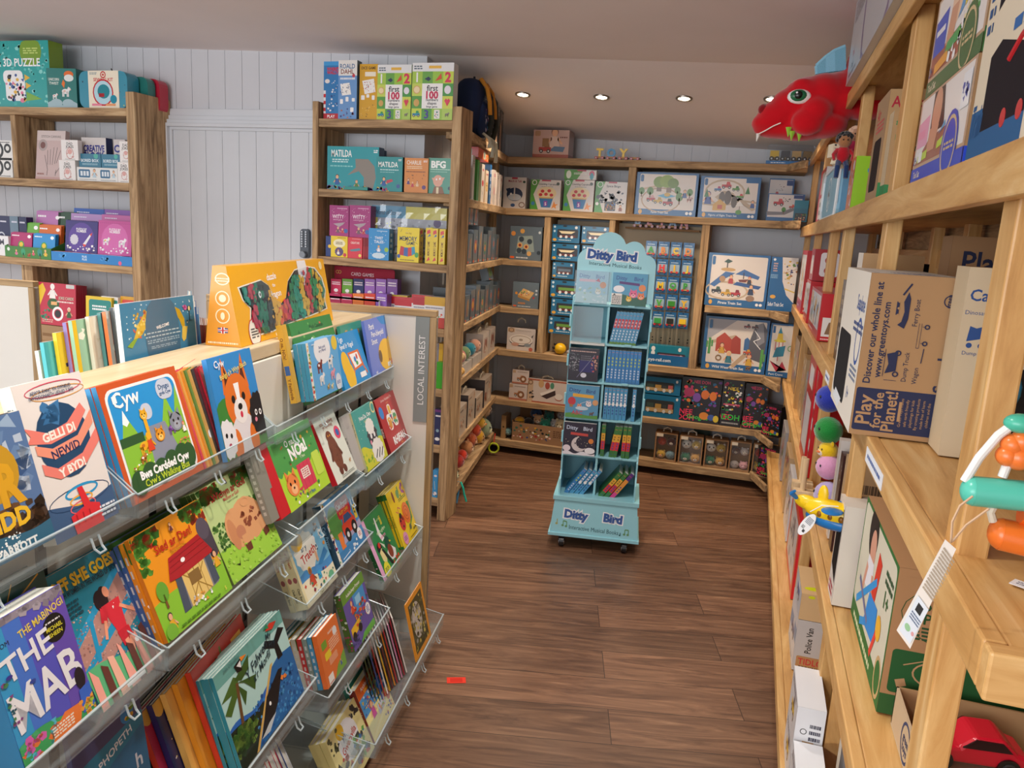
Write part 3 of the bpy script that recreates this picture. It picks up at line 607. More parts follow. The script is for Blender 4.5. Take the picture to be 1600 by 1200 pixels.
gb('board_book','periwinkle blue book with a balloon beside the end panel, top row',(583,590),(622,575),(568,502),-.86,.01,
 'bg 6f86dc;p 1f8ad8 .45 1 .95 1 .9 .88 .75 .83 .6 .86;l .84 .86 .9 .5 .01 3a4a9a;t Parti .22 .87 .1 fff;t Pen-blwydd .4 .73 .1 fff;t Smot .25 .6 .1 fff;e .6 .3 .28 .2 f2bf2a;e .8 .38 .15 .16 f2bf2a;p f2d040 .7 .5 .74 .6 .8 .54 .86 .6 .9 .48;e .38 .3 .06 .08 6a4a20;r .6 .06 .72 .14 f4f4f4;s 5 8 .66 .08 .86 .2 .03 d83a3a,fff,3a5ab0;t Hill .16 .05 .05 fff','bg 6f86dc','6f86dc')
# row 2
gb('picture_book','teal book with a footballer in a red kit and raised hands',(161,1114),(254,1032),(39,919),-.805,.024,
 'bg 1f86a0;r 0 .55 1 1 1f86a0;p 2a9ac8 0 .5 1 .86 1 .78 0 .4;p b88a80 0 .44 1 .8 1 .6 0 .26;p 2496c4 0 .3 1 .62 1 .54 0 .22;p b88a80 0 .26 1 .54 1 .44 0 .14;s 21 260 0 .22 1 .68 .014 c89a90,9a6a62,d8b0a4,8a7a80;h .26 .04 .8 5fb880 1;p 2496c4 .3 .58 .36 .58 .26 .3 .2 .3;e .62 .7 .06 .08 241c22;e .56 .66 .1 .12 241c22;e .66 .7 .045 .06 f0a080;p d83040 .52 .62 .8 .62 .74 .4 .6 .38;p d83040 .5 .62 .44 .52 .52 .5 .58 .58;l .5 .52 .42 .4 .04 f0a080;l .76 .56 .94 .46 .04 f0a080;p c82838 .58 .4 .76 .4 .78 .3 .6 .28;l .66 .32 .68 .2 .06 f0a080;l .74 .32 .64 .14 .06 f0a080;r .62 .1 .7 .18 c82838;s 2 3 .62 .54 .7 .6 .015 fff;T OFF_SHE_GOES! .5 .9 .085 f2cc3a 0 .95;t WELSH_WOMEN_IN_THE_WORLD_OF_SPORT .5 .83 .04 14303c 0 .95;x .04 .66 .3 .78 4 1a4a5a;p f4a898 .0 .0 .1 .0 .12 .22 .04 .3;p 6a3a32 .16 .0 .26 .0 .28 .24 .2 .28;p f4b8a0 .3 .0 .42 .0 .4 .28 .32 .3;p f4a898 .46 0 .6 0 .54 .3 .5 .34;p 6a3a32 .6 0 .7 0 .7 .26 .62 .3;p f0a090 .72 0 .84 0 .8 .34 .74 .3;p 6a3a32 .86 0 .96 0 .94 .36 .86 .34;p f4a898 .94 0 1 0 1 .3 .96 .2;e .78 .27 .03 .03 fff;r .4 .02 .7 .05 f4f4f4',
 'bg 17606e;t OFF_SHE_GOES .5 .55 .5 9ad0e0 -90','1f86a0')
gb('paperback','dark green book with golden branches behind the purple paperback, row below the globe book',(10,1130),(110,1080),(-40,940),-.86,.03,
 'bg 25504c;l .1 .7 .9 .95 .02 d0a040;l .3 .76 .5 .98 .015 d0a040;l .6 .86 .95 .8 .015 d0a040;l .2 .9 .4 .8 .01 d0a040','bg 1d403c','25504c')
gb('paperback','thick purple paperback with white capitals and a black round sticker',(40,1205),(152,1125),(-30,985),-.785,.045,
 'bg 5a5ac8;p 3aa0d8 0 0 .3 0 .2 1 0 1;p 4a7ad8 .22 0 .45 0 .42 1 .2 1;p 6a52b8 .7 0 1 0 1 1 .72 1;r 0 .95 1 1 9a92a0;s 31 20 0 .93 1 1 .06 8a828e,b0a8b4;u FROM .14 .83 .035 2a2a4a;t THE_MABINOGI .66 .86 .055 f0d860 8 .62;e .78 .74 .15 .15 181818;x .68 .78 .88 .8 1 eee;t MICHAEL .78 .745 .03 e8e040 0 .22;t SHEEN .78 .7 .03 e8e040;t THE .38 .68 .17 f2f4fa 6;t MAB .5 .4 .28 f2f4fa 6 .92;h .16 .03 1 3fa860;s 33 30 0 .02 .5 .18 .05 4ab070,e8783a,d860b0,58c0d8;p f0803a .35 0 .75 0 .85 .14 .6 .16 .45 .1;x .4 .04 .7 .12 4 f8f0e0;e .9 .3 .07 .12 241c28;p 3a6ad0 .82 .05 1 .05 1 .24 .84 .22;s 35 16 .8 .02 1 .14 .04 f0c840,f0a040,a8c840;s 36 14 .0 .3 .12 .6 .03 4a8a5a,2a5a6a,8a4a8a;e .12 .62 .04 .02 3a3a9a;e .35 .5 .04 .02 3a4aa0',
 'bg 2f86b8','5a5ac8')
gb('picture_book','dark purple book with a small globe, cut by the bottom edge',(150,1400),(250,1318),(118,1150),-.80,.01,
 'bg 2f6a92;p 4a4a72 0 .75 1 .78 1 1 0 1;p 2a7a9a 0 .55 1 .7 1 .78 0 .75;e .78 .83 .1 .1 2a7ab8;s 41 7 .7 .78 .86 .88 .04 d8a83a,6aa040;t A_PHOPETH .5 .69 .05 d8dce4 12 .7;e .9 .94 .04 .04 1a1a2a;t h .85 .5 .1 c8ccd8','bg 4a4a72','3a5a88')
gb('picture_book','orange picture book with a red-roofed barn and black smoke',(263,1005),(363,916),(199.5,845),-.79,.009,
 'bg ee9a22;s 51 50 0 .84 .32 1 .05 3f7a2a,5a9a3a,2f6a24,b03020;s 52 60 .66 .82 1 1 .045 3f7a2a,5a9a3a,2f6a24,8a2a1a;s 53 30 0 .62 .12 .9 .04 3f7a2a,5a9a3a;h .32 .05 .6 8cc83a .6;p 8cc83a 0 0 1 0 1 .4 0 .24;e .93 .6 .12 .16 4a4450;e .9 .72 .09 .1 5a5462;e .94 .5 .08 .1 4a4450;p 8a8a92 .3 .12 .36 .48 .88 .5 .86 .16;p 4a5668 .3 .12 .4 .12 .42 .46 .34 .48;p 4a5668 .78 .16 .88 .18 .86 .5 .78 .48;p e8c878 .42 .12 .76 .16 .76 .46 .42 .46;l .44 .14 .74 .44 .012 a8843a;l .44 .44 .74 .16 .012 a8843a;l .59 .14 .59 .46 .012 a8843a;l .5 .14 .5 .46 .006 a8843a;l .68 .15 .68 .46 .006 a8843a;r .5 .3 .66 .42 8a6a38;p b0242c .26 .46 .34 .66 .8 .7 .92 .48 .9 .46 .4 .44;l .3 .52 .88 .54 .006 8a1a22;l .32 .57 .85 .6 .006 8a1a22;l .34 .62 .82 .65 .006 8a1a22;y .14 .4 .12 6aaa3a;m .12 .12 .07 e8b030 2a2a34;m .92 .36 .07 e8b030 2a2a34;s 55 14 .45 .1 .72 .2 .022 fff,e8a040,d0d0d0;e .5 .57 .03 .02 fff;t Sied_ar_Dan! .48 .79 .085 c0281e 0 .7;t Barn_on_Fire! .5 .725 .032 d86a20;u Usborne_Farmyard_Tales .5 .69 .018 5a3a1a 0 .4;t 6 .08 .05 .04 dff0c8;e .08 .06 .07 .07 7ab83c;m .5 .9 .035 6a3a3a 3a2a2a;t 5 .9 .06 .04 f0e060;x .2 .03 .8 .06 1 5a8a2a',
 'bg d8821a;e .5 .9 .4 .4 5a8a2a','ee9a22','e08a1c',9,'blue-spined picture book from the tight stack behind the orange barn book','tight stack behind the orange barn book',['e89020','3f62a0','3f62a0','44669c','3a5c96','5a8a5c','6a9a62','9a9a4a','b0a858'])
gb('picture_book','light green picture book with a spotted brown pig on grass',(366,914),(441,842),(300,772),-.79,.009,
 'bg b9cf8e;s 61 60 0 .84 .36 1 .05 3f7a2a,5a9a3a,2f6a24,b03020;s 62 60 .6 .86 1 1 .05 3f7a2a,5a9a3a,2f6a24,b03020;h .34 .03 .7 9ccf46 .3;s 63 90 .02 .34 .3 .6 .025 4a7a3a,6a9a4a,3a6a34;s 64 90 .7 .36 .98 .66 .025 4a7a3a,6a9a4a,3a6a34;e .62 .48 .28 .22 d9a070;e .4 .46 .2 .2 d9a070;e .3 .42 .07 .16 c98a60;e .42 .4 .08 .07 c08060;p d9a070 .4 .36 .4 .2 .5 .2 .52 .36;p d9a070 .76 .38 .78 .22 .88 .24 .86 .42;p 6a3a2a .4 .26 .4 .18 .5 .18 .51 .26;p 6a3a2a .77 .28 .78 .2 .88 .22 .87 .3;s 65 16 .5 .42 .84 .58 .035 8a4a34,a05a3c;o .66 .66 .08 .05 .02 d9a070;t Wichyn_ar_Goll .5 .86 .075 b0302a 0 .8;t Mochyn_ar_Goll .5 .79 .035 c05a50 0 .5;u Stephen_Cartwright .5 .75 .02 4a5a3a 0 .5;m .5 .95 .03 3a4a6a 3a2a2a;p 1a1a1a .14 .16 .2 .14 .24 .2 .2 .12;s 67 50 0 .02 1 .3 .02 8abf3a,b0d860;e .94 .3 .07 .07 5aa83a;e .94 .3 .03 .03 b8dc50','bg 5a7a3a','b9cf8e','7a9a5a',3,'green-edged picture book behind the spotted pig book','books behind the spotted pig book')
gb('board_book','large green board book with a leafy tree, a pink door and a bear peeping out',(455,802),(516,768),(414,689),-.80,.018,
 'bg b4dc3c;H .5 .05 9 4fa050;s 71 18 .04 .55 .96 .96 .025 d86a40,2a7a38,f0c040,7ac060;t Caio_Canutten .5 .93 .05 1f4a2a 0 .5;t O_na, .42 .83 .09 fff;T NOa! .55 .69 .17 fff 4;t Y_Parc .6 .57 .04 e8f4d0;r .4 .14 .72 .5 d8405a;l .47 .14 .47 .5 .006 a82a44;l .56 .14 .56 .5 .006 a82a44;l .65 .14 .65 .5 .006 a82a44;r .46 .28 .64 .42 f4ece0;x .48 .29 .62 .41 4 c05060;b .78 .2 .96 .54 .03 c8e458;f .22 .3 .13 ee8a4a f8c088;p d8405a .3 .2 .36 .16 .42 .22;s 75 14 .04 .04 .95 .14 .03 7a4a9a,fff,f0c040,3a8a3a;t Y_Parc .55 .07 .05 2a5ab0',
 'bg 3b7d41;t O_na,_NOa! .5 .75 .5 fff -90;r .1 .42 .9 .56 3a6ab0;t Y_Parc .5 .25 .5 f0e060 -90;e .5 .05 .4 .4 e8e0d0','4fa050')
gb('board_book','red-spined hardback just left of the green tree board book',(440,812),(455,802),(398,700),-.795,.022,'bg c8202c','bg c8202c;t Y_Gryffalo .5 .6 .4 8a1018 -90','c8202c')
gb('board_book','grey-spined hardback left of the red-spined one, second row',(425,818),(440,812),(388,708),-.80,.018,'bg 8a8a80','bg 8a8a80;x .3 .1 .7 .9 9 c8c8c0','8a8a80')
gb('board_book','pale grey-white book with a shaggy brown forest creature and a pink badge',(528,758),(558,734),(486,657),-.795,.018,
 'bg dfe4d8;t Y .5 .95 .05 8a4a30;t stori_goedwig .5 .88 .06 9a5040 0 .7;t yn_Gymraeg .5 .82 .05 9a5040 0 .6;e .8 .66 .13 .13 e04a6a;e .8 .66 .07 .07 3a6ab0;e .42 .42 .2 .36 7a4630;e .4 .66 .13 .12 7a4630;e .36 .14 .08 .08 6a3a28;e .55 .14 .08 .08 6a3a28;l .3 .5 .18 .32 .07 6a3a28;l .55 .5 .66 .34 .07 6a3a28;s 81 20 .3 .25 .55 .55 .02 8a5638,5a3020;e .36 .68 .02 .02 e8a030;e .44 .68 .02 .02 e8a030;a .85 .2 .06 c89a6a a87a4a;x .3 .03 .9 .08 2 9aa098',
 'bg c8202c','dfe4d8','c8202c')
gb('board_book','grey-striped thin book wedged behind the teal sheep book',(560,741),(574,730),(533,652),-.80,.01,'bg b8b4b0','bg d8d4d0;t LLYFR_LLIWIO .5 .5 .6 3a3a3a -90','b8b4b0')
gb('board_book','teal board book with a black-faced sheep under a starry sky',(575,738),(606,708),(548,646),-.79,.012,
 'bg 4fa69e;s 91 22 .05 .45 .95 .95 .012 f4f8f0,e8f0c0;o .92 .9 .1 .1 .03 e8e0a0;t Nos_Da,_Oen .5 .84 .07 fff 0 .8;t yn_Gymraeg .5 .76 .03 e8e8a0;h .34 .06 1.3 d8d838 1;s 92 30 0 .05 .9 .3 .04 e8e040,a8c838,6aa83a;e .6 .46 .2 .24 4a4448;j .58 .64 .17 .13 f4f2ec;p 4a4448 .36 .5 .44 .6 .46 .46;p 4a4448 .84 .5 .76 .6 .74 .46;e .53 .48 .04 .05 f4f4f4;e .68 .48 .04 .05 f4f4f4;e .46 .38 .04 .04 e89ab0;j .66 .2 .24 .2 f4f2ec;l .5 .1 .64 .22 .03 3a3438;l .62 .08 .76 .22 .03 3a3438;l .74 .08 .88 .2 .03 3a3438','bg c8c498;t Nos_Da_Oen .5 .7 .5 3a5a50 -90','4fa69e','c8c498')
gb('board_book','red board book with patterned trainers, beside the end panel',(612,710),(641,682),(584,627),-.79,.012,
 'bg b82e34;u Lliwiau_Numbers_Tri .5 .93 .05 f4e8e0 0 .7;t numbers .5 .86 .03 e8a050;e .13 .74 .09 .1 3a8ad8;b .42 .62 .56 .82 .05 fbf6ee;b .44 .64 .54 .8 .04 e8b838;b .26 .36 .46 .66 .08 fbf6ee;b .52 .38 .74 .68 .08 fbf6ee;b .29 .39 .43 .6 .06 e0a040;b .55 .41 .71 .62 .06 4aa06a;s 95 24 .28 .4 .72 .64 .03 e0503a,f0c040,3a7ab8,fff;T RHIFAU .55 .17 .14 fff 0 .8;t rhifau .6 .06 .04 e8a050','bg 8a1c22;t RHIFAU .5 .4 .6 f4e8e0 -90','b82e34','8a1c22')
for k, (x, y, c, t) in enumerate(((560,640,'1f3a2c','dark green'),(588,622,'2a3c44','dark slate'))):
    gb('board_book', t+' book leaning at the back of the second row, '+('behind the grey-striped one','behind the red trainers book')[k], (x+32,y+98),(x+56,y+78),(x,y),-.82,.012,'bg %s;x .1 .86 .9 .92 1 889'%c,'bg '+c,c)
# row 3 and 4
gb('board_book','cream and blue beach book with a child in a yellow hat',(482,952),(528,904),(445,850),-.76,.016,
 'bg 7cc0e6;h .42 .05 .8 4a94d4 .4;h .3 .05 .7 eee8cc .9;r 0 0 .06 1 e8ddb0;j .42 .7 .3 .24 f6f4ea;t ar_y .38 .76 .08 2a5a7a;t Traeth .45 .64 .13 c8302a 6;e .26 .9 .16 .12 e8b838;m .34 .3 .12 c84a30 e8c838 9a5a3a;b .5 .2 .6 .32 .01 3aa8d8;b .6 .44 .66 .6 .02 e8b894;p 3a8ac8 .6 .4 .9 .55 .95 .45 .7 .36;s 101 26 .1 .08 .95 .3 .03 d04a3a,3a8a6a,4a4a8a,e8b838;s 102 14 .66 .55 .98 .95 .035 4a6a8a,f4f4f4,e89a4a,3a3a3a;u Clwb_y_Llyfr .55 .05 .05 5a7a5a 8 .5;e .84 .12 .08 .06 6ab890',
 'bg e0d4a4;t ar_y_Traeth .5 .75 .45 a03028 -90;e .5 .45 .35 .5 a05a58;t Clwb_Bwci .5 .22 .4 4a4a3a -90','7cc0e6','e0d4a4',2,'cream-spined beach book behind the front copy','beach books behind the front copy')
gb('board_book','blue book with a red car, traffic lights and a round tree',(534,888),(573,858),(500,791),-.755,.026,
 'bg 4f94cc;r 0 0 .07 1 f0ece0;s 103 34 0 0 .07 1 .03 c8304a,5a9a4a,e0a83a,3a3a6a;e .24 .62 .2 .24 5a9a4a;r .2 .1 .34 .45 e8803a;b .38 .6 .84 .9 .06 c8283a;t Cae_Prysur .6 .8 .09 fff 0 .4;t BUSY_CARS .6 .69 .05 f0c838 0 .34;b .88 .44 .97 .66 .01 f0d040;e .92 .6 .02 .02 222;e .92 .54 .02 .02 222;p b0a8c8 .3 .24 1 .3 1 .4 .34 .34;b .38 .34 .86 .52 .05 e0482c;p 3a5a8a .46 .52 .52 .64 .72 .64 .8 .52;p e0482c .44 .52 .5 .66 .74 .66 .82 .52 .78 .52 .71 .63 .53 .63 .48 .52;e .5 .33 .09 .1 222;e .76 .36 .09 .1 222;e .5 .33 .04 .04 ddd;e .76 .36 .04 .04 ddd;r .07 0 1 .2 3f84bc;l .12 .08 .4 .1 .012 e8f0f8;e .84 .2 .08 .09 f4f4f4;x .8 .16 .88 .24 3 c8304a;s 104 8 .3 .08 .7 .18 .03 e8f0f8','bg 2a4a60;t Ceir_Prysur .5 .5 .4 8ab0c8 -90','4f94cc','2a4a60')
gb('board_book','dark green book with woodland birds and a pink band along its spine',(601,910),(629,874),(563,818),-.735,.014,
 'bg 2f8a4a;p f0b0d8 0 0 .13 0 .13 1 0 1;t yn_dweud_helo .58 .84 .035 c8e8a0 0 .5;t jj .72 .82 .12 f0d838;p f4f4f4 .44 .64 .5 .9 .54 .9 .54 .64 .62 .52 .5 .5;t Hela\'n_gyflym .6 .66 .05 d8f0c0 0 .4;t aderyn .6 .57 .06 e890b8 0 .4;e .3 .46 .1 .1 1a1a1a;e .32 .5 .05 .05 d83a2a;p f0e0a0 .24 .4 .36 .44 .42 .24 .34 .14 .26 .26;p 1a1a1a .34 .42 .42 .4 .62 .08 .52 .1;p d8dcc8 .36 .54 .52 .44 .5 .38;e .66 .42 .11 .12 14503a;p e8e8e8 .5 .3 .7 .38 .88 .24 .8 .12 .6 .14;e .66 .28 .1 .12 8a3a24;p e8d040 .74 .44 .82 .4 .74 .4;e .28 .1 .13 .14 f0e838;x .2 .05 .36 .15 4 3a6a3a;s 105 12 .6 .03 .9 .12 .04 e0482c,d8d040',
 'bg 1f5a2c;s 106 20 0 .0 1 1 .25 3a8a3a,8ab04a,d8b0c0','2f8a4a','f0b0d8')
gb('board_book','bright yellow minibeast book with an orange snail and a ladybird',(632,858),(654,827),(602,773),-.735,.012,
 'bg f4d418;s 107 8 .5 .78 .95 .95 .05 8a3a9a,5a9a4a,d05a3a;e .3 .86 .05 .12 8a3a1a;e .56 .84 .08 .09 6aa86a;p b05aa0 .76 .9 .9 .98 .84 .84 .94 .76 .8 .8;x .5 .7 .95 .76 2 4a7a2a;l .2 .62 .3 .56 .02 d86a6a;l .3 .56 .34 .66 .02 d86a6a;l .34 .66 .46 .6 .02 d86a6a;e .34 .38 .15 .17 d83a2a;s 108 7 .26 .3 .42 .46 .035 1a1a1a;e .34 .5 .07 .06 1a1a1a;p 3a8a3a .5 .12 .92 .3 .96 .6 .84 .62 .8 .3;e .68 .46 .2 .22 ee7a2a;o .68 .46 .14 .15 .02 c04a1a;o .68 .46 .07 .08 .02 c04a1a;e .66 .2 .06 .06 5a6a5a;e .24 .12 .13 .13 e89ac8;x .16 .08 .32 .16 3 7a3a7a;t usborne .86 .13 .05 2a2a1a 0 .2;x .5 .03 .9 .06 1 8a6a1a',
 'bg 2f7d34;r .25 .05 .95 .9 f0cc20;t Y_Trychfilod .6 .5 .5 6a3a1a -90','f4d418','2f7d34',2,'yellow minibeast book behind the front copy','minibeast books behind the front copy')
gb('picture_book','teal picture book with a whale diving beside a palm tree and a toucan',(380,1207),(475,1104),(332,1060),-.72,.009,
 'bg b4dcd8;r 0 .86 1 1 6aa8a0;h .42 .035 2 2a6ac0 .5;h .38 .03 1.5 1a2a20 1.4;p 2468a8 .2 0 1 0 1 .56 .8 .6 .66 .56 .46 .3;s 111 150 .3 .02 .98 .42 .018 3a86c8,1a5090,4a98d0;p d8b060 .2 0 .24 0 .7 .6 .66 .6;p 14181c .3 .06 .42 .04 .62 .2 .8 .46 .74 .48 .5 .36;p c8d0d4 .3 .06 .42 .04 .56 .14 .44 .12;e .52 .27 .015 .015 fff;p 101418 .78 .56 .86 .56 .84 .72 .98 .8 .9 .86 .95 .9 .8 .78 .68 .86 .64 .8 .78 .7;p 4a6a2a .0 .72 .2 .84 .26 .78 .18 .7;p 3a5a24 .2 .8 .44 .9 .4 .78 .28 .74;p 3a5a24 .22 .76 .46 .66 .4 .54 .3 .7;p 4a6a2a .2 .76 .0 .6 .06 .54 .22 .68;p 3a5a24 .22 .74 .24 .5 .3 .6;l .22 .76 .12 .2 .035 6a4a2a;s 112 60 0 .14 .3 .36 .04 1c3a20,3a6a2c,6a8a3a;p 101010 .24 .92 .34 .94 .32 .82 .26 .84;p e8e8e8 .27 .9 .33 .92 .32 .85;p f08a2a .33 .95 .42 .92 .34 .9;U Y_Falwen .52 .78 .1 1f3a44 14 .36;U a\'r_Morfil .56 .68 .08 1f3a44 12 .4;U Fry .76 .78 .08 1f3a44;U My .74 .88 .07 1f3a44;p d03a2a .72 .94 .8 .98 .9 .94 .82 .9;p 2a8a5a .7 .97 .76 1 .78 .94;u Julia_Donaldson .22 .97 .035 3a6a6a 0 .4;s 115 3 .74 .34 .82 .38 .03 f08a3a','bg 2a8a9a','b4dcd8','2a8a9a',4,'teal-edged picture book behind the whale book','whale books behind the front copy')
for k, (c, t, dx) in enumerate((('c8382c','red-edged orange woodland picture book', 0),('e89828','orange picture book with a thin branch figure',-.028),('f0b860','pale orange picture book',-.05),('20205a','navy starry picture book',-.075),('b02848','crimson dragon picture book',-.095),('2a4a3a','dark green picture book',-.12),('141c34','midnight blue picture book',-.15))):
    s0, z0 = ond(372, 1215, -.73)
    prod('picture_book', t+' in the fan left of the whale book','book', .25, .012, .26-.008*k, gp(s0+dx*1.15,-.745-.012*k-.006,.475-.042), GRZ+.1, .30,
         'bg %s;%s'%(c, 'l .4 .1 .5 .95 .03 6a7a2a;l .42 .5 .3 .62 .02 5a3a1a;l .48 .8 .38 .9 .02 5a3a1a;p f8c060 .6 .1 .9 .1 .9 .9 .7 .9' if k < 3 else 's %d 40 .03 .03 .97 .97 .01 dfe0f0,f0e0a0;H .9 .04 8 d8a848'%k), 'bg '+('d8402a' if k in (0,4) else c), '', '', c, 'gloss', None, True)
gb('board_book','orange book showing its back cover with lines of print and a green tab',(513,1077),(541.6,1043),(494,995),-.695,.013,
 'bg e67a3c;t Adeiladu .6 .84 .05 f8e8d8 0 .6;e .78 .76 .1 .1 e8ecf0;b .1 .66 .34 .8 .02 7aa83a;b .16 .44 .44 .58 .03 f0d838;x .42 .5 .9 .72 5 f8d0b0;x .3 .3 .7 .44 5 f8d0b0;p 7ab04a .4 0 1 0 1 .3 .6 .16;r .1 .0 .34 .18 f4f4f0;l .12 .03 .32 .03 .02 b02828;m .76 .14 .07 3a6ab0 d83a3a','bg e8702c','e67a3c',None,7,'board book from the tight row behind the orange back-cover book','row behind the orange back-cover book',['4a90b8','8a9a94','c8383a','d8d4c4','d89a3a','7a94a8','5a9ac0'])
gb('board_book','building-site book with a yellow dumper truck and a green title band',(555,1019),(586,979),(531,931),-.70,.02,
 'bg 6a5aa8;r 0 .8 1 1 6a9a3a;t Adeiladwyr_Prysur .5 .89 .06 f4f4e8 0 .85;r .4 .5 .9 .8 4a9ad8;r .48 .6 .7 .74 9ad0f0;p f0c030 .06 .2 .5 .26 .5 .4 .06 .36;e .14 .2 .08 .08 222;e .42 .24 .08 .08 222;s 121 50 .3 .3 .95 .6 .045 e0503a,f08a3a,c83a6a,3a7a8a;p 6ab84a .3 0 1 0 1 .12 .5 .1;m .3 .62 .1 e0503a f08a3a;e .86 .36 .1 .11 f4f4f4;x .8 .3 .92 .42 4 3a5ab0;s 122 20 0 .05 .3 .18 .03 3a3a6a,4a4a8a',
 'bg 4a6a2a;s 123 30 0 0 1 1 .2 d8e8d8,a83a5a','6a5aa8','4a6a2a')
gb('picture_book','orange-framed magazine with a pale animal print at the far right of the lowest row',(651,1035),(674,986),(633,946),-.64,.004,
 'bg f0a020;r .1 .08 .9 .92 4a4a20;e .45 .55 .26 .34 c8c4bc;s 131 90 .12 .1 .88 .9 .05 3a3a18,6a6428,8a8a3a,d8c860,a8a498','bg e09018','f0a020')
for k, (c, t) in enumerate((('f4f0e8','white-topped'),('a8283a','crimson'),('d88ab0','pink'),('d8d8dc','silvery'),('b0343a','brick red'),('e8902a','orange'),('6a2a2a','maroon'),('e8b030','yellow'),('f4f4f4','white'),('b83a34','scarlet'),('4a5a9a','blue'),('3a4a2a','dark olive'),('4a5a2a','olive green'),('1a1c20','black'))):
    s0 = 2.31-.0165*k
    prod('magazine', t+' magazine in the slanting pile beside the orange-framed one','magazine', .19, .004, .215+.01*math.sin(k*2.1), gp(s0,-.655-.003*k,.105), GRZ+.5, .26, 'bg %s;s %d 30 .05 .05 .95 .95 .07 fff,333,e8b040'%(c,k), 'bg '+c, '', '', c, 'gloss', None, True)
gb('board_book','pale yellow camping book cut by the bottom edge',(545,1245),(585,1190),(502,1162),-.665,.018,
 'bg f0e4a0;e .5 .62 .3 .26 f4f4f8;t yn .4 .74 .1 2a5a9a 10;t Gwersylla .5 .6 .12 c83a34 10 .5;e .36 .86 .11 .1 e8b828;s 141 12 .05 .7 .3 .95 .04 3a3a2a,5a5a3a;s 142 12 .7 .75 .95 .95 .045 3a3a3a;s 143 30 .5 .1 .95 .5 .06 4a8ad0,e0503a,6ab04a,3a3a3a;s 144 20 .05 .2 .4 .5 .05 3a3a2a,c8503a','bg e8d890','f0e4a0','e8d890',2,'yellow camping book behind the front copy','camping books behind the front copy')
gb('board_book','supermarket book with an orange title band and shelves of groceries, lowest row',(586,1160),(617,1100),(554,1080),-.665,.022,
 'bg f4eaa0;r 0 .78 1 1 e0641e;t Archfarchnad_Prysur .52 .9 .07 fff 0 .85;t SUPERMARKET .4 .82 .04 f0d838;r 0 .45 1 .78 4a9ad8;s 151 60 .05 .48 .95 .76 .035 f4f4f4,d84a4a,3a5ab0,f0c838;l .05 .6 .95 .62 .02 2a6ab0;l .5 .46 .5 .78 .02 2a6ab0;m .3 .4 .13 c84a9a b05a2a;p c0c8d8 .45 .2 .75 .24 .8 .42 .45 .4;s 152 14 .46 .24 .76 .4 .03 e8a040,6ab04a,d84a4a;m .62 .56 .09 f0a040 3a2a1a;e .9 .3 .07 .08 c83a34;s 153 12 .6 .05 .95 .2 .03 3a5ab0,e0641e','bg 7a1f1c;t Archfarchnad .5 .5 .5 e8c0a0 -90','f4eaa0','7a1f1c')
gb('board_book','tall teal book behind the supermarket book, lowest row',(572,1150),(604,1095),(540,1078),-.70,.014,'bg 3a8a7a;t Nos_Da .4 .86 .07 e8f0e8','bg 6aa84a;r 0 .5 1 1 3a8a7a','3a8a7a')
for k, (c, t) in enumerate((('dfe8f4','pale blue'),('d8303a','red'),('f4f4f4','white'),('c82838','crimson'),('3a5a9a','blue'),('e8e8f0','silver-white'))):
    prod('board_book', t+' slim book in the near corner of the lowest tray','book', .16, .012, .12, gp(1.52+.022*k,-.70-.003*k,.115), GRZ+.7, .25, 'bg '+c, 'bg '+c, '', '', c, 'gloss', None, True)
# ---- things on the ledge
LZT = 1.276
fan = [((43,600),(50,547),'c8d8c0','e8ece0','pale green'),((51,598),(59,534),'3fb0b8','4fc0c8','teal'),((70,597),(80,519),'f0d020','f4d830','yellow giraffe-legged'),((84,593),(97,503),'e86a5a','8a7ab8','coral and violet'),((96,590),(106,500),'f0c828','9ac8a8','yellow and mint dancer'),((120,583),(133,494),'e8e0c8','f0ead8','cream'),((141,578),(152,488),'3a4a50','4a8a88','dark slate'),((149,576),(160,486),'e0dcd0','e87a3a','orange-striped'),((160,574),(172,480),'d8d8d0','2a3030','white-and-black')]
for k, (bl, tl, c, c2, t) in enumerate(fan):
    dd_ = -1.205+.0115*k; s0, zt_ = ond(tl[0]+2, tl[1], dd_-.028); h = zt_-1.142
    prod('picture_book', t+' book in the fan left of the blue welcome book','book', .20, .009, h, gp(s0,dd_,1.142), GRZ+.02, .10, 'bg %s;r .06 0 .3 1 %s;s %d 26 .05 .05 .9 .95 .05 e8783a,3a3a5a,f0f0e0,%s'%(c,c2,k,c), 'bg '+c2, '', 'bg f6f6f4', c, 'gloss', None, True)
s0, zt_ = ond(185,475,-1.115); s1, _ = ond(300,465,-1.115)
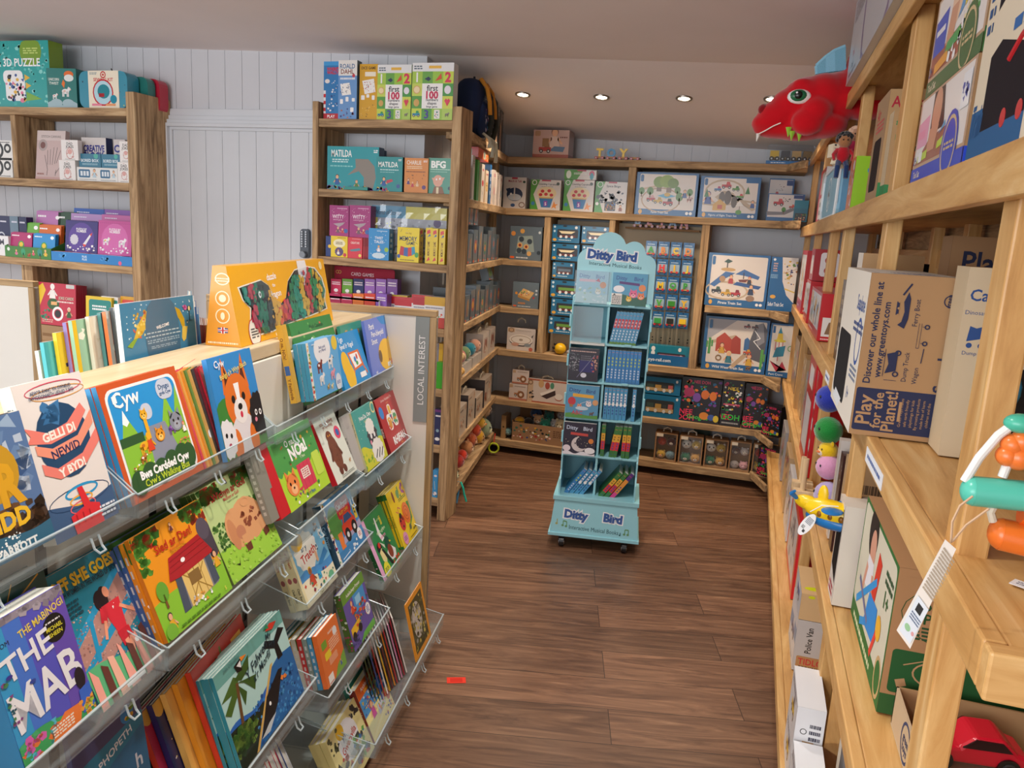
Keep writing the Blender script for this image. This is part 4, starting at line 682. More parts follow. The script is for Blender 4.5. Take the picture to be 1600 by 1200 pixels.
prod('picture_book','blue welcome book with a golden arch of flowers, standing at the ledge','book',s1-s0,.012,zt_-1.142,gp(s0,-1.096,1.142),GRZ,.07,
 'bg 3f86ae;O .5;s 161 70 .05 .3 .95 .95 .009 e8f4f8,c8e4f0;p d8b848 .12 .3 .2 .6 .3 .8 .45 .88 .6 .84 .56 .72 .44 .7 .34 .6 .24 .4;s 162 60 .14 .34 .5 .82 .02 e8d068,c89a30,d06a5a,e8e0a0;p c8a428 .5 .86 .65 .88 .78 .76 .84 .56 .84 .4 .8 .4 .76 .58 .68 .72 .55 .78;p e8c858 .78 .2 .8 .42 .88 .4 .84 .16 .8 .12;e .52 .3 .24 .4 44708e;t WELCOME .52 .5 .06 fff 6;x .3 .38 .74 .42 1 b8d0dc;x .28 .31 .76 .35 1 b8d0dc;x .3 .2 .74 .28 2 9ab8cc;x .34 .1 .7 .16 2 9ab8cc;p 8ab03a .04 .24 .12 .34 .18 .36 .1 .2;p 3a4a54 .88 .72 .9 .8 .94 .8 .96 .72;l .92 .5 .92 .72 .01 2a3a44;e .92 .75 .015 .02 f0e0a0;s 163 3 .84 .76 .88 .8 .03 d86ab0;x .86 .5 .96 .52 1 2a5a74','bg f0f0ee','','bg f4f4f4','3f86ae','gloss',None,True)
for k, (c, t, hh) in enumerate((('9ac8e0','pale blue',.25),('f0f0f0','white',.235),('2a5a9a','royal blue',.22),('4a90c8','mid blue',.20),('8a2a1c','brick red',.17),('7a2418','russet',.168),('96301e','rust red',.166),('c89a4a','tan',.165))):
    prod('picture_book', t+' book between the blue welcome book and the yellow dragon box','book', .16, .009, hh, gp(s1+.008+.012*k,-1.104-.002*k,1.142), GRZ+.55, .06, 'bg '+c, 'bg '+c, '', '', c, 'gloss', None, True)
# dragon toy in its window box
p = onz(377,543,LZT); q2 = onz(521,500,LZT)
r = ray(353,416); sq = p.dot(GU)+.0; q = CAM+r*(sq/r.dot(GU)); DH = q.z-LZT; dw = (q2-p).length; lean = (p.dot(GN)-q.dot(GN))
db = thing('toy_box','yellow cardboard window box holding a rainbow wooden dragon puzzle, on the gondola ledge','toy', p, (0,0,math.atan2((q2-p).y,(q2-p).x)))
mb = MB(); D0, D1 = 0.095, 0.035; le = min(max(lean,0.02),0.06)
prof = [(0,0),(D0,0),(le+D1,DH),(le,DH)]
mb.prism([(0,0),(D0,0),(le+D1,DH),(le,DH)], 0.0, dw, 0, 'f2b21e', 'gloss'); mb.c[0] = srgb('e79a17'); mb.c[1] = srgb('e79a17')
n_ = Vector((0,-DH,le)).normalized(); vv = Vector((0,le,DH)).normalized(); hh = math.hypot(le,DH)
A = Art(mb,(0,0,0),(1,0,0),vv,dw,hh,'gloss')
win = [(.07,.72),(.27,.78),(.33,.7),(.36,.5),(.42,.43),(.48,.5),(.53,.72),(.62,.86),(.74,.90),(.86,.86),(.93,.7),(.95,.5),(.92,.36),(.93,.22),(.86,.2),(.7,.17),(.5,.15),(.3,.1),(.16,.1),(.12,.3),(.14,.45),(.09,.56)]
A.k = 1; A.poly([(.5+(x-.5)*1.03,.48+(y-.48)*1.05) for x,y in win],'f6f2e4'); A.k = 2; A.poly(win,'3a3430')
dr = random.Random(5); cols = ['e04a34','e87a2a','f0c030','3aa04a','2a9a8a','c8304a','2f8a70','e8a030','b83040']
A.k = 3
def inside(x, y):
    c = False; n = len(win)
    for i in range(n):
        x0,y0 = win[i]; x1,y1 = win[(i+1)%n]
        if (y0 > y) != (y1 > y) and x < (x1-x0)*(y-y0)/(y1-y0)+x0: c = not c
    return c
wd = MB(); band = ['2a9a8a','c8304a','1f7a5a','3a3430','e8b030','e8602a','d8324a','2a8a5a','1f9a80','e8b82a','d8404a','2a9a5a','f0c030','2a8a70']
B = Art(wd,n_*0.001,(1,0,0),vv,dw,hh,'gloss')
for i in range(900):
    x, y = dr.uniform(.08,.94), dr.uniform(.1,.88)
    if inside(x,y) and inside(x+.012,y) and inside(x-.012,y) and inside(x,y+.03) and inside(x,y-.03):
        c = band[int((x-.06)/.9*14+dr.uniform(-.35,.35)) % 14]
        if y > .72-.1*math.sin(x*9) and x < .75 and x > .2 and dr.random() < .6: continue
        B.k = dr.randint(0,60); z = dr.uniform(.008,.016); B.poly([(x-z,y-z*3),(x+z*.4,y-z*3.4),(x+z,y-z),(x+z*.7,y+z*3),(x-z*.5,y+z*3.2),(x-z,y+z)], c)
B.k = 62; B.ell(.22,.6,.012,.014,'fff'); B.k = 63; B.ell(.222,.6,.006,.007,'111')
tag(wd.build('dragon_puzzle', db),'interlocking red, orange, yellow and green wooden dragon pieces')
A.k = 4
A.run('t dazzle .37 .82 .09 fff 3;t the .38 .7 .05 fff;t dragon .385 .58 .09 fff 3;p f4f4f8 .66 1 .76 1 .77 .8 .75 .68 .71 .62 .68 .68 .66 .8;t bigjigs .715 .82 .05 3a5ab0 0 .08;t toys .715 .74 .05 3a5ab0;e .13 .13 .05 .06 c0302a;e .13 .13 .045 .055 f4f0e4;x .1 .06 .16 .2 4 5a5a5a;e .94 .9 .02 .02 fbe8b0;t for_triple_educational_fun .42 .04 .05 fff6d8 0 .42')
A2 = Art(mb,(0,D0,0),(0,-1,0),(0,0,1),D0,DH,'gloss'); A2.O = Vector((-0.0003,D0,0))
A2.run('o .5 .84 .2 .16 .03 f8e8c0;x .3 .8 .7 .86 2 f8e8c0;o .5 .6 .2 .2 .03 f8e8c0;e .5 .6 .1 .1 f8e8c0;o .5 .38 .2 .2 .03 f8e8c0;e .5 .38 .06 .1 f8e8c0;r .36 .17 .64 .23 2a3a7a;l .36 .2 .64 .2 .06 f4f4f4;l .5 .16 .5 .24 .1 f4f4f4;l .36 .2 .64 .2 .03 c02020;l .5 .16 .5 .24 .05 c02020;x .08 .02 .92 .06 1 f8e8c0')
tag(mb.build('carton', db),'yellow printed carton')
fm = MB(); F_ = Art(fm,n_*0.006,(1,0,0),vv,dw,hh,'film'); F_.poly(win,'fff'); fm.build('window_film', db)
# price ticket dropped on the floor
tk = MB(); c = onz(713,1062,0.003); tk.box((-.034,-.018,0),(.034,.018,.0008),'f0402c','card'); tk.box((-.022,-.012,.0008),(.022,.012,.0011),'d83020','card')
tag(tk.build('paper_slip', loc=(c.x,c.y,0.0005), rot=(0,0,0.42)),'small bright red paper slip lying on the wooden floor','paper')
# ================================================================== goods on the two rustic units left of the bay
def fb(name, label, cat, x0, x1, yt, z, spec='', Y=3.79, dd=.05, col='888', side='', rside='', top='', group=None, tilt=0, rz=0, mat='gloss', ym=None, h=None, sidecol=None, pages=False):
    ym = ym or yt+20
    A_ = ony(x0,ym,Y); B_ = ony(x1,ym,Y); T_ = ony((x0+x1)/2,yt,Y)
    hh = h or (T_.z-z)/math.cos(tilt)
    return prod(name,label,cat,max(.01,B_.x-A_.x)/math.cos(rz),dd,hh,(A_.x,Y,z),rz,tilt,spec,side,rside,top,col,mat,group,pages,sidecol=sidecol)
zt, z2, z3, z4 = LZ[0]+.001, LZ[1]+.001, LZ[2]+.001, 0.846
fb('puzzle_box','large turquoise 3D puzzle box with a white paper dragon, top of the left shelves','box',-62,76,64,zt,
 'bg 1fa3a0;s 1 160 .02 .05 .98 .95 .02 5fc4c0,8ad8d0,3ab4ae;e .8 .84 .12 .12 7aa02a;x .72 .8 .88 .9 3 c8dc7a;t MAKE_YOUR_3D_PUZZLE .45 .68 .12 fff 0 .9;u little_makers .3 .84 .04 e0f4f0;b .5 .1 .72 .46 .04 f4f4f4;b .48 .36 .7 .56 .04 f4f4f4;s 2 40 .5 .1 .72 .5 .02 e8b838,e87a9a,3a5a9a,3a3a3a;p e8b838 .72 .5 .78 .45 .72 .4;p e8b838 .73 .38 .79 .33 .73 .28;p 7ab03a .73 .1 .9 .13 .73 .24',3.80,.10,'1fa3a0','','bg 7a9a1c')
fb('puzzle_box','dark teal box with a rearing white unicorn, left of the sewing kit case','box',73,114,106,zt,
 'bg 2a7d78;e .75 .85 .16 .1 e8702a;e .75 .76 .16 .1 e8ece8;t UNICORN .24 .72 .07 e8f0e8 0 .36;t TWIST .24 .62 .07 e8f0e8;a .62 .42 .2 f0f0ee e8c0b0;p e8782a .5 .6 .56 .72 .62 .64 .58 .5;a .25 .3 .12 f0f0ee e87a6a;h .12 .05 1.5 a8c4cc;e .3 .12 .2 .12 a8c4cc;e .7 .12 .2 .12 a8c4cc',3.785,.12,'2a7d78','','bg 24706c',rz=.12)
ck = thing('craft_case','blue rounded craft case with a cream paper band, on top of the left shelves','case', ony(124,140,3.79).xy.to_3d()+Vector((0,0,zt)))
x1_ = ony(199,140,3.79).x-ony(124,140,3.79).x; hs = ony(160,111,3.79).z-zt
mb = MB(); mb.rbox((0,0,0),(x1_,.09,hs),.045,'2f8fa8','gloss',ax=1); A = Art(mb,(0,0,0),(1,0,0),(0,0,1),x1_,hs); A.k = 1; A.run('s 3 16 .04 .06 .96 .9 .016 e0d850,d8485a,1f3a4a'); mb.build('case_body', ck)
mb = MB(); mb.box((x1_*.2,-.002,0),(x1_*.83,.092,hs+.002),'f2e8d2','card'); Art(mb,(x1_*.2,-.002,0),(1,0,0),(0,0,1),x1_*.63,hs,'card').run('o .5 .9 .09 .09 .03 c8303a;e .5 .9 .03 .03 c8303a;t SEWING_KIT .5 .77 .09 c8303a 0 .8;e .48 .42 .34 .34 c8303a;e .48 .42 .3 .3 b8dce8;e .5 .45 .2 .18 2a8a98;r .34 .3 .52 .4 a82a34;e .82 .24 .11 .11 2a8fa8;r .1 .06 .42 .12 e88aa0;r .56 .06 .88 .12 e8a070;x .06 .9 .3 .97 2 8aa0a8'); mb.build('paper_band', ck)
mb = MB(); mb.torus((x1_/2,.045,hs),.03,.004,(0,1,0),'3a3a3a','plastic',12,6,0,PI); mb.build('handle', ck)
ck2 = thing('craft_case','green craft case behind the blue sewing kit case','case',(ony(199,140,3.9).x-.14,3.89,zt)); mb = MB(); mb.rbox((0,0,0),(x1_*.85,.06,hs*.94),.045,'2a7a72','gloss',ax=1); mb.build('case_body',ck2)
ck3 = thing('craft_case','red craft case with yellow dots at the back, right of the sewing kit','case',(ony(199,140,3.9).x-.10,3.96,zt)); mb = MB(); mb.rbox((0,0,0),(x1_*.8,.07,hs*.95),.045,'b81f3a','gloss',ax=1); A = Art(mb,(0,0,0),(1,0,0),(0,0,1),x1_*.8,hs*.95); A.k = 1; A.run('s 4 10 .1 .1 .9 .9 .02 f0d040'); mb.build('case_body',ck3)
for i, (y0, y1) in enumerate(((224,250),(250,277))):
    zz = z2 + (0 if i else ony(5,250,3.79).z-z2)
    fb('record_game','white box printed with black vinyl records, '+('lower' if i else 'upper')+' one at the left edge','box',-14,20,y0,zz,
     'bg ecebe6;e .3 .5 .3 .3 1c1c1c;e .3 .5 .2 .2 ecebe6;e .3 .5 .12 .12 1c1c1c;o .78 .6 .16 .16 .08 1c1c1c;x .1 .86 .9 .94 1 444;x .1 .04 .9 .1 1 444',3.79,.11,'ecebe6',h=.118)
fb('craft_kit','pale pink craft box showing a line drawing of a hand, leaning on the divider','box',52,96,203,z2,
 'bg d8c8c4;r 0 .05 1 .8 cdb4b0;u STITCH_CANVAS .5 .88 .05 3a3434 0 .8;e .22 .7 .16 .16 b0a09c;e .22 .7 .09 .09 7a4a44;l .5 .62 .5 .3 .012 3a3434;l .4 .6 .42 .3 .012 3a3434;l .62 .66 .58 .3 .012 3a3434;l .74 .66 .66 .32 .012 3a3434;l .86 .6 .72 .34 .012 3a3434;l .3 .5 .42 .2 .012 3a3434;l .7 .12 .95 .34 .012 3a3434;l .42 .2 .4 .08 .012 3a3434;l .72 .2 .7 .08 .012 3a3434;x .06 .08 .3 .14 1 a06a60;r 0 0 1 .05 c8a09a',3.80,.03,'cdb4b0',tilt=.12)
dj = 'bg eeeae6;t DAD .5 .82 .13 1c1c1c 0 .7;t JOKES .5 .67 .13 1c1c1c 0 .85;u mini .5 .94 .04 c05050;o .5 .34 .22 .26 .03 c88078;e .5 .42 .14 .12 e0a8a0;s 9 12 .3 .1 .75 .5 .03 d09088;x .2 .03 .8 .07 1 8a8a8a'
for i,(a,b,yt,zz,t) in enumerate(((93,118,248,z2,'lower left'),(96,122,214,z2+.118,'upper left'),(184,204,252,z2,'lower right'),(187,206,216,z2+.118,'upper right'))):
    fb('card_game','small white box of joke cards with a pink face, '+t+' of the four','card game',a,b,yt,zz,dj,3.785,.03,'eeeae6',h=.117,group=None)
fb('card_game','pale grey box with bold blue lettering, above the pair of teal boxes','card game',128,166,215,z2+.075,'bg d8d0cc;T CREATIVE .5 .66 .2 2a2f8a 0 .86;T BLOCK .5 .42 .24 2a2f8a 0 .84;x .2 .1 .8 .2 2 9a8a8a',3.85,.05,'d8d0cc','','bg 2f3a6a')
fb('card_game','blue-lettered pale box half hidden behind the right-hand joke card boxes','card game',178,196,218,z2+.075,'bg cfc6c4;T CR .5 .7 .24 2a2f8a;T BL .5 .4 .24 2a2f8a',3.85,.05,'cfc6c4')
for i,(a,b,t) in enumerate(((124,158,'left'),(159,188,'right'))):
    fb('card_game','teal blue boxed card set, '+t+' of the pair on the second shelf','card game',a,b,240,z2+.082,'bg 2f7894;t BORED_BOX .5 .5 .22 e8f4f8 0 .8;e .78 .85 .1 .1 4ab0a0;x .15 .15 .85 .3 2 a8ccd8',3.80,.06,'2f7894',h=.078)
for i,(a,b,t) in enumerate(((121,155,'left'),(155,184,'right'))):
    fb('card_game','small white box with a photo of a child at a window, '+t+' of the pair','card game',a,b,261,z2,'bg e6e6e2;b .08 .25 .6 .85 .05 2f6a90;r .16 .38 .26 .72 dfe8ee;r .3 .38 .4 .72 dfe8ee;r .44 .38 .54 .72 dfe8ee;m .8 .5 .14 b8d0dc 6a4a34;x .1 .08 .9 .14 1 6a6a6a',3.785,.06,'e6e6e2',h=.08)
# third shelf
for k,(a,b,c) in enumerate(((-12,16,'1c2050'),(16,30,'6a8294'),(29,42,'1c2450'))):
    fb('game_pack','slim '+('navy','slate blue','dark blue')[k]+' game pack standing in the white display at the left edge','card game',a,b,337+k,z3+.03,'bg %s;o .5 .4 .2 .2 .06 c8ccd8;x .2 .8 .8 .88 1 d8d8e8;x .3 .1 .7 .2 1 9aa'%c,3.86,.05,c)
fb('display_tray','white countertop display tray at the left end of the third shelf','display tray',-20,14,368,z3,'bg e6e6e8;t M .7 .7 .3 5a5a6a;e .4 .4 .2 .2 2f4a9a',3.80,.05,'e6e6e8')
def ctray(name, label, x0, x1, yt, col, spec, dd=.17):
    A_ = ony(x0,yt+8,3.775); B_ = ony(x1,yt+8,3.775); h = ony((x0+x1)/2,yt,3.775).z-z3; w = B_.x-A_.x
    t = thing(name, label, 'display tray', (A_.x,3.775,z3))
    mb = MB(); mb.box((0,0,0),(w,.003,h),col,'gloss'); Art(mb,(0,0,0),(1,0,0),(0,0,1),w,h).run(spec); mb.box((0,.003,0),(w,dd,.003),col,'gloss')
    for x in (0,w-.003): mb.prism([(.003,0),(dd,0),(dd,h*1.9),(.003,h)],x,x+.003,0,col,'gloss')
    mb.build('carton', t); return t, A_.x, w, h
ctray('display_tray','green printed card tray holding plant puzzle packs on the third shelf',8,80,386,'3a7d2f','bg 3a7d2f;e .08 .7 .03 .03 dfe8df;m .25 .4 .04 d86a9a e89a3a;y .4 .45 .08 2f9a6a;a .52 .3 .05 c83a2a 3a9a3a;m .62 .45 .04 d84a6a d84a6a;y .76 .5 .09 2a8a7a;m .88 .5 .05 e8c030 f0d040')
for (a,b,yt,c,Y,zz,t) in ((15,48,364,'b02a6a',3.80,.02,'magenta'),(50,84,366,'2a8fd0',3.80,.02,'sky blue'),(19,58,348,'6ab03a',3.84,.05,'leaf green'),(57,92,352,'d86a24',3.84,.05,'orange'),(52,90,330,'c07ab8',3.89,.08,'lilac'),(86,112,332,'1f4a30',3.89,.08,'bottle green')):
    for j in range(3):
        fb('puzzle_pack',t+' plant puzzle pack, '+('front','middle','back')[j]+' of three in the green tray','puzzle',a+j*2,b+j*2,yt-j*.5,z3+zz*.4,'bg %s;x .06 .84 .4 .92 1 fff;e .86 .86 .08 .06 fff;y .5 .4 .24 3a9a4a;e .5 .5 .09 .09 f0c838'%c,Y+.004+j*.009,.006,c,tilt=.12)
ctray('display_tray','bright blue card tray holding two spiral puzzle pads on the third shelf',80,207,397,'1f80c8','bg 1f80c8;t PLUS .42 .66 .22 e8f4fc;t PLUS .42 .36 .22 e8f4fc;s 5 8 .1 .3 .2 .7 .02 4aa0e0;s 6 8 .62 .3 .72 .7 .02 4aa0e0;e .85 .25 .02 .02 e85a8a')
for (a,b,yt,c,c2,t) in ((100,150,343,'3a2f7a','e8483a','purple space'),(151,203,343,'c8509a','f0a0d0','pink unicorn')):
    o = fb('puzzle_pad',t+' spiral puzzle pad standing in the blue tray','puzzle',a,b,yt+2,z3+.05,'bg %s;e .5 .45 .4 .4 %s;t PUZZLE_BY .5 .75 .06 fff 0 .5;t NUMBER .5 .68 .07 fff 0 .6;%ss 7 16 .05 .03 .95 .3 .035 fff,f0f0f0'%(c,'5a3f9a' if c2 == 'e8483a' else 'd86ab0','p e8e8ee .56 .3 .64 .27 .8 .56 .76 .6;p e8483a .76 .6 .84 .66 .8 .54;j .28 .42 .12 .12 d0d0dc;p e8483a .54 .3 .6 .2 .66 .28;' if c2 == 'e8483a' else 'a .24 .42 .14 f4f0f4 f0c040;a .72 .4 .16 f4f0f4 f0a0d0;'),3.835,.012,c,tilt=.10)
    w = o.dimensions.x; h = o.dimensions.z; mb = MB()
    W_ = ony(b,360,3.835).x-ony(a,360,3.835).x; Hh = (ony(125,yt+2,3.835).z-z3-.05)/math.cos(.10)
    for i in range(16): mb.torus((W_*(.06+.88*i/15),.006,Hh-.003),.006,.0012,(1,0,0),'2a2a3a','metal',8,5)
    mb.build('spiral_binding', o)
for (a,b,yt,Y,c,t) in ((112,160,326,3.93,'2a60b8','royal blue'),(158,204,328,3.93,'8a5ab0','violet'),(108,156,334,3.89,'b890c8','pale lilac'),(156,203,336,3.89,'c86aa8','rose')):
    for j in range(2): fb('puzzle_pad',t+' puzzle pad behind the two front pads, '+('nearer copy','farther copy')[j],'puzzle',a+j,b+j,yt,z3+.03,'bg %s;x .1 .9 .5 .94 1 dde;s 8 12 .1 .1 .9 .8 .05 fff,e0e0f0'%c,Y+j*.014,.01,c,tilt=.08)
for (x0,c) in ((84,'e05a2a'),(140,'7a4a9a')):
    o = fb('bead_box',('orange' if c == 'e05a2a' else 'purple')+'-rimmed box of tiny coloured pieces at the front of the blue tray','box',x0,x0+54,389,z3+.012,'bg %s;r .05 .2 .95 1 dde;s 9 90 .06 .2 .94 .95 .03 d8303a,f0a030,f0e040,3aa04a,2a6ac8,8a3ab0'%c,3.784,.045,c,h=.045)
# lower shelf
zz = 0.846
pl = fb('storage_box','plain cardboard tray under the red card sets, low on the left shelves','box',60,130,505,0.742,'bg a88a68;r .1 .3 .9 .5 8a6a4a',3.80,.16,'a88a68',mat='card',h=.10)
for k in range(6):
    fb('flash_cards','red rounded card set with cartoon figures, '+('front','second','third','fourth','fifth','rearmost')[k]+' of the stack of six','card game',58+k*3.0,116+k*3.0,443+k*.3,zz,
      'bg c02440;p e8c020 0 .9 .12 .98 .2 .82 .02 .4 0 .45;b .74 .9 .96 .99 .02 c8ccc8;m .38 .76 .14 f0ece8 f0ece8 f0ece8;e .4 .5 .16 .12 2f5a2a;r .34 .48 .5 .56 e8b070;t JOKE_CARDS .74 .66 .07 b8c8b0 0 .4;x .5 .54 .94 .6 1 f0e0d8;o .52 .28 .15 .15 .05 f4f4f4;e .52 .28 .08 .08 222;m .82 .3 .1 2f5a2a f0ece8;s 10 10 .05 .1 .3 .4 .05 2f5a2a,3a8a6a;x .1 .05 .4 .14 2 e8b0a0',3.81+k*.016,.012,'b02038',tilt=.06)
for k,(a,b,c,c2,t) in enumerate(((132,172,'e8c828','1f8a84','yellow and teal'),(156,182,'e8e8e4','1f8a84','white'),(186,209,'e0a828','d84a3a','amber and red'))):
    fb('activity_pack',t+' travel activity pack low on the left shelves','toy',a,b,464,.742,'bg %s;b .12 .1 .98 .94 .08 %s;x .25 .72 .8 .84 2 fff;s 11 12 .2 .1 .9 .6 .07 e8503a,fff,3a3a6a;e .6 .45 .2 .12 f4f4f4'%(c,c2),3.80+k*.02,.03,c,tilt=.05)
# ------------------------------------------------------------------ middle unit
q1,q2,q3,q4,q5,q6,q7 = [z+.001 for z in MZ]
fb('dice_game','slim blue and red striped box for a search-and-find dice game, leftmost on the top shelf','board game',506,530,96,q1,
 'bg 2a7ab8;r 0 .93 1 1 3a9ad8;T WHERE\'S .6 .87 .055 c8202c 0 .8;T WALLY? .6 .81 .055 c8202c 0 .8;r 0 .0 1 .1 c02030;t PLAY .5 .05 .05 fff;r 0 .1 .14 .5 e8e8ec;r 0 .14 .14 .2 c8202c;r 0 .26 .14 .32 c8202c;r 0 .38 .14 .44 c8202c;e .24 .66 .16 .12 e8e0dc;s 12 22 .3 .15 .95 .7 .07 f0f0f4,2a4a8a,e8e8f0',3.80,.05,'2a7ab8')
fb('dice_game','tall pale blue and white dice game box, second from the left on the top shelf','board game',529,558,94,q1,
 'bg 6a9ad0;r 0 .74 1 1 e8e6e2;t ROALD .48 .9 .08 3a6a9a 0 .8;t DAHL .48 .81 .08 8a4a3a 0 .7;e .82 .74 .08 .08 c83a4a;x .1 .66 .9 .72 1 e8ecf4;p f4f2ee .1 .6 .6 .62 .7 .42 .2 .4;s 13 30 .1 .42 .65 .6 .03 3a3a4a,8aa0c0;b .1 .26 .26 .34 .03 f4f4f4;b .4 .3 .56 .38 .03 f4f4f4;b .66 .12 .84 .2 .03 f4f4f4;b .74 .3 .9 .36 .03 f4f4f4;s 14 14 .1 .02 .9 .2 .06 8a5a8a,3a4a8a,c87a5a',3.785,.05,'6a9ad0','','bg 3f6a9a;r 0 .74 1 1 5a6a74')
fb('dice_game','mustard yellow dice game box with fanned cards, third on the top shelf','board game',562,590,100,q1,
 'bg d8a428;t DICE_GAME .5 .93 .05 3a2a1a 0 .8;b .3 .78 .9 .86 .02 f4ecd8;p f4f2ee .15 .7 .8 .74 .9 .5 .3 .46;s 15 30 .2 .5 .85 .7 .03 3a3a4a,b02a2a;b .1 .36 .3 .44 .03 f4f4f4;b .4 .4 .56 .46 .03 f4f4f4;b .7 .36 .86 .44 .03 f4f4f4;s 16 16 .1 .05 .9 .3 .05 8a6a2a,e8c060',3.80,.05,'d8a428')
f100 = 'bg 7ab03a;r 0 .85 1 1 e6e8ea;x .04 .88 .24 .96 2 5a6a7a;r .4 .9 .7 .95 e8b848;r 0 .64 .25 .85 a8cc50;r .25 .64 .5 .85 6aa84a;r .5 .64 .75 .85 9ac848;r .75 .64 1 .85 c8d850;r 0 .42 .25 .64 c8d860;r .75 .42 1 .64 4a9a4a;r 0 .2 .25 .42 5aa048;r .75 .2 1 .42 d0d858;r 0 0 .25 .2 c8d850;r .25 0 .5 .2 5aa04a;r .5 0 .75 .2 9ac84a;r .75 0 1 .2 b0d060;t 1 .12 .75 .17 f4f4f4;p 2a3a5a .3 .72 .4 .76 .46 .72 .4 .68;p d8503a .56 .68 .7 .82 .72 .72;T 2 .87 .75 .17 d8305a;e .12 .53 .09 .09 d8b070;e .12 .53 .07 .07 f0dcb0;r .25 .2 .75 .64 f4f4f2;t first .5 .56 .1 1c2a3a;T 100 .5 .44 .13 c8305a 0 .42;t numbers .5 .355 .05 2a2a3a;t shapes .5 .295 .05 2a2a3a;t bingo_game .5 .235 .035 2a2a3a;e .87 .53 .08 .09 e8e4ee;e .12 .3 .07 .08 d0a860;p d83a5a .8 .34 .84 .38 .87 .35 .9 .38 .94 .34 .87 .24;v .12 .07 .09 2a8ab0 3a9a5a;t 3 .37 .1 .15 4a3a9a;b .56 .02 .7 .18 .02 e8e8e0;s 17 6 .58 .04 .68 .16 .02 c83a4a,2a7a7a;a .87 .1 .07 8a8478 9a9488'
fb('bingo_game','green checkered first-words bingo box, left of the two on the top shelf','board game',590,643,101,q1,f100,3.79,.06,'7ab03a','','bg c8d0d4')
fb('bingo_game','green checkered first-words bingo box at the right end of the top shelf','board game',644.5,709,98,q1,f100,3.775,.06,'7ab03a','','bg c8d0d4')
sp = fb('board_game','long turquoise game box with a big grey shape on the second shelf','board game',511.5,592,229,q2,
 'bg 1f9aa4;t MATILDA .28 .84 .16 f4f8f4 0 .4;x .1 .62 .42 .72 2 c8e8e8;x .06 .52 .5 .57 1 8ad0d0;x .9 .86 .98 .94 2 f4f4f4;p 8a8278 .55 .72 .8 .72 .92 .56 .95 .3 .9 .05 .72 .05 .72 .3 .62 .44 .4 .34 .56 .52;m .2 .2 .08 2a5aa0 2a2a3a;s 18 50 .0 .0 .9 .08 .03 b03a6a,7a4a9a,e8c040,3a5aa0;m .58 .12 .06 5a8a3a c86a3a',3.80,.06,'1f9aa4','','bg 24507a')
for j in range(3): fb('board_game','dark blue game edge peeping out behind the long turquoise box, '+('first','second','third')[j]+' in line','board game',586+j*3,596+j*3,233+j*1.2,q2,'bg 24507a;x .2 .2 .8 .9 3 8ab',3.86+j*.02,.015,'24507a')
fb('board_game','small turquoise spelling game overlapping the long turquoise box','board game',588,629,245,q2,
 'bg 1f8f92;t MATILDA .45 .78 .15 f4f8f4 0 .75;x .15 .6 .85 .65 1 c8e8e8;x .15 .54 .7 .57 1 9ad0d0;m .3 .25 .14 2a5aa0 1c1c2a;p c83a4a .4 .22 .66 .3 .6 .36 .4 .32;s 19 20 .0 .0 .5 .1 .05 b03a6a,3a5aa0,e8c040;e .85 .16 .07 .07 3a5a9a;x .84 .88 .96 .94 2 fff',3.785,.05,'1f8f92','','bg 1c4a5a')
fb('board_game','orange number game on the second shelf','board game',632,669,247,q2,
 'bg d8883a;t CHARLIE .4 .87 .12 f4e8d8 0 .62;x .1 .68 .75 .78 2 f0d0a8;x .08 .58 .9 .63 1 7a3a1a;m .18 .3 .1 5a3a7a 3a2a2a;m .36 .22 .1 c83a4a e8a040;m .56 .24 .1 e8c8a0 8a4a2a;s 20 10 .1 .4 .9 .55 .025 5a3a2a;e .84 .16 .08 .08 5a3a7a;x .8 .88 .96 .94 2 fff',3.79,.05,'d8883a')
fb('board_game','sea-green game with a pink face at the right end of the second shelf','board game',669,707,247,q2,
 'bg 4f9a86;T BFG .42 .82 .19 f4f8f4;x .1 .66 .95 .7 1 c8e8d8;x .1 .6 .8 .63 1 a8d8c8;e .42 .36 .2 .22 e0a890;p e0a890 .16 .44 .26 .3 .3 .44;p e0a890 .7 .46 .58 .3 .56 .46;e .36 .4 .03 .04 fff;e .5 .42 .03 .04 fff;p 8a5a3a .2 0 .7 0 .6 .2 .28 .2;r .36 0 .46 .18 e8d8b0;e .9 .16 .06 .07 2a4a5a',3.80,.05,'4f9a86')
fb('game_tube','flat green box lying in front of the long turquoise game','board game',538,574,290,q2,'bg 1f8f86',3.772,.02,'1f8f86','','bg 24406a',h=.016)
wt = 'bg a8307c;t WITTY .45 .64 .12 f0e0ec 0 .6;u word_game .45 .54 .05 f0d0e4 0 .6;x .4 .88 .9 .93 1 e0b0d0;s 21 14 .08 .5 .92 .9 .02 e0a0cc,f4e8f0;p b0a0a8 .2 .4 .8 .46 .7 .38 .5 .3;m .45 .18 .13 7a5a6a c8a8a0;m .68 .16 .1 c83a4a e8c8b0;e .86 .18 .1 .1 3a6ab0'
for i,(a,b,t) in enumerate(((515,545,'left'),(546,579,'right'))): fb('card_game','magenta word game box, '+t+' of the pair resting on smaller boxes','card game',a,b,321,ony(530,369,3.8).z,wt,3.80,.06,'a8307c','','bg 8a2466')
fb('card_game','navy card box partly hidden at the far left of the third shelf','card game',509,521,369,q3,'bg 1f3a7a;e .5 .5 .2 .2 e8c040',3.80,.06,'1f3a7a')
fb('card_game','yellow card box with a round cream title under the magenta games','card game',517,543,369,q3,'bg e8cc2a;e .5 .66 .36 .22 f0e8c0;x .3 .6 .7 .74 2 5a4a2a;x .4 .9 .9 .95 1 6a5a2a;j .5 .26 .24 .22 5a4a7a;m .45 .22 .12 e8e8e8 c85a3a;e .84 .12 .1 .1 c83a4a',3.785,.06,'e8cc2a')
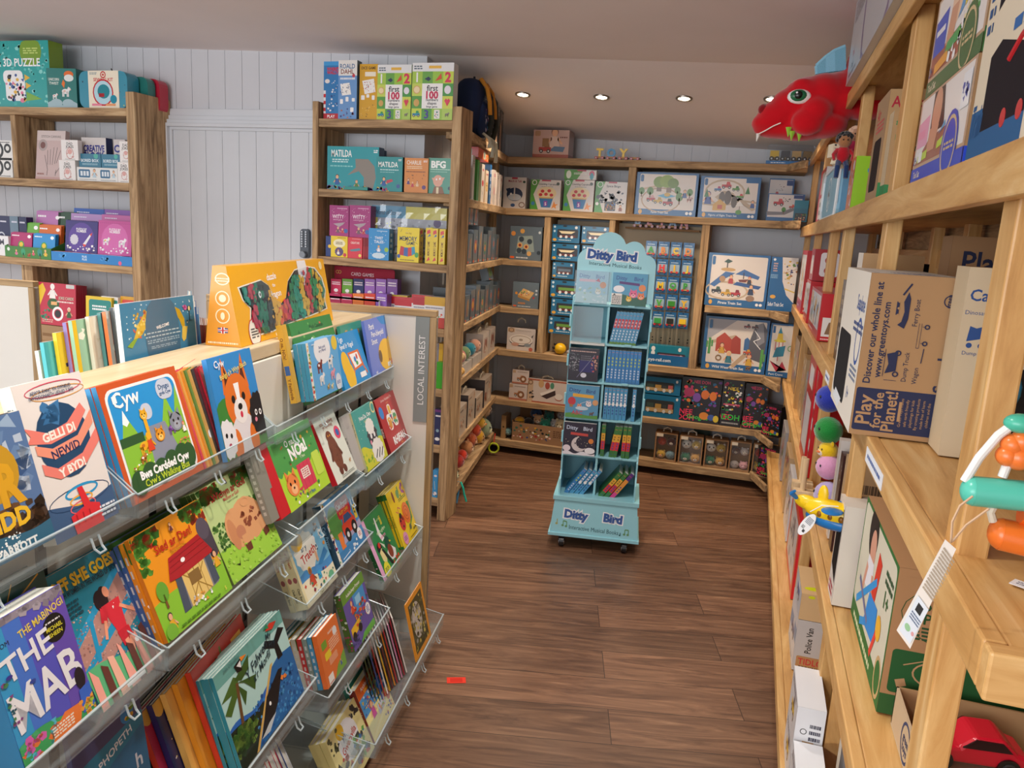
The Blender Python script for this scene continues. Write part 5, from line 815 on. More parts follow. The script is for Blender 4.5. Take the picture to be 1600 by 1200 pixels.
fb('card_game','coral red card box under the magenta games','card game',543.5,566,371,q3,'bg d8384a;t CREATURE .5 .74 .1 f4e0d8 0 .6;p 5a8a9a .15 .4 .8 .5 .9 .4 .6 .34 .2 .32;e .84 .14 .1 .1 f0d860;x .3 .9 .9 .95 1 f0b0b0',3.785,.06,'d8384a')
for j in range(5): fb('card_game','dark red spine of an identical card box beside the coral one','card game',567+j*2.1,569+j*2.1,372,q3,'bg 9a1f30;r .3 .1 .7 .6 c83a44',3.79+j*.003,.05,'8a1a2a',group='row of dark red card box spines')
fb('card_game','sky blue card box with an acrobat, middle of the third shelf','card game',576,608,357,q3,'bg 2f94d4;t TWIST .5 .7 .09 f4f8fc 0 .4;t TALES .5 .58 .09 f4f8fc 0 .5;x .4 .9 .9 .94 1 cfe4f4;s 22 16 .1 .1 .9 .9 .02 f4f8fc;m .5 .34 .13 f4f4fc c8a040;j .5 .14 .3 .12 d0e4f0;e .88 .34 .1 .1 a0c840',3.785,.05,'2f94d4','','bg 2478b4;x .3 .2 .7 .9 4 cfe4f4')
# cellophane-wrapped gift set
gw = fb('gift_set','big cellophane-wrapped illustrated gift set behind the yellow memory games','gift set',581,698,323,q3,'bg d8c84a;r 0 .78 .46 1 3a8ab0;U World_of_Stories .22 .88 .09 16324a 0 .36;r .08 .0 1 .78 a8a8b4;x .1 .5 .96 .62 2 e8e8f0;t SPECTACULAR .3 .2 .16 3a3a44 0 .5;t LIMITED .75 .12 .14 3a3a44 0 .4;s 23 120 .08 .0 1 .76 .025 8a8a9a,c8c8d4,5a5a6a,d8d84a;e .88 .72 .05 .05 4a2a6a;r .46 .78 1 1 d8c84a',3.86,.05,'c8b83a')
cw = MB(); W_, Hh = ony(698,343,3.86).x-ony(581,343,3.86).x, ony(640,323,3.86).z-q3; gr = random.Random(3)
pts = [[Vector((-.005+(W_+.01)*i/14,-.012-gr.uniform(0,.012),-.0+(Hh+.006)*j/8)) for i in range(15)] for j in range(9)]
for j in range(8):
    for i in range(14): cw.face([pts[j][i],pts[j][i+1],pts[j+1][i+1],pts[j+1][i]],'fff','film')
tag(cw.build('cellophane', gw),'crinkled clear wrapping')
mg = 'bg f0d81c;t MEMORY .5 .68 .13 1c3a5a 0 .8;t GAME .6 .55 .1 1c3a5a 0 .4;u the_big .5 .84 .05 8a5a1a;l .14 .86 .2 .94 .012 222;l .7 .62 .94 .54 .012 222;s 24 14 .06 .5 .95 .95 .015 e8e8e8,e8a0a0;p c8303a .1 .2 .3 .18 .36 .42 .16 .46;p 3a6ab0 .3 .18 .5 .16 .5 .42 .32 .42;p d8402a .5 .16 .7 .2 .7 .44 .5 .42;p 2a9ac0 .68 .2 .84 .26 .8 .46 .66 .44;e .08 .16 .07 .08 2a5ab0;e .9 .22 .09 .11 4aa84a;x .15 .04 .8 .08 1 8a6a1a'
mgs = 'bg e8cc18;t MEMORY_GAME .5 .42 .4 7a4a1a 90;p d8303a .2 .82 .8 .86 .7 .96 .2 .92;p 2a6ab0 .3 .74 .8 .78 .7 .84;p d8303a .2 .06 .8 .1 .6 .2'
fb('memory_game','bright yellow memory game box facing front, third shelf','board game',621,655,355.5,q3,mg,3.785,.05,'f0d81c','',mgs)
for j,(a,t) in enumerate(((665,'left'),(674.5,'middle'),(686,'right'))):
    fb('memory_game','yellow spine of a memory game, '+('nearest the front-facing box','second from the front-facing box','at the far right by the post')[j],'board game',a,a+9.5,356+j,q3,mgs,3.79,.12,'f0d81c')
# card-game stand on the fourth shelf (lower part hidden by the gondola)
cg = thing('display_tray','raspberry red card-game counter stand stepped with little game boxes','display tray',(ony(517,470,3.95).x,3.95,q4))
W_ = ony(616,450,3.95).x-ony(517,450,3.95).x; ht = ony(565,418,3.95).z-q4
mb = MB(); mb.rbox((0,0,0),(W_,.004,ht),.015,'a8283e','card',ax=1); A = Art(mb,(0,0,0),(1,0,0),(0,0,1),W_,ht,'card'); A.k = 1; A.run('t CARD_GAMES .5 .86 .07 e8c8cc 0 .36;o .1 .88 .025 .025 .008 d8a85a;o .14 .88 .025 .025 .008 d8a85a'); mb.build('header_card', cg)
mb = MB(); mb.box((0,-.17,0),(W_-.02,-.004,.05),'a8283e','card'); mb.box((0,-.09,.05),(W_-.02,-.004,ht*.45),'a8283e','card'); mb.build('stepped_base', cg)
cc = ('c8305a','6aa83a','1f2f6a','9a6ac0','9a6ac0','7a4a9a'); c2 = ('b8285a','c8305a','e87a2a','d8402a','8a5ac0')
zs = q4+ht*.45+.002
for k,c in enumerate(cc):
    a = 517+k*17.5; fb('mini_game',('raspberry','green','navy','lilac','pale violet','deep violet')[k]+' mini card box on the upper step of the red counter stand','card game',a,a+16,436,zs,'bg %s;x .1 .6 .9 .85 2 f4e8f0;e .5 .25 .2 .15 f4f4f4'%c,3.87,.05,c,h=None)
for k,c in enumerate(c2):
    a = 515+k*18; fb('mini_game',('crimson','raspberry pink','orange','scarlet','violet')[k]+' mini card box on the lower step of the red counter stand','card game',a,a+17,459,q4+.055,'bg %s;x .1 .6 .9 .85 2 f4e8f0;e .5 .25 .2 .15 f4f4f4;s 3 8 .1 .05 .9 .4 .06 3aa05a,f0c040'%c,3.79,.06,c)
mb = MB(); W2 = W_
for i in range(2): mb.box((0,-.18+.0,.115+.0*i),(W_,-.176,.125),'c8c8cc','metal')
mb.tube([(W_,-.178,.0),(W_,-.178,.12)],.004,'c8c8cc','metal'); mb.build('wire_guard', cg)
fb('board_game','dark grey box at the back of the fourth shelf, above the yellow-lidded sets','board game',676,698,449,q4,'bg 3a444a',3.98,.03,'3a444a')
for k,(a,b,yt,c,t) in enumerate(((608,636,461,'c8a820','ochre'),(610,643,464,'c8202c','red'),(616,644,467,'c82030','bright red'),(643,672,461,'c8202c','cherry red'),(645,668,464,'b81c2a','dark red'),(663,695,464,'d8a818','golden yellow'))):
    zz = q4
    fb('magnetic_game','white travel game box with a '+t+' lid, fourth shelf by the post','board game',a,b,yt,zz,'bg e8e8ea;r 0 .72 1 1 %s;x .06 .6 .9 .68 1 8a8a9a;r 0 .36 1 .56 e8e8ea;s 25 12 .02 .36 .98 .54 .05 d8402a,3aa04a,2a5ac0,f0a030;r 0 .0 1 .34 %s'%(c,'c83a2a' if k > 3 else 'e8e8ea'),3.80+.012*(5-k),.05,'e8e8ea','','bg e8e8ea;r 0 .8 1 1 %s;r .1 .62 .9 .72 e8a030;r .1 .5 .9 .6 3a3a8a;r .1 .1 .9 .45 d8301c'%c)
# items below, glimpsed between gondola and post
fb('soft_toy_box','green rounded plastic tub low on the middle unit, beside the post','toy',682,694,566,q5,'bg 3aa81c',3.79,.12,'3aa81c',mat='plastic')
fb('soft_toy_box','yellow rounded plastic shell standing above the green tub','toy',683,692,531,ony(688,566,3.83).z+.002,'bg e8b81c;r 0 0 .3 1 8a8a9a',3.83,.1,'e8b81c',mat='plastic',h=.10)
fb('sticker_pack','dark blue pack with white figures, below the green tub','toy',678,690,640,q6,'bg 20285a;r 0 .93 1 1 6a2a7a;x .2 .78 .9 .86 1 fff;e .5 .4 .2 .2 8ab;j .5 .16 .3 .2 f4f4f4',3.79,.05,'20285a')
fb('sticker_pack','sky blue pack with a football, lowest on the middle unit','toy',676,684,735,q7,'bg 3a94d0;e .5 .8 .3 .2 e8e0e8;l .3 .6 .5 .3 .06 e8e4c0;j .5 .14 .35 .35 e8e4e8;s 9 8 .2 .05 .8 .25 .1 222',3.79,.05,'3a94d0')
# ================================================================== goods in the bay
b1,b2,b3,b4,b5,b6 = TOPZ+.001,S2+.001,S3+.001,S4+.001,S5+.001,S6+.001
def fbb(*a, **k): k.setdefault('Y',5.235); return fb(*a, **k)
tb = fbb('toy_box','dusty pink wooden-toy box with a child on its front, alone on the top bay shelf','toy box',833,889,203,b1,
 'bg c9a79c;r 0 0 1 .13 a85a4a;b .04 .78 .2 .96 .03 b08a6a;m .6 .62 .24 e0c4b4 7a4a34;p 5a7a9a .45 .25 .85 .22 .9 .4 .6 .42;v .34 .24 .17 b03a34 8a5a34;r .26 .4 .44 .7 9a7248;x .75 .7 .95 .78 1 7a4a3a',dd=.14,col='c9a79c',rside='bg a88a80;r 0 0 1 .13 8a4a3c')
TOY = []
def letter_wagon(ch, col, x, y, z, s, label, group=None, rz=0):
    t = thing('letter_wagon', label, 'toy train', (x,y,z), (0,0,rz), group)
    mb = MB(); mb.box((-.5*s,-.18*s,.16*s),(.5*s,.18*s,.34*s),'c89a6a','card'); mb.build('wagon_base', t)
    for sx in (-.34,.34):
        for sy in (-.24,.2): MB().cyl((sx*s,sy*s,.17*s),(sx*s,(sy+.07)*s,.17*s),.17*s,'a8202c','plastic',14).cyl((sx*s,(sy-.01)*s,.17*s),(sx*s,sy*s,.17*s),.05*s,'f0e8e0','plastic',8).build('wheel', t)
    MB().cyl((.5*s,0,.2*s),(.66*s,0,.2*s),.06*s,'2a2a2a','plastic',8).build('coupling', t)
    if ch:
        vs, fs, w = glyphs(ch, 3, 0); mb = MB(); k = 1.15*s; vv = [(vx*k, vy*k+.34*s+.40*s) for vx,vy in vs]
        mb.raw([(vx,-.09*s,vy) for vx,vy in vv], fs, col, 'plastic'); mb.raw([(vx,.09*s,vy) for vx,vy in vv], [f[::-1] for f in fs], col, 'plastic')
        ed = {}
        for f in fs:
            for i in range(len(f)):
                e = (f[i],f[(i+1)%len(f)]); k2 = tuple(sorted(e))
                if k2 in ed: ed[k2] = None
                else: ed[k2] = e
        for e in ed.values():
            if e: a,b = vv[e[0]],vv[e[1]]; mb.face([(a[0],-.09*s,a[1]),(a[0],.09*s,a[1]),(b[0],.09*s,b[1]),(b[0],-.09*s,b[1])],col,'plastic')
        mb.build('letter', t)
    return t
for i,(ch,c,px,t) in enumerate((('T','f0c820',937,'yellow letter T'),('O','2a8ac0',955,'blue letter O'),('Y','f0c820',974,'yellow letter Y'))):
    p = ony(px,243,5.26); letter_wagon(ch,c,p.x,5.26,b1,.062,'small wooden wagon with red wheels carrying a '+t+' on the top bay shelf')
p = ony(992,244,5.26); letter_wagon('', 'fff', p.x, 5.26, b1, .062, 'empty flat wooden wagon with red wheels at the end of the T O Y train')
p0, p1 = ony(1197,250,5.24), ony(1262,255,5.24); w = p1.x-p0.x+.04
ts = thing('train_set','blister-packed wooden freight train on the top bay shelf, near the pine shelves','toy train',(p0.x,5.24,b1))
prod('backing_card','','',w,.09,.022,(0,0,0),0,0,'bg 1f6fae;x .1 .3 .4 .7 1 e0ecf4','','','bg c8a880','1f6fae',parent=ts)
for i,c in enumerate(('e0b820','3a3a40','c8a060','8a6a3a')):
    mb = MB(); x = .02+i*w/4.4; mb.box((x,.02,.045),(x+w/5.4,.06,.085),c,'plastic'); mb.box((x,.02,.032),(x+w/5.2,.06,.046),'a8824a','card')
    for k in (.2,.8): mb.cyl((x+k*w/5.2,.012,.036),(x+k*w/5.2,.02,.036),.014,'1c1c1c','plastic',12); mb.cyl((x+k*w/5.2,.010,.036),(x+k*w/5.2,.012,.036),.005,'e8e8e8','plastic',8)
    mb.build('wagon', ts)
bm = MB(); bm.rbox((0,.004,.023),(w,.085,.12),.02,'fff','film',ax=1); bm.build('blister', ts)
# second shelf: craft boxes
wh = 'bg d9d2ce;t Match_&_Talk .5 .88 .07 a83a5a 0 .6;r .35 .94 .6 1 b8304a;e .9 .86 .06 .05 2a4a3a;e .5 .45 .36 .28 2a3a5a;e .5 .36 .3 .14 c8d0d8;p 2a3a5a .1 .62 .3 .66 .24 .42;e .34 .46 .05 .05 f4f4f4;r .46 .3 .52 .8 d9d2ce;e .44 .1 .1 .07 3a5a8a;o .84 .12 .14 .12 .04 8a6a5a'
fbb('activity_box','white box with a navy whale on its front, second bay shelf next to the corner','board game',787,822,277,b2,wh,dd=.05,col='d9d2ce',rside='bg c8c0bc')
cup = 'bg ddd6d0;p 4a9a34 0 0 .28 0 .1 .5 .3 1 0 1;o .12 .9 .08 .08 .02 f4f4f4;r .36 .95 .66 1 b8304a;t Counting_Cupcakes .56 .86 .06 3a3a3a 0 .62;x .36 .76 .74 .79 1 8a8a8a;e .54 .56 .32 .2 ecd8a8;e .4 .62 .06 .05 c8202c;e .62 .64 .06 .05 c8202c;e .34 .5 .06 .05 c8202c;e .52 .52 .06 .05 c8202c;e .7 .5 .06 .05 c8202c;p 2f7ab8 .3 .38 .76 .38 .68 .08 .38 .08;p d8b060 .28 .42 .78 .42 .76 .38 .3 .38;r .46 .12 .58 .3 8a4ab0;t 5 .52 .2 .1 fff;p e8903a .8 .3 .84 .2 .94 .2 .86 .14 .88 .04 .8 .1 .72 .04 .76 .16;e .1 .2 .06 .06 2a7ab0;e .9 .88 .05 .05 2a3a2a'
for i,(a,b,yt,t) in enumerate(((829,876,281,'left copy, standing alone'),(881,928,281,'right copy, with a small box on top'))): fbb('activity_box','green-edged cupcake counting game, '+t,'board game',a,b,yt,b2,cup,dd=.05,col='ddd6d0')
p = ony(904,281,5.24); fbb('activity_box','small green and white box lying on the right-hand cupcake game','board game',881,931,265.5,p.z+.002,'bg e0dcd6;p 4a9a34 0 0 .4 0 .6 1 0 1;e .14 .5 .08 .12 e8f0e0;r .4 .86 .68 1 c8485a;x .3 .5 .7 .74 2 f0f0e8;e .86 .6 .08 .1 d85a7a;e .86 .36 .06 .1 3a9ab0',dd=.05,col='e0dcd6')
fbb('activity_box','green-edged space bingo box with scattered dark cards, beside the short divider','board game',930,980,284,b2,'bg dcd6d2;p 4a9a34 0 0 .28 0 .1 .5 .3 1 0 1;o .14 .9 .09 .09 .02 f4f4f4;t Space_Bingo .56 .86 .07 3a3a3a 0 .6;r .4 .95 .66 1 b8304a;s 31 40 .14 .3 .9 .7 .06 1c1c2a,2a2a3a,3a2a20;b .32 .06 .66 .36 .02 1c1c22;s 32 30 .34 .08 .64 .34 .03 b05a3a,3a6ab0,d8b060;m .82 .14 .09 8a4a34 6a3a2a;e .1 .5 .06 .06 2a2a3a;e .08 .28 .05 .05 f4f4f4',dd=.05,col='dcd6d2')
BL = '0f5f9a'
def trainbox(label, x0,x1,yt,z,inner,title,Y=5.235,dd=.08,**k):
    return fbb('train_set_box',label,'toy train',x0,x1,yt,z,'bg %s;b .06 .14 .96 .96 .02 e2d9d0;%s;t %s .42 .07 .05 e8f0f8 0 .5;e .1 .07 .03 .04 e0a83a;e .86 .07 .025 .025 f4f4f4;e .92 .07 .025 .025 f4f4f4;b .07 .78 .12 .94 .02 %s'%(BL,inner,title,BL),Y=Y,dd=dd,col=BL,rside='bg 0c4f84;x .2 .2 .8 .8 9 7aa8c8',**k)
trainbox('blue-bordered farm train set box with a tree bridge, second bay shelf',994,1091,270,b2,
 'o .42 .36 .32 .2 .02 b89a78;l .1 .6 .4 .7 .03 c8b090;r .34 .56 .42 .7 7a6450;r .5 .54 .58 .66 8a7460;e .38 .78 .1 .09 7a9a30;e .5 .8 .12 .1 8aa838;e .6 .76 .09 .08 6a8a28;p 5ab0d8 .36 .46 .5 .52 .66 .46 .5 .4;y .24 .54 .09 5a8a34;y .68 .58 .08 5a8a34;y .72 .42 .1 5a8a34;y .88 .54 .08 5a8a34;y .1 .54 .08 5a8a34;v .26 .34 .07 b82a30 d8a0a0;v .38 .3 .07 d8b030 b89a30;v .54 .26 .08 b82a30 222;m .8 .5 .06 3a5a9a 8a5a3a;a .88 .4 .06 c89a90 a87a70;e .52 .49 .05 .03 d8b030','Farm_Train_Set')
trainbox('blue-bordered figure-of-eight train set box with an arched bridge, second bay shelf',1094,1188,276,b2,
 'o .42 .62 .34 .22 .03 c0ac90;p c0ac90 .26 .5 .4 .66 .56 .62 .7 .4 .9 .2 .96 .24 .74 .46 .58 .44 .34 .42;e .38 .5 .05 .1 5a4a3a;e .48 .5 .06 .12 5a4a3a;e .59 .4 .05 .1 5a4a3a;l .06 .34 .4 .3 .04 c0ac90;l .7 .44 .96 .4 .03 c0ac90;v .3 .66 .06 3a7ab8 b03a6a;v .44 .74 .08 b82a30 c83a34;v .6 .68 .06 5a9a34 3a7a2a;v .68 .5 .06 5a9a34 c83a34;p d8a838 .24 .18 .46 .2 .46 .34 .35 .46 .24 .32;r .32 .22 .4 .32 c8502a;m .15 .44 .1 2a4a9a 2a3a7a;p f0ece4 .62 .3 .68 .44 .76 .32;l .69 .3 .69 .18 .01 8a7a6a;e .68 .16 .05 .04 5a9a34;p 2f7a34 .08 .5 .12 .7 .16 .5;p 2f7a34 .76 .6 .8 .78 .84 .6;m .9 .34 .06 3a5a9a 2a2a3a;r .76 .86 .96 .96 0f5f9a','Figure_of_Eight_Train_Set')
for k,(a,b,yt,Y,t) in enumerate(((1201,1240,279,5.36,'rear'),(1199,1256,303,5.25,'front'))):
    fbb('train_set_box',t+' small vehicle road set box right of the figure-of-eight box','toy train',a,b,yt,b2,'bg %s;r .02 .14 .94 .97 d8d0cc;p 7a7478 0 .2 .5 .24 .8 .44 1 .46 1 .56 .7 .5 .4 .34 0 .34;v .3 .6 .14 b82a34 c84a4a;y .46 .4 .1 4a8a34;v .68 .5 .08 c83a2a d85a3a;s 41 12 .3 .7 .6 .86 .02 3a3a3a;e .92 .3 .07 .07 2a4a8a;r .7 .84 .98 .96 1f3f7a'%BL,Y=Y,dd=.05,col=BL)
tbx = ony(1244,330,5.21); fbb('train_set_box','teal open-front vehicle box at the right end of the second bay shelf','toy train',1240,1262,313,b2,'bg 0f6a86;r .1 .06 .9 .4 2a3a40;s 42 20 .12 .08 .88 .38 .07 c85a4a,6a8a4a,e8c8a0;r 0 .62 1 1 147a94',Y=5.20,dd=.04,col='0f6a86')
# left column compartments
fbb('wooden_game_box','grey noughts-and-crosses box in the upper left compartment, facing front','board game',797,847,354,1.406,'bg 5f6d78;p 8f9e9a .2 .2 .78 .26 .7 .74 .26 .7;e .36 .62 .08 .08 3a4650;e .62 .56 .08 .08 3a4650;e .32 .44 .08 .08 d8a868;e .32 .44 .04 .04 8a2a1a;e .52 .4 .08 .08 d8a868;e .52 .4 .04 .04 8a2a1a;e .3 .28 .08 .08 3a4650;e .46 .26 .08 .08 3a4650;e .62 .2 .07 .07 d8a868;e .1 .78 .07 .07 d8904a;e .38 .86 .07 .07 d8a050;e .92 .24 .06 .06 2f3a44;p e0602a .03 .04 .16 .04 .16 .1 .03 .1;x .22 .04 .6 .1 1 d8dce0;e .92 .84 .04 .04 c8d0d4',dd=.05,col='5f6d78')
fbb('wooden_game_box','small grey marble-maze box in the second left compartment','board game',801,842,441,1.071,'bg 66747e;p d8ae70 .2 .5 .66 .36 .82 .62 .4 .76;p b8884a .2 .5 .66 .36 .66 .28 .2 .4;s 43 20 .3 .5 .7 .66 .03 3a6ab0,c83a3a,3aa04a,f0e0b0;e .14 .56 .05 .05 d8903a;e .8 .42 .04 .04 b83a3a;t maze .36 .2 .1 d88a3a;p e0602a .04 .04 .16 .04 .16 .1 .04 .1;x .22 .04 .7 .09 1 d8dce0;e .9 .7 .04 .04 c8d0d4;e .9 .56 .04 .04 c8d0d4',dd=.05,col='66747e')
def rope(t, w, y, h, col='d8cdb8', a=.3): 
    mb = MB(); mb.tube([(w*(.5-a/2),y,h),(w*(.5-a/2.2),y-.004,h+.02),(w*.5,y-.008,h+.032),(w*(.5+a/2.2),y-.004,h+.02),(w*(.5+a/2),y,h)],.005,col,'card',8); mb.build('rope_handle', t)
o = fbb('toy_box','white box with a drawn wooden tambourine, third left compartment','toy box',792,836,513,b4,'bg cfc4be;b .02 .8 .26 .98 .02 c0a080;o .14 .89 .09 .08 .02 6a5040;e .5 .44 .42 .2 3a3238;e .5 .48 .42 .19 e4dcd4;o .5 .48 .36 .15 .03 b8a89a;e .5 .48 .07 .04 a8988a;e .3 .26 .14 .06 c89a88;e .74 .26 .12 .06 8a9298;p 3a3238 .86 .66 .94 .76 .9 .6;e .86 .08 .07 .07 b8604a;x .3 .86 .86 .92 2 b0a49c',dd=.07,col='cfc4be')
rope(o,.19,.03,.198)
for k,(a,b,yt,z,t) in enumerate(((800,826,578,None,'upper'),(795,823,600,b5,'lower'))):
    zz = z or ony(812,600,5.24).z+.002
    o = fbb('toy_box','small white wooden-vehicle box, '+t+' of two stacked in the fourth left compartment','toy box',a,b,yt,zz,'bg cdbfb8;r 0 0 1 .12 b0705a;v .5 .3 .22 b8805a c89a74;e .66 .36 .2 .2 8a5a3a;e .66 .36 .09 .09 e0d0c0;r .02 .76 .2 .96 b89878;x .3 .8 .9 .9 1 9a8a80',dd=.09,col='cdbfb8',rside='bg 4a3230')
    rope(o,.11,.04,o.dimensions.z if False else (ony(812,yt,5.24).z-zz),a=.4)
o = fbb('toy_box','long white box with a drawn wooden piano, fourth left compartment','toy box',824,886,594,b5,'bg cfc2ba;r .0 .0 .14 1 c4a88c;r 0 .93 1 1 a85a44;r .12 0 1 .06 a85a44;e .34 .82 .07 .1 c8a070;e .5 .76 .06 .09 a84a3a;e .62 .78 .05 .08 4a8a6a;p 3a2a2a .34 .3 .7 .62 .72 .4 .5 .2;p e8e0d8 .32 .42 .68 .66 .7 .6 .36 .3;o .07 .84 .06 .06 .02 7a5a40;s 44 8 .04 .2 .16 .6 .03 3a3a3a;e .8 .3 .1 .08 a85a44;e .8 .34 .1 .08 e0d8d0',dd=.1,col='cfc2ba')
rope(o,.27,.04,.165)
# lowest left: tray of plush animals
tr = thing('display_tray','brown cardboard tray of small plush animals, lowest bay shelf on the left','display tray',(ony(799,680,5.23).x,5.23,b6))
w = ony(886,680,5.23).x-ony(799,680,5.23).x; h = ony(840,664,5.23).z-b6
mb = MB(); mb.box((0,0,0),(w,.003,h),'9a7656','card'); Art(mb,(0,0,0),(1,0,0),(0,0,1),w,h,'card').run('s 45 26 .04 .5 .7 .85 .025 2a2a2a,f0e8d8,d8a030,3a6a5a;s 46 20 .04 .15 .7 .42 .025 a83a3a,e8b8b8,3a4a7a,f0e8d8;x .75 .4 .95 .8 4 6a4a34')
mb.box((0,.003,0),(w,.2,.003),'9a7656','card'); mb.box((0,.197,0),(w,.2,h*2.3),'9a7656','card'); mb.box((0,0,0),(.003,.2,h*1.1),'8a6848','card'); mb.box((w-.003,0,0),(w,.2,h*1.1),'8a6848','card'); mb.build('carton', tr)
def plush(label, loc, r, c, kind='round', c2='f0e8d8', group=None, rz=0, par=None, name='plush_toy'):
    mb = MB()
    mb.ball((0,0,r*.92),(r,r*.9,r*.92),c,'plush',18)
    fr = -r*.86
    if kind == 'bee':
        for k in (-.3,.2): mb.torus((0,0,r*(.92+k)),r*.93*math.cos(k),r*.07,(0,0,1),'2a2420','plush',18,6)
    if kind in ('panda','sheep','pig','bear','tiger','giraffe','duck','dark'):
        for s_ in (-1,1): mb.ball((s_*r*.62,0,r*1.68),(r*.26,r*.16,r*.28),'2a2420' if kind == 'panda' else c2 if kind == 'giraffe' else c,'plush',10)
        mb.ball((0,-r*.72,r*.72),(r*.42,r*.28,r*.3),c2,'plush',12)
        if kind == 'panda':
            for s_ in (-1,1): mb.ball((s_*r*.36,-r*.74,r*1.08),(r*.2,r*.1,r*.22),'2a2420','plush',10)
        if kind == 'pig':
            for s_ in (-1,1): mb.ball((s_*r*.12,-r*.98,r*.74),(r*.05,r*.04,r*.07),'8a3a4a','plastic',8)
        else: mb.ball((0,-r*.98,r*.82),(r*.12,r*.07,r*.08),'2a1c1c','plastic',8)
    if kind == 'duck': mb.ball((0,-r*.95,r*.8),(r*.3,r*.2,r*.12),'e8782a','plush',10)
    for s_ in (-1,1): mb.ball((s_*r*.34,-r*.82,r*1.1),(r*.09,r*.06,r*.11),'111111','plastic',8)
    o = mb.build(name, par, smooth=True, loc=loc, rot=(0,0,rz))
    if label: tag(o, label, 'soft toy', group)
    return o
bx = ony(808,655,5.3).x
for k,(px,py,c,kind,c2,r,t,Y) in enumerate(((812,658,'e0a82a','bee','f0e8d8',.042,'round yellow and black striped bee plush in the cardboard tray',5.275),(826,660,'2a2a2c','panda','f0eee8',.042,'black and white plush penguin in the cardboard tray',5.29),(842,655,'c8a078','bear','e8d8c8',.04,'tan plush hedgehog in the cardboard tray',5.30),(838,645,'2a4a7a','duck','c8d0d8',.045,'navy blue plush bird at the back of the cardboard tray',5.35),(852,662,'2a8a72','dark','3a9a82',.042,'sea-green plush frog at the front of the cardboard tray',5.275),(858,650,'256a62','dark','2a7a6a',.042,'dark teal plush toy at the back of the cardboard tray',5.34),(868,662,'b8b8bc','sheep','d8d8dc',.038,'pale grey plush toy in the cardboard tray',5.29),(876,663,'d8c8a0','sheep','e8dcc0',.044,'cream woolly plush lamb at the right end of the cardboard tray',5.275),(880,648,'a8acb0','sheep','c8ccd0',.044,'fluffy grey plush toy at the back right of the cardboard tray',5.34))):
    p = ony(px,py,Y); plush(t,(p.x,Y,p.z-r),r,c,kind,c2)
fbb('toy_box','narrow brown card box standing left of the cardboard plush tray','toy box',783,790,649,b6,'bg a8845c;e .5 .5 .2 .2 3a2a1a',Y=5.24,dd=.12,col='a8845c')
plush('slim grey-green plush whale standing between the card box and the tray',(ony(794,670,5.26).x,5.27,b6+.02),.03,'6a8f90','dark','8aa8a8')
# ---- items on the skewed left return shelves, facing the bay
RU = (Vector((-1.70,5.215,0))-Vector((-1.487,3.90,0))).normalized(); RZA = math.atan2(RU.y,RU.x)
def rl(t, z, off=0.012): # point t metres along the return, `off` behind its front edge
    return Vector((-1.487,3.90,0))+RU*t+Vector((-RU.y,RU.x,0))*off+Vector((0,0,z))
def rb(name,label,cat,t0,w,h,z,spec,dd=.10,col='888',rside='',left='',top='',off=.012,sidecol=None,mat='gloss',group=None,tilt=0):
    return prod(name,label,cat,w,dd,h,rl(t0,z,off),RZA,tilt,spec,left,rside,top,col,mat,group,sidecol=sidecol)
z_ = [z+.001 for z,_ in RZ]
gb_ = 'bg 5d6a74;%sp e0602a .05 .03 .3 .03 .3 .1 .05 .1;x .4 .04 .9 .08 1 c8ccd0'
def rod(c1,c2): return 'l .3 .2 .5 .8 .08 %s;l .6 .2 .62 .85 .08 %s;'%(c1,c2)
# top: backpack and edge-on boxes
bp = thing('backpack','navy patterned child backpack with orange straps, on the top shelf by the post','bag', rl(.36,z_[0],.07), (0,0,RZA)); bp.scale = (1,1,.84)
def sq(p): k = .62+.38*min(1,abs(p.z+.30)*2.2); return Vector((p.x*k if p.z > 0 else p.x, p.y, p.z))
mb = MB(); mb.ball((0,0,.185),(.185,.085,.20),'16264a','card',28,fn=lambda p: Vector((math.copysign(abs(p.x/.185)**.6,p.x)*.185, math.copysign(abs(p.y/.085)**.7,p.y)*.085, math.copysign(abs(p.z/.2)**.75,p.z)*.185)))
r9 = random.Random(4)
BB_ = mb
mb = MB(); mb.ball((0,-.055,.13),(.14,.05,.12),'1c3058','card',20,fn=lambda p: Vector((math.copysign(abs(p.x/.14)**.6,p.x)*.14, p.y, math.copysign(abs(p.z/.12)**.7,p.z)*.12))); mb.build('front_pocket', bp, smooth=True)
mb = MB()
for k in range(60):
    x, z = r9.uniform(-.15,.15), r9.uniform(.03,.34); y = -.088 if z > .25 else -.107
    mb = BB_; c = r9.choice(('3a5a9a','6a4a8a','8a8aa0','2a7a9a','c8c0d8')); q = r9.uniform(.006,.014); mb.face([(x-q,y,z),(x,y,z-q),(x+q*1.2,y,z+q*.3),(x,y,z+q)],c,'card')
BB_.build('bag_body', bp, smooth=True)
for x in (-.09,.07):
    MB().tube([(x,-.06,.36),(x-.01,-.10,.30),(x-.005,-.115,.22),(x+.01,-.118,.14)],.012,'c8842a','card',8).build('strap', bp)
    MB().tube([(x+.03,-.05,.36),(x+.035,-.11,.25),(x+.05,-.12,.1),(x+.06,-.10,.01)],.017,'2a2c26','card',8).build('shoulder_strap', bp)
for x, l in ((-.12,-.07),(-.02,-.12),(.05,-.09),(.11,-.14)):
    MB().tube([(x,-.09,.02),(x+.01,-.125,-.01),(x+.012,-.13,l*.5),(x+.004,-.128,l)],[.008,.009,.009,.012],'b8b4a0','card',6).build('webbing', bp)
MB().torus((0,0,.375),.03,.006,(0,1,0),'2a3040','card',10,6,0,PI).build('top_loop', bp)
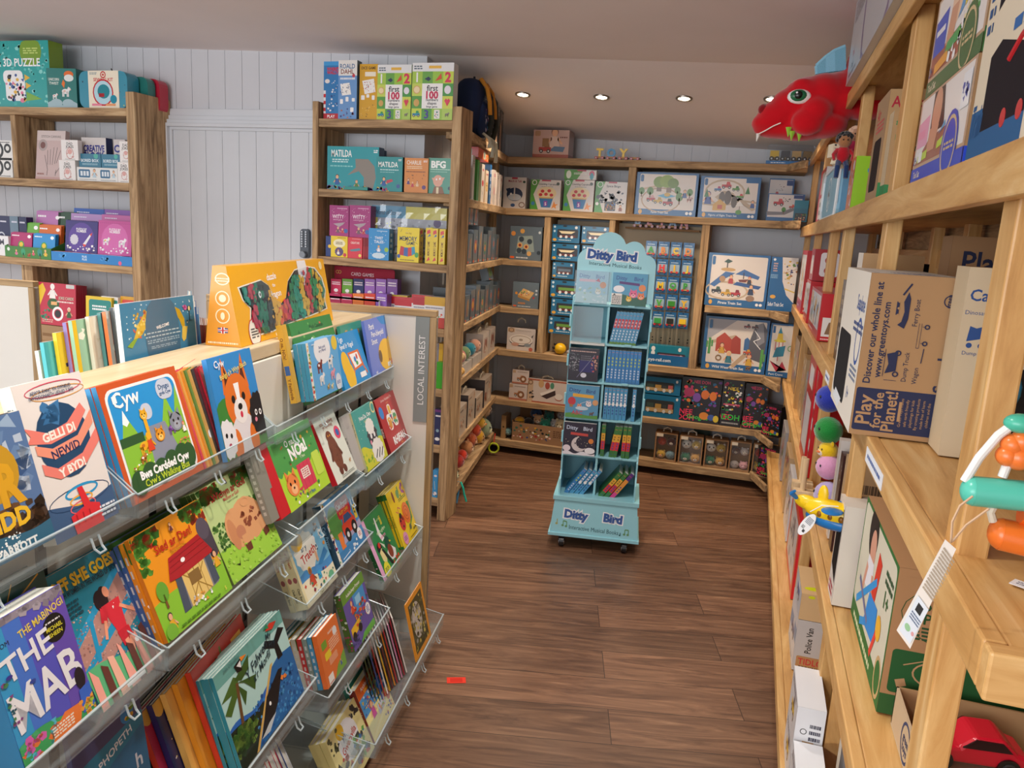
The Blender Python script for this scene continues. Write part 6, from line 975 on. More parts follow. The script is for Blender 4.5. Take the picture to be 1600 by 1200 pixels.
for k,(t,w,h,c,txt) in enumerate(((.66,.13,.27,'c8b49c','pale tan'),(.82,.14,.255,'3a3c40','dark'),(.98,.12,.25,'2c3036','charcoal'))):
    rb('storage_box',txt+' tall box with a rounded hole, on the top left shelf behind the backpack' if k == 0 else txt+' tall box, edge-on, on the top left shelf beyond the backpack','box',t,w,h,z_[0],'bg %s;b .55 .8 .85 .94 .1 8a8a8a;e .7 .87 .08 .05 222;p b89070 0 0 .5 0 .4 .6 0 .7;p 2a2c30 .5 .1 1 0 1 .7 .6 .5'%c,.03,c,left='bg '+c)
# second shelf
for k,(w,h,c,t,sp_) in enumerate(((.05,.235,'d8d0c8','pale grey','x .2 .8 .8 .9 2 8a8a8a'),(.03,.225,'3a8a34','green','s 4 20 .1 .1 .9 .9 .1 5aa84a'),(.09,.215,'e8ddd0','cream ladybird','e .5 .5 .3 .2 c8303a;e .5 .85 .2 .08 c84a5a;l .3 .3 .6 .2 .04 333'),(.09,.19,'ead8c0','cream lion','j .5 .5 .36 .3 e0a83a;e .5 .5 .2 .2 f0d8a0;e .4 .54 .05 .05 222;e .6 .54 .05 .05 222;x .2 .84 .8 .92 1 c84a5a'),(.035,.235,'2a6aa8','blue','x .3 .2 .7 .9 4 e8f0f8'),(.085,.215,'dcd0c8','pale pink-lettered','x .2 .8 .8 .9 2 c84a6a;e .5 .4 .3 .3 e0a8a8'),(.08,.21,'d8ccc4','off-white','x .2 .8 .8 .9 2 6a6a6a;l .2 .2 .8 .6 .05 8a5a4a'),(.08,.205,'d4c8c0','ivory','x .2 .8 .8 .9 2 8a3a4a;e .5 .4 .3 .3 8aa0b0'))):
    rb('activity_box',t+' activity box in the upright row on the second left return shelf','board game',.16+.135*k,max(w,.06),h,z_[1],'bg %s;%s'%(c,sp_),.07,c,left='bg %s;x .2 .1 .8 .9 6 8a7a70'%c)
rb('toy_box','orange and red box lying on top of the row of activity boxes','toy box',.30,.32,.055,z_[1]+.238,'bg e05a24;b .5 .1 .7 .9 .02 b8c8b8;e .6 .5 .04 .04 2a3a2a;s 6 20 .74 .05 .98 .95 .03 f0c040,3a9a4a,f4e0d0',.09,'d84a1c',left='bg b82a1c;r .3 .2 .6 .8 8aa090')
# third/fourth shelf: grey wooden game boxes
for row,(zz,n,h0) in enumerate(((z_[2],7,.19),(z_[3],8,.17))):
    for k in range(n):
        t0 = .12+.155*k; hh = h0*(1+.12*((k*7)%3-1)); c = ('5d6a74','55626c','64727c')[k%3]
        cs = ('d86a2a','a83a3a','e0a83a','3a7a5a','d88a4a','5a8ab0')
        rb('wooden_game_box',('slate grey toy box with coloured sticks on its front','blue-grey toy box with an orange rod picture','grey toy box with small round picture dots')[k%3]+', '+('first','second','third','fourth','fifth','sixth','seventh','eighth')[k]+' along the '+('upper','lower')[row]+' grey row','toy box',t0,.135,hh,zz,gb_%(rod(cs[k%6],cs[(k+2)%6]) if k%2 == 0 else 'e .5 .5 .3 .3 %s;e .5 .5 .16 .16 %s;s %d 8 .2 .2 .8 .8 .06 %s,%s;'%(cs[k%6],cs[(k+1)%6],k,cs[(k+3)%6],cs[(k+4)%6])),.09,c,left='bg %s;x .2 .2 .8 .8 4 8a949c'%c)
for k in range(2): rb('wooden_game_box',('slate','dark slate')[k]+' small box stacked on the upper grey row beside the post','toy box',.12+.14*k,.12,.14-.03*k,z_[2]+.215,gb_%rod('e08a3a','c83a3a'),.06,'5d6a74')
rb('wooden_game_box','grey box with a green window, tilted on the lower grey row','toy box',.86,.17,.10,z_[3]+.20,gb_%'p 6a8a3a .3 .2 .9 .3 .7 .9 .2 .8;e .6 .5 .1 .1 3a5a2a;',.05,'5d6a74',tilt=.25)
# fifth: white ribbed trays with rattles, wooden toy boxes
for k in range(2):
    o = rb('display_tray','white ribbed display tray of rattles on the left return shelf, '+('nearest the post','second from the post')[k],'display tray',.12+.3*k,.28,.06,z_[4],'bg d0c8c0;l .2 0 .2 1 .01 a89a90;l .4 0 .4 1 .01 a89a90;l .6 0 .6 1 .01 a89a90;l .8 0 .8 1 .01 a89a90;l .1 0 .1 1 .01 a89a90;l .5 0 .5 1 .01 a89a90;l .9 0 .9 1 .01 a89a90',.10,'b8ada4')
for k,(t,c,c2,txt) in enumerate(((.2,'c87a7a','d89a9a','pink'),(.33,'7a9a6a','9aba8a','sage green'),(.50,'2a8aa0','3a9ab0','turquoise'),(.66,'d8a088','e8c0b0','peach'))):
    plush(txt+' knitted rattle ball lying in the white ribbed trays',tuple(rl(t,z_[4]+.06,.05)),.045,c,'round',c2,rz=RZA)
for k in range(2):
    o = thing('wooden_rattle','pale wooden rattle stood upright by the post, '+('front','rear')[k],'toy',tuple(rl(.05+.05*k,z_[4],.05)),(0,0,RZA))
    MB().box((-.006,-.03,0),(.006,.03,.16-.01*k),'c0a888','pale_beech').build('frame', o); MB().ball((0,-.036,.12),.022,'d8b88a','card',12).build('bead', o, smooth=True); MB().ball((0,-.036,.035),.022,'d8a860','card',12).build('bead', o, smooth=True)
for k,(t,w) in enumerate(((.74,.22),(1.0,.22))):
    o = rb('toy_box','white box with a brown rocking toy picture, '+('nearer of two','nearer the corner')[k],'toy box',t,w,.165,z_[4],'bg cfc3ba;p 8a4a34 .2 .2 .5 .5 .8 .3 .7 .8 .5 .7 .3 .8;s 47 12 .2 .2 .8 .8 .05 a85a44,6a3a2a',.11,'cfc3ba',left='bg c8beb8;x .2 .6 .8 .8 2 9a8a80')
    rope(o,w,.05,.165)
# sixth: more boxes
for k,(t,w,h,txt) in enumerate(((.10,.20,.17,'nearest the post'),(.34,.22,.20,'second along'),(.6,.24,.13,'third along, low'),(.9,.27,.19,'with a child on it'))):
    o = rb('toy_box','off-white rope-handled box on the sixth left shelf, '+txt,'toy box',t,w,h,z_[5],'bg c8b8a8;%sx .1 .8 .5 .9 1 6a5a50;e .86 .86 .08 .08 b89070'%('m .66 .4 .2 e8dcd0 5a3a2a;s 48 10 .1 .2 .4 .5 .08 8a3a2a;' if k == 3 else 's 49 14 .2 .1 .8 .7 .07 a86a44,7a5a44,d8a080;'),.12,'c4b4a6',left='bg 3a3438;r .1 .1 .9 .5 c8b8a8')
    rope(o,w,.05,h,a=.45)
# lowest return shelf: jumble of soft toys
for k,(t,c,kind,c2,r,txt,dz) in enumerate(((.12,'b8c088','dark','d0d4a8',.055,'sage green plush comforter by the post',0),(.34,'a82a24','round','c83a2a',.045,'dark red knitted toy leaning on the others',.02),(.45,'d83a24','round','e85a34',.04,'bright red bobble on a toy ring',.03),(.52,'2a1c18','round','e0a868',.03,'small black plush face',.02),(.6,'c88a5a','bear','e8c8a0',.05,'tan plush bear in the jumble',.03),(.72,'b85a34','tiger','e8b888',.05,'rust-orange plush fox in the jumble',.05),(.86,'c84a2a','round','e8a030',.05,'orange-red plush with loops',.08),(.98,'d8a02a','giraffe','8a5a2a',.055,'mustard plush giraffe near the corner',.0),(1.13,'8a9a78','dark','c8c8a0',.08,'large olive and cream plush turtle near the corner',.0),(1.2,'c8a078','tiger','4a3a30',.06,'striped tan plush tiger on top of the turtle',.14),(1.05,'e0b040','duck','f0d080',.045,'yellow plush chick beside the turtle',.09))):
    plush(txt+' on the lowest left shelf',tuple(rl(t,z_[6]+dz,.06)),r,c,kind,c2,rz=RZA)
for k in range(3): rb('toy_box','tilted card toy holder behind the lowest left plush toys, '+('first','second','third')[k]+' from the post','toy box',.2+.2*k,.16,.16,z_[6],'bg b89070;s %d 20 .1 .1 .9 .9 .08 c83a2a,e8a83a,3a7a4a,d8c8a8'%k,.02,'a8805a',tilt=.4,off=.06)
rg = thing('teether_ring','lime green ring rattle hanging from the corner of the lowest left shelf','toy',tuple(rl(1.22,z_[6]-.06,-.02)))
MB().torus((0,0,-.03),.035,.007,(.3,-1,0),'b8c830','plastic',24).build('ring', rg, smooth=True); MB().tube([(0,0,.005),(0,.01,.05),(0,.02,.075)],.004,'c83a2a','card').build('cord', rg)
cf = thing('plush_ribbon','turquoise spiral ribbon and blue strip hanging off the lowest left shelf','toy',tuple(rl(.14,z_[6],-.004)))
MB().tube([(.0,0,0),(.02,-.01,-.03),(.03,-.012,-.07),(.045,-.012,-.11)],.006,'2ac0a8','card').build('ribbon', cf); MB().tube([(-.015,0,0),(-.01,-.01,-.06),(-.015,-.01,-.13)],[.004,.009,.004],'5aa0c8','card').build('ribbon', cf)
# ---- the blue rail display in the middle
RK = thing('display_rack','blue-sided wooden-rail hook rack behind the turquoise book stand','display rack',(-1.36,5.36,b4))
xr1 = ony(1083,560,5.30).x
MB().box((0,0,0),(-(-1.36)+xr1,.012,.93),'b8a890','card').build('pegboard', RK)
mb = MB(); mb.box((xr1+1.36-.018,-.12,0),(xr1+1.36,.0,.80),'1a6aa8','gloss'); mb.build('side_panel', RK)
xb0 = ony(958,575,5.24).x+1.36
mb = MB(); mb.box((xb0,-.125,0),(xr1+1.36-.02,-.122,.07),'0f5f9a','gloss'); Art(mb,(xb0,-.125,0),(1,0,0),(0,0,1),xr1+1.36-.02-xb0,.07).run('t toys-rail.com .60 .5 .32 e8f0f8'); mb.build('base_board', RK)
mb = MB(); mb.box((xb0,-.10,.895),(xr1+1.36-.04,-.02,.907),'8a6a48','card'); mb.build('letter_shelf', RK)
mb = MB()
for k in range(8):
    for q in range(2): mb.cyl((.55+.06*k,-.001,.15+.02*q),(.55+.06*k,.0,.15+.02*q),.005,'2a2a2a','metal',8)
mb.build('peg_holes', RK)
for k,(ch,c) in enumerate((('B','2a6a9a'),('E','c83a44'),('J','c83a44'),('A','2a6a9a'),('N','b82a3a'))):
    p = ony(995+18*k,370+1.2*k,5.30); letter_wagon(ch,c,p.x,5.30,b4+.908,.058,('blue','red','red','blue','dark red')[k]+' letter '+ch+' wagon in the row on the small rack shelf')
PKN = [('1a5a94','a0c8e0')]
def blister(px,py,c,ch,label,ww=19,hh=27,body='gloss'):
    A_ = ony(px,py,5.27); w = ony(px+ww-1.5,py,5.27).x-A_.x; h = A_.z-ony(px,py+hh-1.5,5.27).z
    t = thing('blister_pack',label,'toy train',(A_.x,5.27,A_.z-h))
    mb = MB(); mb.box((0,0,0),(w,.003,h),'155a94','gloss'); A = Art(mb,(0,0,0),(1,0,0),(0,0,1),w,h); A.k = 1
    A.run('e .5 .93 .08 .04 111;x .15 .76 .8 .84 1 c8dcec;b .08 .2 .92 .7 .08 9ab0c0;x .3 .04 .7 .14 1 8ab0d0'); mb.build('card', t)
    m2 = MB(); m2.box((w*.14,-.012,h*.2),(w*.86,-.003,h*.27),'c89a5a','card')
    for x in (.26,.74): m2.cyl((w*x,-.016,h*.22),(w*x,-.010,h*.22),w*.10,'c0202c','plastic',10)
    if ch:
        vs, fs, _ = glyphs(ch,3,0); k = h*.48; m2.raw([(w/2+a*k,-.014,h*.48+b*k) for a,b in vs], fs, c, 'plastic')
    else: m2.box((w*.2,-.018,h*.3),(w*.8,-.004,h*.6),c,'plastic')
    m2.build('wagon', t)
grid = [(0,0,'A','3a9a34'),(1,0,'B','e08a2a'),(2,0,'C','e8c020'),(3,0,'D','e08a2a'),(1,1,'H','d83030'),(2,1,'I','e8b820'),(3,1,'J','e8c820'),(1,2,'M','e8c020'),(2,2,'Q','4aa04a'),(3,2,'P','3a9a3a'),(1,3,'V','4aa83a'),(2,3,'','3a8a2a'),(3,3,'Y','e8b820'),(1,4,'','3a9a4a'),(2,4,'','2a2420'),(3,4,'','e8c020'),(0,1,'F','c8c8c8'),(0,2,'L','d8a020'),(0,3,'R','e0a020'),(0,4,'','d89a30')]
for c,r,ch,col in grid:
    blister(1010+19.5*c-2.3*r,376+27.2*r+1.0*c,col,ch,'blister card with a '+({'':'plain toy'}.get(ch) or 'letter '+ch)+' wagon, row '+('one','two','three','four','five')[r]+', column '+('one','two','three','four')[c]+' of the hook rack')
for k,(px,py,ww,hh) in enumerate(((864,350,43,28),(910,353,42,27),(863,380,43,26),(910,383,40,24),(864,409,34,25),(861,437,48,27),(862,466,46,25),(858,494,48,26))):
    A_ = ony(px,py,5.25); w = ony(px+ww,py,5.25).x-A_.x; h = A_.z-ony(px,py+hh,5.25).z
    prod('engine_pack','blue window-box toy engine left of the turquoise stand, '+('top left','top right','second row left','second row right','third row, smaller','fourth row, wide green engine','fifth row','sixth and lowest row')[k],'toy train',w,.06,h,(A_.x,5.25,A_.z-h),0,0,'bg 0f6a96;e .45 .92 .08 .03 111;e .86 .86 .05 .05 e8e8e8;e .08 .86 .04 .04 c8dce8;e .08 .62 .04 .04 c8dce8;b .18 .28 .94 .74 .04 2a2a30;%s;r .24 .3 .84 .42 6a2a24;e .32 .32 .05 .05 e8e8e8;e .52 .32 .05 .05 e8e8e8;e .72 .32 .05 .05 e8e8e8;e .1 .14 .07 .05 e0a83a;x .25 .1 .7 .18 1 d8ecf4'%('p e8d8b0 .24 .64 .34 .5 .7 .5 .84 .64' if k < 4 else 'r .26 .44 .84 .6 %s'%('6a9a3a' if k > 4 else '5a6a7a')),'','','','0f6a96','gloss')
y_ = thing('wooden_bug_toy','yellow beetle-shaped toy with black ears on the bay shelf below the engine packs','toy',(ony(875,550,5.25).x,5.25,b4)); MB().ball((0,0,.04),(.042,.045,.04),'e8b81c','plastic',18).build('body', y_, smooth=True)
for s_ in (-1,1): MB().ball((-.042,s_*.02,.055+.01*s_),(.012,.01,.012),'1c1c1c','plastic',10).build('ear', y_, smooth=True)
MB().ball((.075,.0,.02),(.03,.02,.02),'a8a8b0','plastic',12).build('grey_part', y_, smooth=True)
for k,(a,b) in enumerate(((960,1011),(1013,1077))): fbb('engine_pack','teal window box with a pink train at the foot of the hook rack, '+('left','right')[k],'toy train',a,b,541,b4+.012,'bg 0f7a94;e .1 .8 .05 .06 e8e8e8;e .1 .55 .05 .06 e8e8e8;e .1 .3 .05 .06 e8e8e8;b .2 .16 .9 .6 .04 3a2a34;r .24 .2 .84 .5 d88aa0;s 50 10 .24 .2 .84 .5 .03 f0c8d0,a84a6a;e .75 .84 .04 .05 e8e8e8',Y=5.25,dd=.07,col='0f7a94')
# right bay: big sets
trainbox('blue-bordered pirate train set box with waves and a palm island',1106,1203,397,b3,
 'o .34 .3 .36 .16 .03 c0ac90;p 3a6aa8 .06 .4 .3 .66 .46 .64 .3 .52 .14 .36;p 3a6aa8 .46 .62 .6 .72 .86 .6 .84 .54 .62 .6;p 2f5a9a .44 .42 .86 .36 .9 .42 .5 .48;l .32 .72 .32 .84 .02 4a3a30;p 2a4a3a .26 .84 .32 .9 .4 .86 .34 .82;e .34 .7 .12 .03 c8a060;v .18 .26 .08 2a2a30 3a5a4a;v .34 .22 .08 d8a838 a88a30;v .5 .22 .08 b82a30 8a1a2a;m .4 .5 .07 b83a3a 3a2a2a;p 7a3a2a .52 .52 .68 .54 .64 .48 .54 .48;l .6 .54 .6 .66 .015 3a2a2a;m .7 .5 .06 3a3a4a b82a2a;m .74 .32 .08 2a3a5a 2a2a3a;e .26 .52 .05 .05 b08a60;e .74 .18 .07 .05 9a7a60','Pirate_Train_Set',Y=5.25,dd=.10)
fbb('train_set_box','blue safari train set box with a curved picture, standing angled by the pine shelves','toy train',1204,1246,402,b3,'bg 0f5f9a;p e2d9d0 .4 1 1 1 1 .16 .7 .3 .5 .55;l .5 .7 1 .8 .03 c0ac90;l .6 .42 1 .36 .05 d8b84a;s 51 26 .5 .5 1 .95 .05 d8b030,5a8a3a,a86a34,3a3a6a;y .85 .86 .08 5a8a3a;a .7 .62 .1 d8b030 a87a2a;x .04 .6 .3 .68 3 8ab8d8;j .2 .26 .1 .07 e0a83a;t Safari_Train_Set .34 .12 .07 e8f0f8 0 .6;e .12 .95 .05 .05 e8f0f8;x .1 .72 .26 .9 4 c8a8a0',Y=5.22,dd=.06,col='0f5f9a')
trainbox('large blue-bordered wild west train set box with a grey mountain and cacti',1101,1202,497,b4,
 'p a8a8b0 .05 .96 .5 .96 .05 .55;l .06 .5 .5 .66 .05 c0ac90;p 5a5a62 .66 .3 .96 .2 .98 .8 .9 .95 .78 .86 .72 .6;p 8a8a92 .8 .9 .9 .95 .95 .6 .84 .5;l .78 .8 .88 .66 .012 f4f4f4;l .88 .66 .78 .6 .012 f4f4f4;l .78 .6 .9 .46 .012 f4f4f4;p c0a484 .42 .06 .5 .06 .72 .34 .66 .38;p b8432a .2 .36 .44 .34 .44 .6 .32 .72 .2 .6;p a83a24 .44 .34 .6 .34 .58 .62 .5 .68 .44 .6;p 3a6aa0 .64 .42 .72 .42 .72 .62 .68 .66 .64 .62;l .1 .3 .1 .6 .04 4a9a4a;l .06 .42 .06 .54 .025 4a9a4a;l .14 .44 .14 .56 .025 4a9a4a;l .93 .1 .93 .46 .04 5aa84a;l .97 .24 .97 .38 .025 5aa84a;m .3 .4 .08 d8a83a 5a3a2a;m .42 .24 .09 3a7a8a e8d8a0;m .74 .22 .09 d8a83a b83a2a;v .66 .84 .05 8a2a2a 3a3a3a;v .78 .84 .05 5a2a2a 3a3a3a;o .26 .24 .05 .05 .02 8a6a44;a .74 .1 .06 8a6a4a 6a4a34;v .7 .36 .06 c8502a d8a030','Wild_West_Train_Set',Y=5.26,dd=.12)
fbb('train_set_box','blue box with a yellow-topped rocket crane, partly behind the pine post','toy train',1203,1243,506,b4,'bg 0f5f9a;r .08 .1 .97 .97 dcd4cc;p 2a8aa8 .3 .8 .4 .94 .5 .8;p d8b838 .28 .68 .54 .68 .5 .82 .32 .82;e .42 .68 .24 .06 d8c838;l .26 .5 .26 .66 .03 b83a4a;l .4 .3 .4 .66 .03 b83a4a;l .54 .4 .54 .66 .03 b83a4a;l .34 .2 .34 .6 .04 e8e8ec;p 1f7a98 .2 .36 .62 .4 .66 .6 .3 .55;p b82a44 .1 .3 .4 .2 .8 .14 .6 .3 .4 .1;o .85 .55 .1 .12 .03 5aa04a;t Port_Crane .4 .05 .04 e8f0f8;b .1 .82 .2 .95 .02 0f5f9a',Y=5.23,dd=.09,col='0f5f9a')
for k,(yt,z) in enumerate(((616,b5),(590,None))):
    zz = z or ony(1034,617,5.25).z
    fbb('engine_pack','long blue window box with a four-wagon train, '+('lower','upper')[k]+' of two beside the black squishy displays','toy train',1003,1063,yt,zz,'bg 0f6a96;b .08 .2 .84 .74 .06 2a2c30;r .1 .24 .82 .4 b89a6a;r .12 .4 .3 .6 3a4a44;r .34 .4 .5 .58 b08a44;r .54 .42 .64 .56 3a3a3a;r .68 .4 .8 .6 b85a5a;e .16 .28 .04 .05 ccc;e .36 .28 .04 .05 ccc;e .58 .28 .04 .05 ccc;e .74 .28 .04 .05 ccc;e .9 .84 .03 .04 e8e8e8',dd=.09,col='0f6a96')
nd = 'bg 14141c;s %d 60 .04 .3 .96 .95 .05 c02a6a,2a9a4a,6a3a9a,e07a2a,2a7ab0,e04a5a;b .3 .84 .66 .98 .02 1c1c26;t NEE_DOH .5 .91 .07 e8306a 0 .4;t NEE .16 .22 .12 e8305a;t DOH .16 .09 .12 e8305a;t Googles .46 .12 .1 3ac84a;e .62 .16 .12 .1 e08a2a;e .8 .14 .09 .08 3a5aa8;e .92 .12 .07 .09 e0c83a;e .2 .66 .14 .12 a02a5a;e .4 .56 .1 .12 7a4aa8;e .6 .64 .1 .12 d8702a;e .8 .62 .09 .12 e07a2a'
for k,(a,b,yt,t) in enumerate(((1065,1128,591,'wide black display of round squishy toys'),(1129,1162,594,'black squishy toy display with green and pink stickers, middle of three'),(1164,1200,600,'black squishy toy display with pink letters, right of the other two'))):
    fbb('squishy_display',t,'display tray',a,b,yt,b5,(nd%(60+k)) if k != 1 else 'bg 16161e;s 71 50 .05 .3 .95 .95 .08 c02a5a,2a8a4a,e8e8e8,e8c83a;t NEE .2 .2 .12 e8305a;t DOH .5 .2 .12 3ac84a;t NICE .5 .82 .07 e8c83a;x .1 .04 .9 .1 1 aaa;x .1 .44 .9 .5 1 e05a7a',Y=5.23-.004*k,dd=.12,col='14141c')
rcb = []
for k in range(2):
    fbb('squishy_display','black squishy toy display angled in the right corner, '+('upper shelf','lower shelf')[k],'display tray',(1195,1178+8)[k],(1222,1222)[k],(610,686)[k],(b5,b6+.02)[k],nd%(80+k),Y=(5.12,5.14)[k],dd=.08,col='14141c',rz=-.5,h=(.20,.20)[k])
ani = [('c8402a','round','5a2a34','dark','e0b040','duck','7a9aa8','round','brown card window box with red, maroon, yellow and blue plush balls'),('f0ece4','panda','e0b84a','giraffe','2a7a5a','dark','d8a050','bear','brown card window box of plush with panda and giraffe, straight'),('f0ece4','panda','e0b84a','giraffe','2a7a5a','dark','d8a050','bear','brown card window box of plush with panda and giraffe, turned sideways'),('6a4a44','dark','e8dcd4','sheep','c8b8b0','round','e8a8b0','pig','brown card window box of plush with a sheep and a pink pig'),('c8402a','round','c8402a','round','e0b040','duck','e0b040','duck','brown card window box of plush half hidden by the black display')]
for k,(px,x1,yt) in enumerate(((1023,1058,674),(1061,1098,679),(1101,1138,685),(1140,1173,688),(1176,1196,692))):
    Y_ = 5.22; A_ = ony(px,yt+20,Y_); w = ony(x1,yt+20,Y_).x-A_.x; h = ony(px,yt,Y_).z-b6
    t = thing('plush_box',ani[k][8],'toy box',(A_.x,Y_,b6),(0,0,.12 if k == 2 else 0))
    mb = MB(); th = .008
    for a,b in (((0,0,0),(w,.09,th)),((0,0,h-th),(w,.09,h)),((0,0,th),(th,.09,h-th)),((w-th,0,th),(w,.09,h-th)),((th,.085,th),(w-th,.09,h-th))): mb.box(a,b,'a8805a','card')
    mb.box((th,-.0,h-.03),(w*.35,.0015,h-th),'e8dcc8','card'); mb.build('carton', t)
    rope(t,w,.04,h,'e0d8c8',.35)
    r = w*.215
    if w > .1 or k == 4:
        rr = r if k < 4 else .034
        for q in range(4):
            c, kind = ani[k][2*q], ani[k][2*q+1]; x = w*(.29 if q%2 == 0 else .72) if k < 4 else w*.55; z = (h*.50 if q < 2 else th)
            if k == 4 and q%2: continue
            plush(None,(x,.045,z),rr,c,kind,'f0e0d0' if kind != 'pig' else 'f4c0c8',par=t,name='plush_toy')
    fm = MB(); fm.face([(th,.001,th),(w-th,.001,th),(w-th,.001,h-th),(th,.001,h-th)],'fff','film'); fm.build('window_film', t)
fbb('squishy_pack','small green and black pack lying behind the plush boxes','toy',1082,1108,672,b6,'bg 2a3a2a;e .5 .6 .3 .3 4aa83a;s 9 10 .1 .2 .9 .9 .06 e8c83a',Y=5.40,dd=.03,col='2a3a2a')
# ================================================================== turquoise wheeled book stand
SB = '8fc9d4'
SR = .15; SO = Vector((-.846,3.752,0)); ST = thing('book_stand','pale turquoise wheeled spinner stand with a cloud-shaped header, in the middle of the floor','display stand', SO, (0,0,SR))
def sl(x,y,z): return SO + Matrix.Rotation(SR,3,'Z') @ Vector((x,y,z))
plain('stand_paint','98d4e0',0.4)
SW = .385; SZ = [1.272,1.075,.878,.686,.490]; SD = .26; MX = .178
def sbox(name,a,b,par=ST,mat='stand_paint',bev=.002): return MB().box(a,b,'fff',mat).build(name,par,bevel=bev)
sbox('back_panel',(0,SD,.26),(SW,SD+.008,1.46)); sbox('side_panel',(-.006,.03,.26),(0.002,SD,1.30)); sbox('side_panel',(SW-.002,.03,.26),(SW+.006,SD,1.36)); sbox('divider',(MX-.006,.012,.276),(MX+.006,SD,1.26))
for z in SZ: sbox('shelf',(0.002,.008,z-.012),(SW-.002,SD,z)); sbox('clip',(.05+.0,0.0,z-.008),(.085,.008,z+.004)); sbox('clip',(.27,0.0,z-.008),(.305,.008,z+.004))
for x in (-.012,SW): 
    for z in (.55,.75,.95,1.15): sbox('edge_clip',(x,.0,z),(x+.010,.02,z+.06))
sbox('lower_deck',(-.028,-.045,.252),(SW+.028,SD+.03,.276))
# splayed lower sides
for x in (-.004,SW-.004): MB().prism([(.03,.276),(-.03,.276),(-.03,.36),(.0,.40),(.0,.47),(.03,.5)],x,x+.008,0,'fff','stand_paint').build('side_cheek',ST)
mb = MB(); b0, t0 = [(-.035,-.055),(SW+.035,-.055),(SW+.035,SD+.04),(-.035,SD+.04)], [(-.02,-.038),(SW+.02,-.038),(SW+.02,SD+.025),(-.02,SD+.025)]
mb.raw([(x,y,.078) for x,y in b0]+[(x,y,.25) for x,y in t0],[(0,1,2,3)[::-1],(4,5,6,7),(0,1,5,4),(1,2,6,5),(2,3,7,6),(3,0,4,7)],'fff','stand_paint')
nb = Vector((0,-.188,.017)).normalized()
def logo(A, u, v, s, asp, c1='3f5f9f', c2='f0f4f8', gap=.215):
    """rounded two-word wordmark with a pale outline"""
    for k,(off,c,b) in enumerate(((0,c2,9),(0,c1,3.2))):
        A.k += 1
        A.text('Ditty', u-gap*s, v, .5*s*asp, c, -.05, .30*s, b); A.text('Bird', u+gap*s, v-.01*asp, .5*s*asp, c, -.05, .26*s, b)
A = Art(mb,(-.035,-.055,.078),(1,0,0),Vector((0,.017,.172)),SW+.07,.1728,'card'); A.k = 1
logo(A,.5,.60,1.15,.42,gap=.18)
A.run('u Interactive_Musical_Books .5 .2 .13 24505a -1 .56;l .08 .28 .08 .42 .01 a8a86a;e .075 .28 .015 .012 a8a86a;l .15 .24 .15 .38 .01 6a9a6a;l .19 .22 .19 .36 .01 6a9a6a;l .15 .38 .19 .36 .014 6a9a6a;e .145 .24 .014 .012 6a9a6a;e .185 .22 .014 .012 6a9a6a;l .85 .16 .85 .3 .01 6a9a6a;l .89 .16 .89 .3 .01 6a9a6a;l .85 .3 .89 .3 .014 6a9a6a;e .845 .16 .014 .012 6a9a6a;e .885 .16 .014 .012 6a9a6a;l .8 .12 .8 .2 .008 24505a;e .796 .12 .01 .008 24505a')
tag(mb.build('base_box',ST),'flared plinth with a navy wordmark')
sbox('base_rim',(-.042,-.062,.062),(SW+.042,SD+.045,.08))
for x in (.03,SW-.03):
    for y in (-.035,SD):
        c = MB(); c.cyl((x-.012,y,.028),(x+.012,y,.028),.028,'1c1c1e','plastic',20); c.torus((x-.0125,y,.028),.014,.003,(1,0,0),'c8c8cc','metal',16,6); c.torus((x+.0125,y,.028),.014,.003,(1,0,0),'c8c8cc','metal',16,6); c.box((x-.016,y-.015,.03),(x+.016,y+.012,.062),'2a2a2c','metal'); c.build('caster',ST,smooth=True)
# cloud header
hd = MB(); pts = [(.0,0),(SW,0)]
def arc(cx,cy,r,a0,a1,n=8): return [(cx+r*math.cos(math.radians(a0+(a1-a0)*i/n)), cy+r*math.sin(math.radians(a0+(a1-a0)*i/n))) for i in range(n+1)]
pts = [(.008,0),(SW+.004,0)] + arc(.337,.185,.052,0,88) + arc(.278,.245,.054,12,118) + arc(.160,.258,.080,18,165) + arc(.064,.196,.058,80,180)
hd.prism(pts,0.0,.006,1,'abe0ea','card')
A = Art(hd,(0,0,0),(1,0,0),(0,0,1),SW,.36,'card'); A.k = 2; logo(A,.47,.63,1.4,.17,gap=.118); A.run('u Interactive_Musical_Books .5 .50 .05 24505a -2 .80')
o = hd.build('header_sign',ST); o.location = (0,.01,1.285); tag(o,'cloud-shaped header with a navy wordmark')
# small lips of clear plastic in front of the upper covers
MB().box((0.0,-.004,1.272),(MX*1.0,-.001,1.43),'fff','acrylic').build('clear_pocket',ST); MB().box((0.006,-.02,1.08),(MX*.86,-.018,1.255),'fff','acrylic').build('clear_pocket',ST)
MB().box((.0,-.022,1.066),(MX-.006,.02,1.076),'d8dcd8','card').build('pocket_base',ST)
def sbk(label,x,w,h,z,spec,y=.0,dd=.02,col='4f96c0',left='',rside='',roll=0,name='board_book',group=None,top='bg f4f0e8',th=None):
    return prod(name,label,'book',w,dd,h,sl(x,y,z),SR,0,spec,left,rside,top,col,'gloss',group,roll=roll)
mark = 't Ditty .26 .84 .12 e8f0f8 -2 .42;t Bird .74 .83 .12 e8f0f8 -2 .36;'
sbk('pale board book behind clear plastic at the top left of the turquoise stand',.008,.158,.158,1.273,'bg 9ccbe0;'+mark.replace('e8f0f8','4a7ab8')+'r .1 .66 .6 .74 e8b8c8;p d8305a .6 .7 .76 .66 .7 .78;e .84 .58 .1 .1 e08a4a;h .3 .05 1 b8d8e0;s 3 20 .1 .05 .9 .5 .05 d8e8f0,e8f0f4,a8c8a8;f .7 .36 .09 e8e0d0 fff')  # cover in paler blues than the other books on the stand
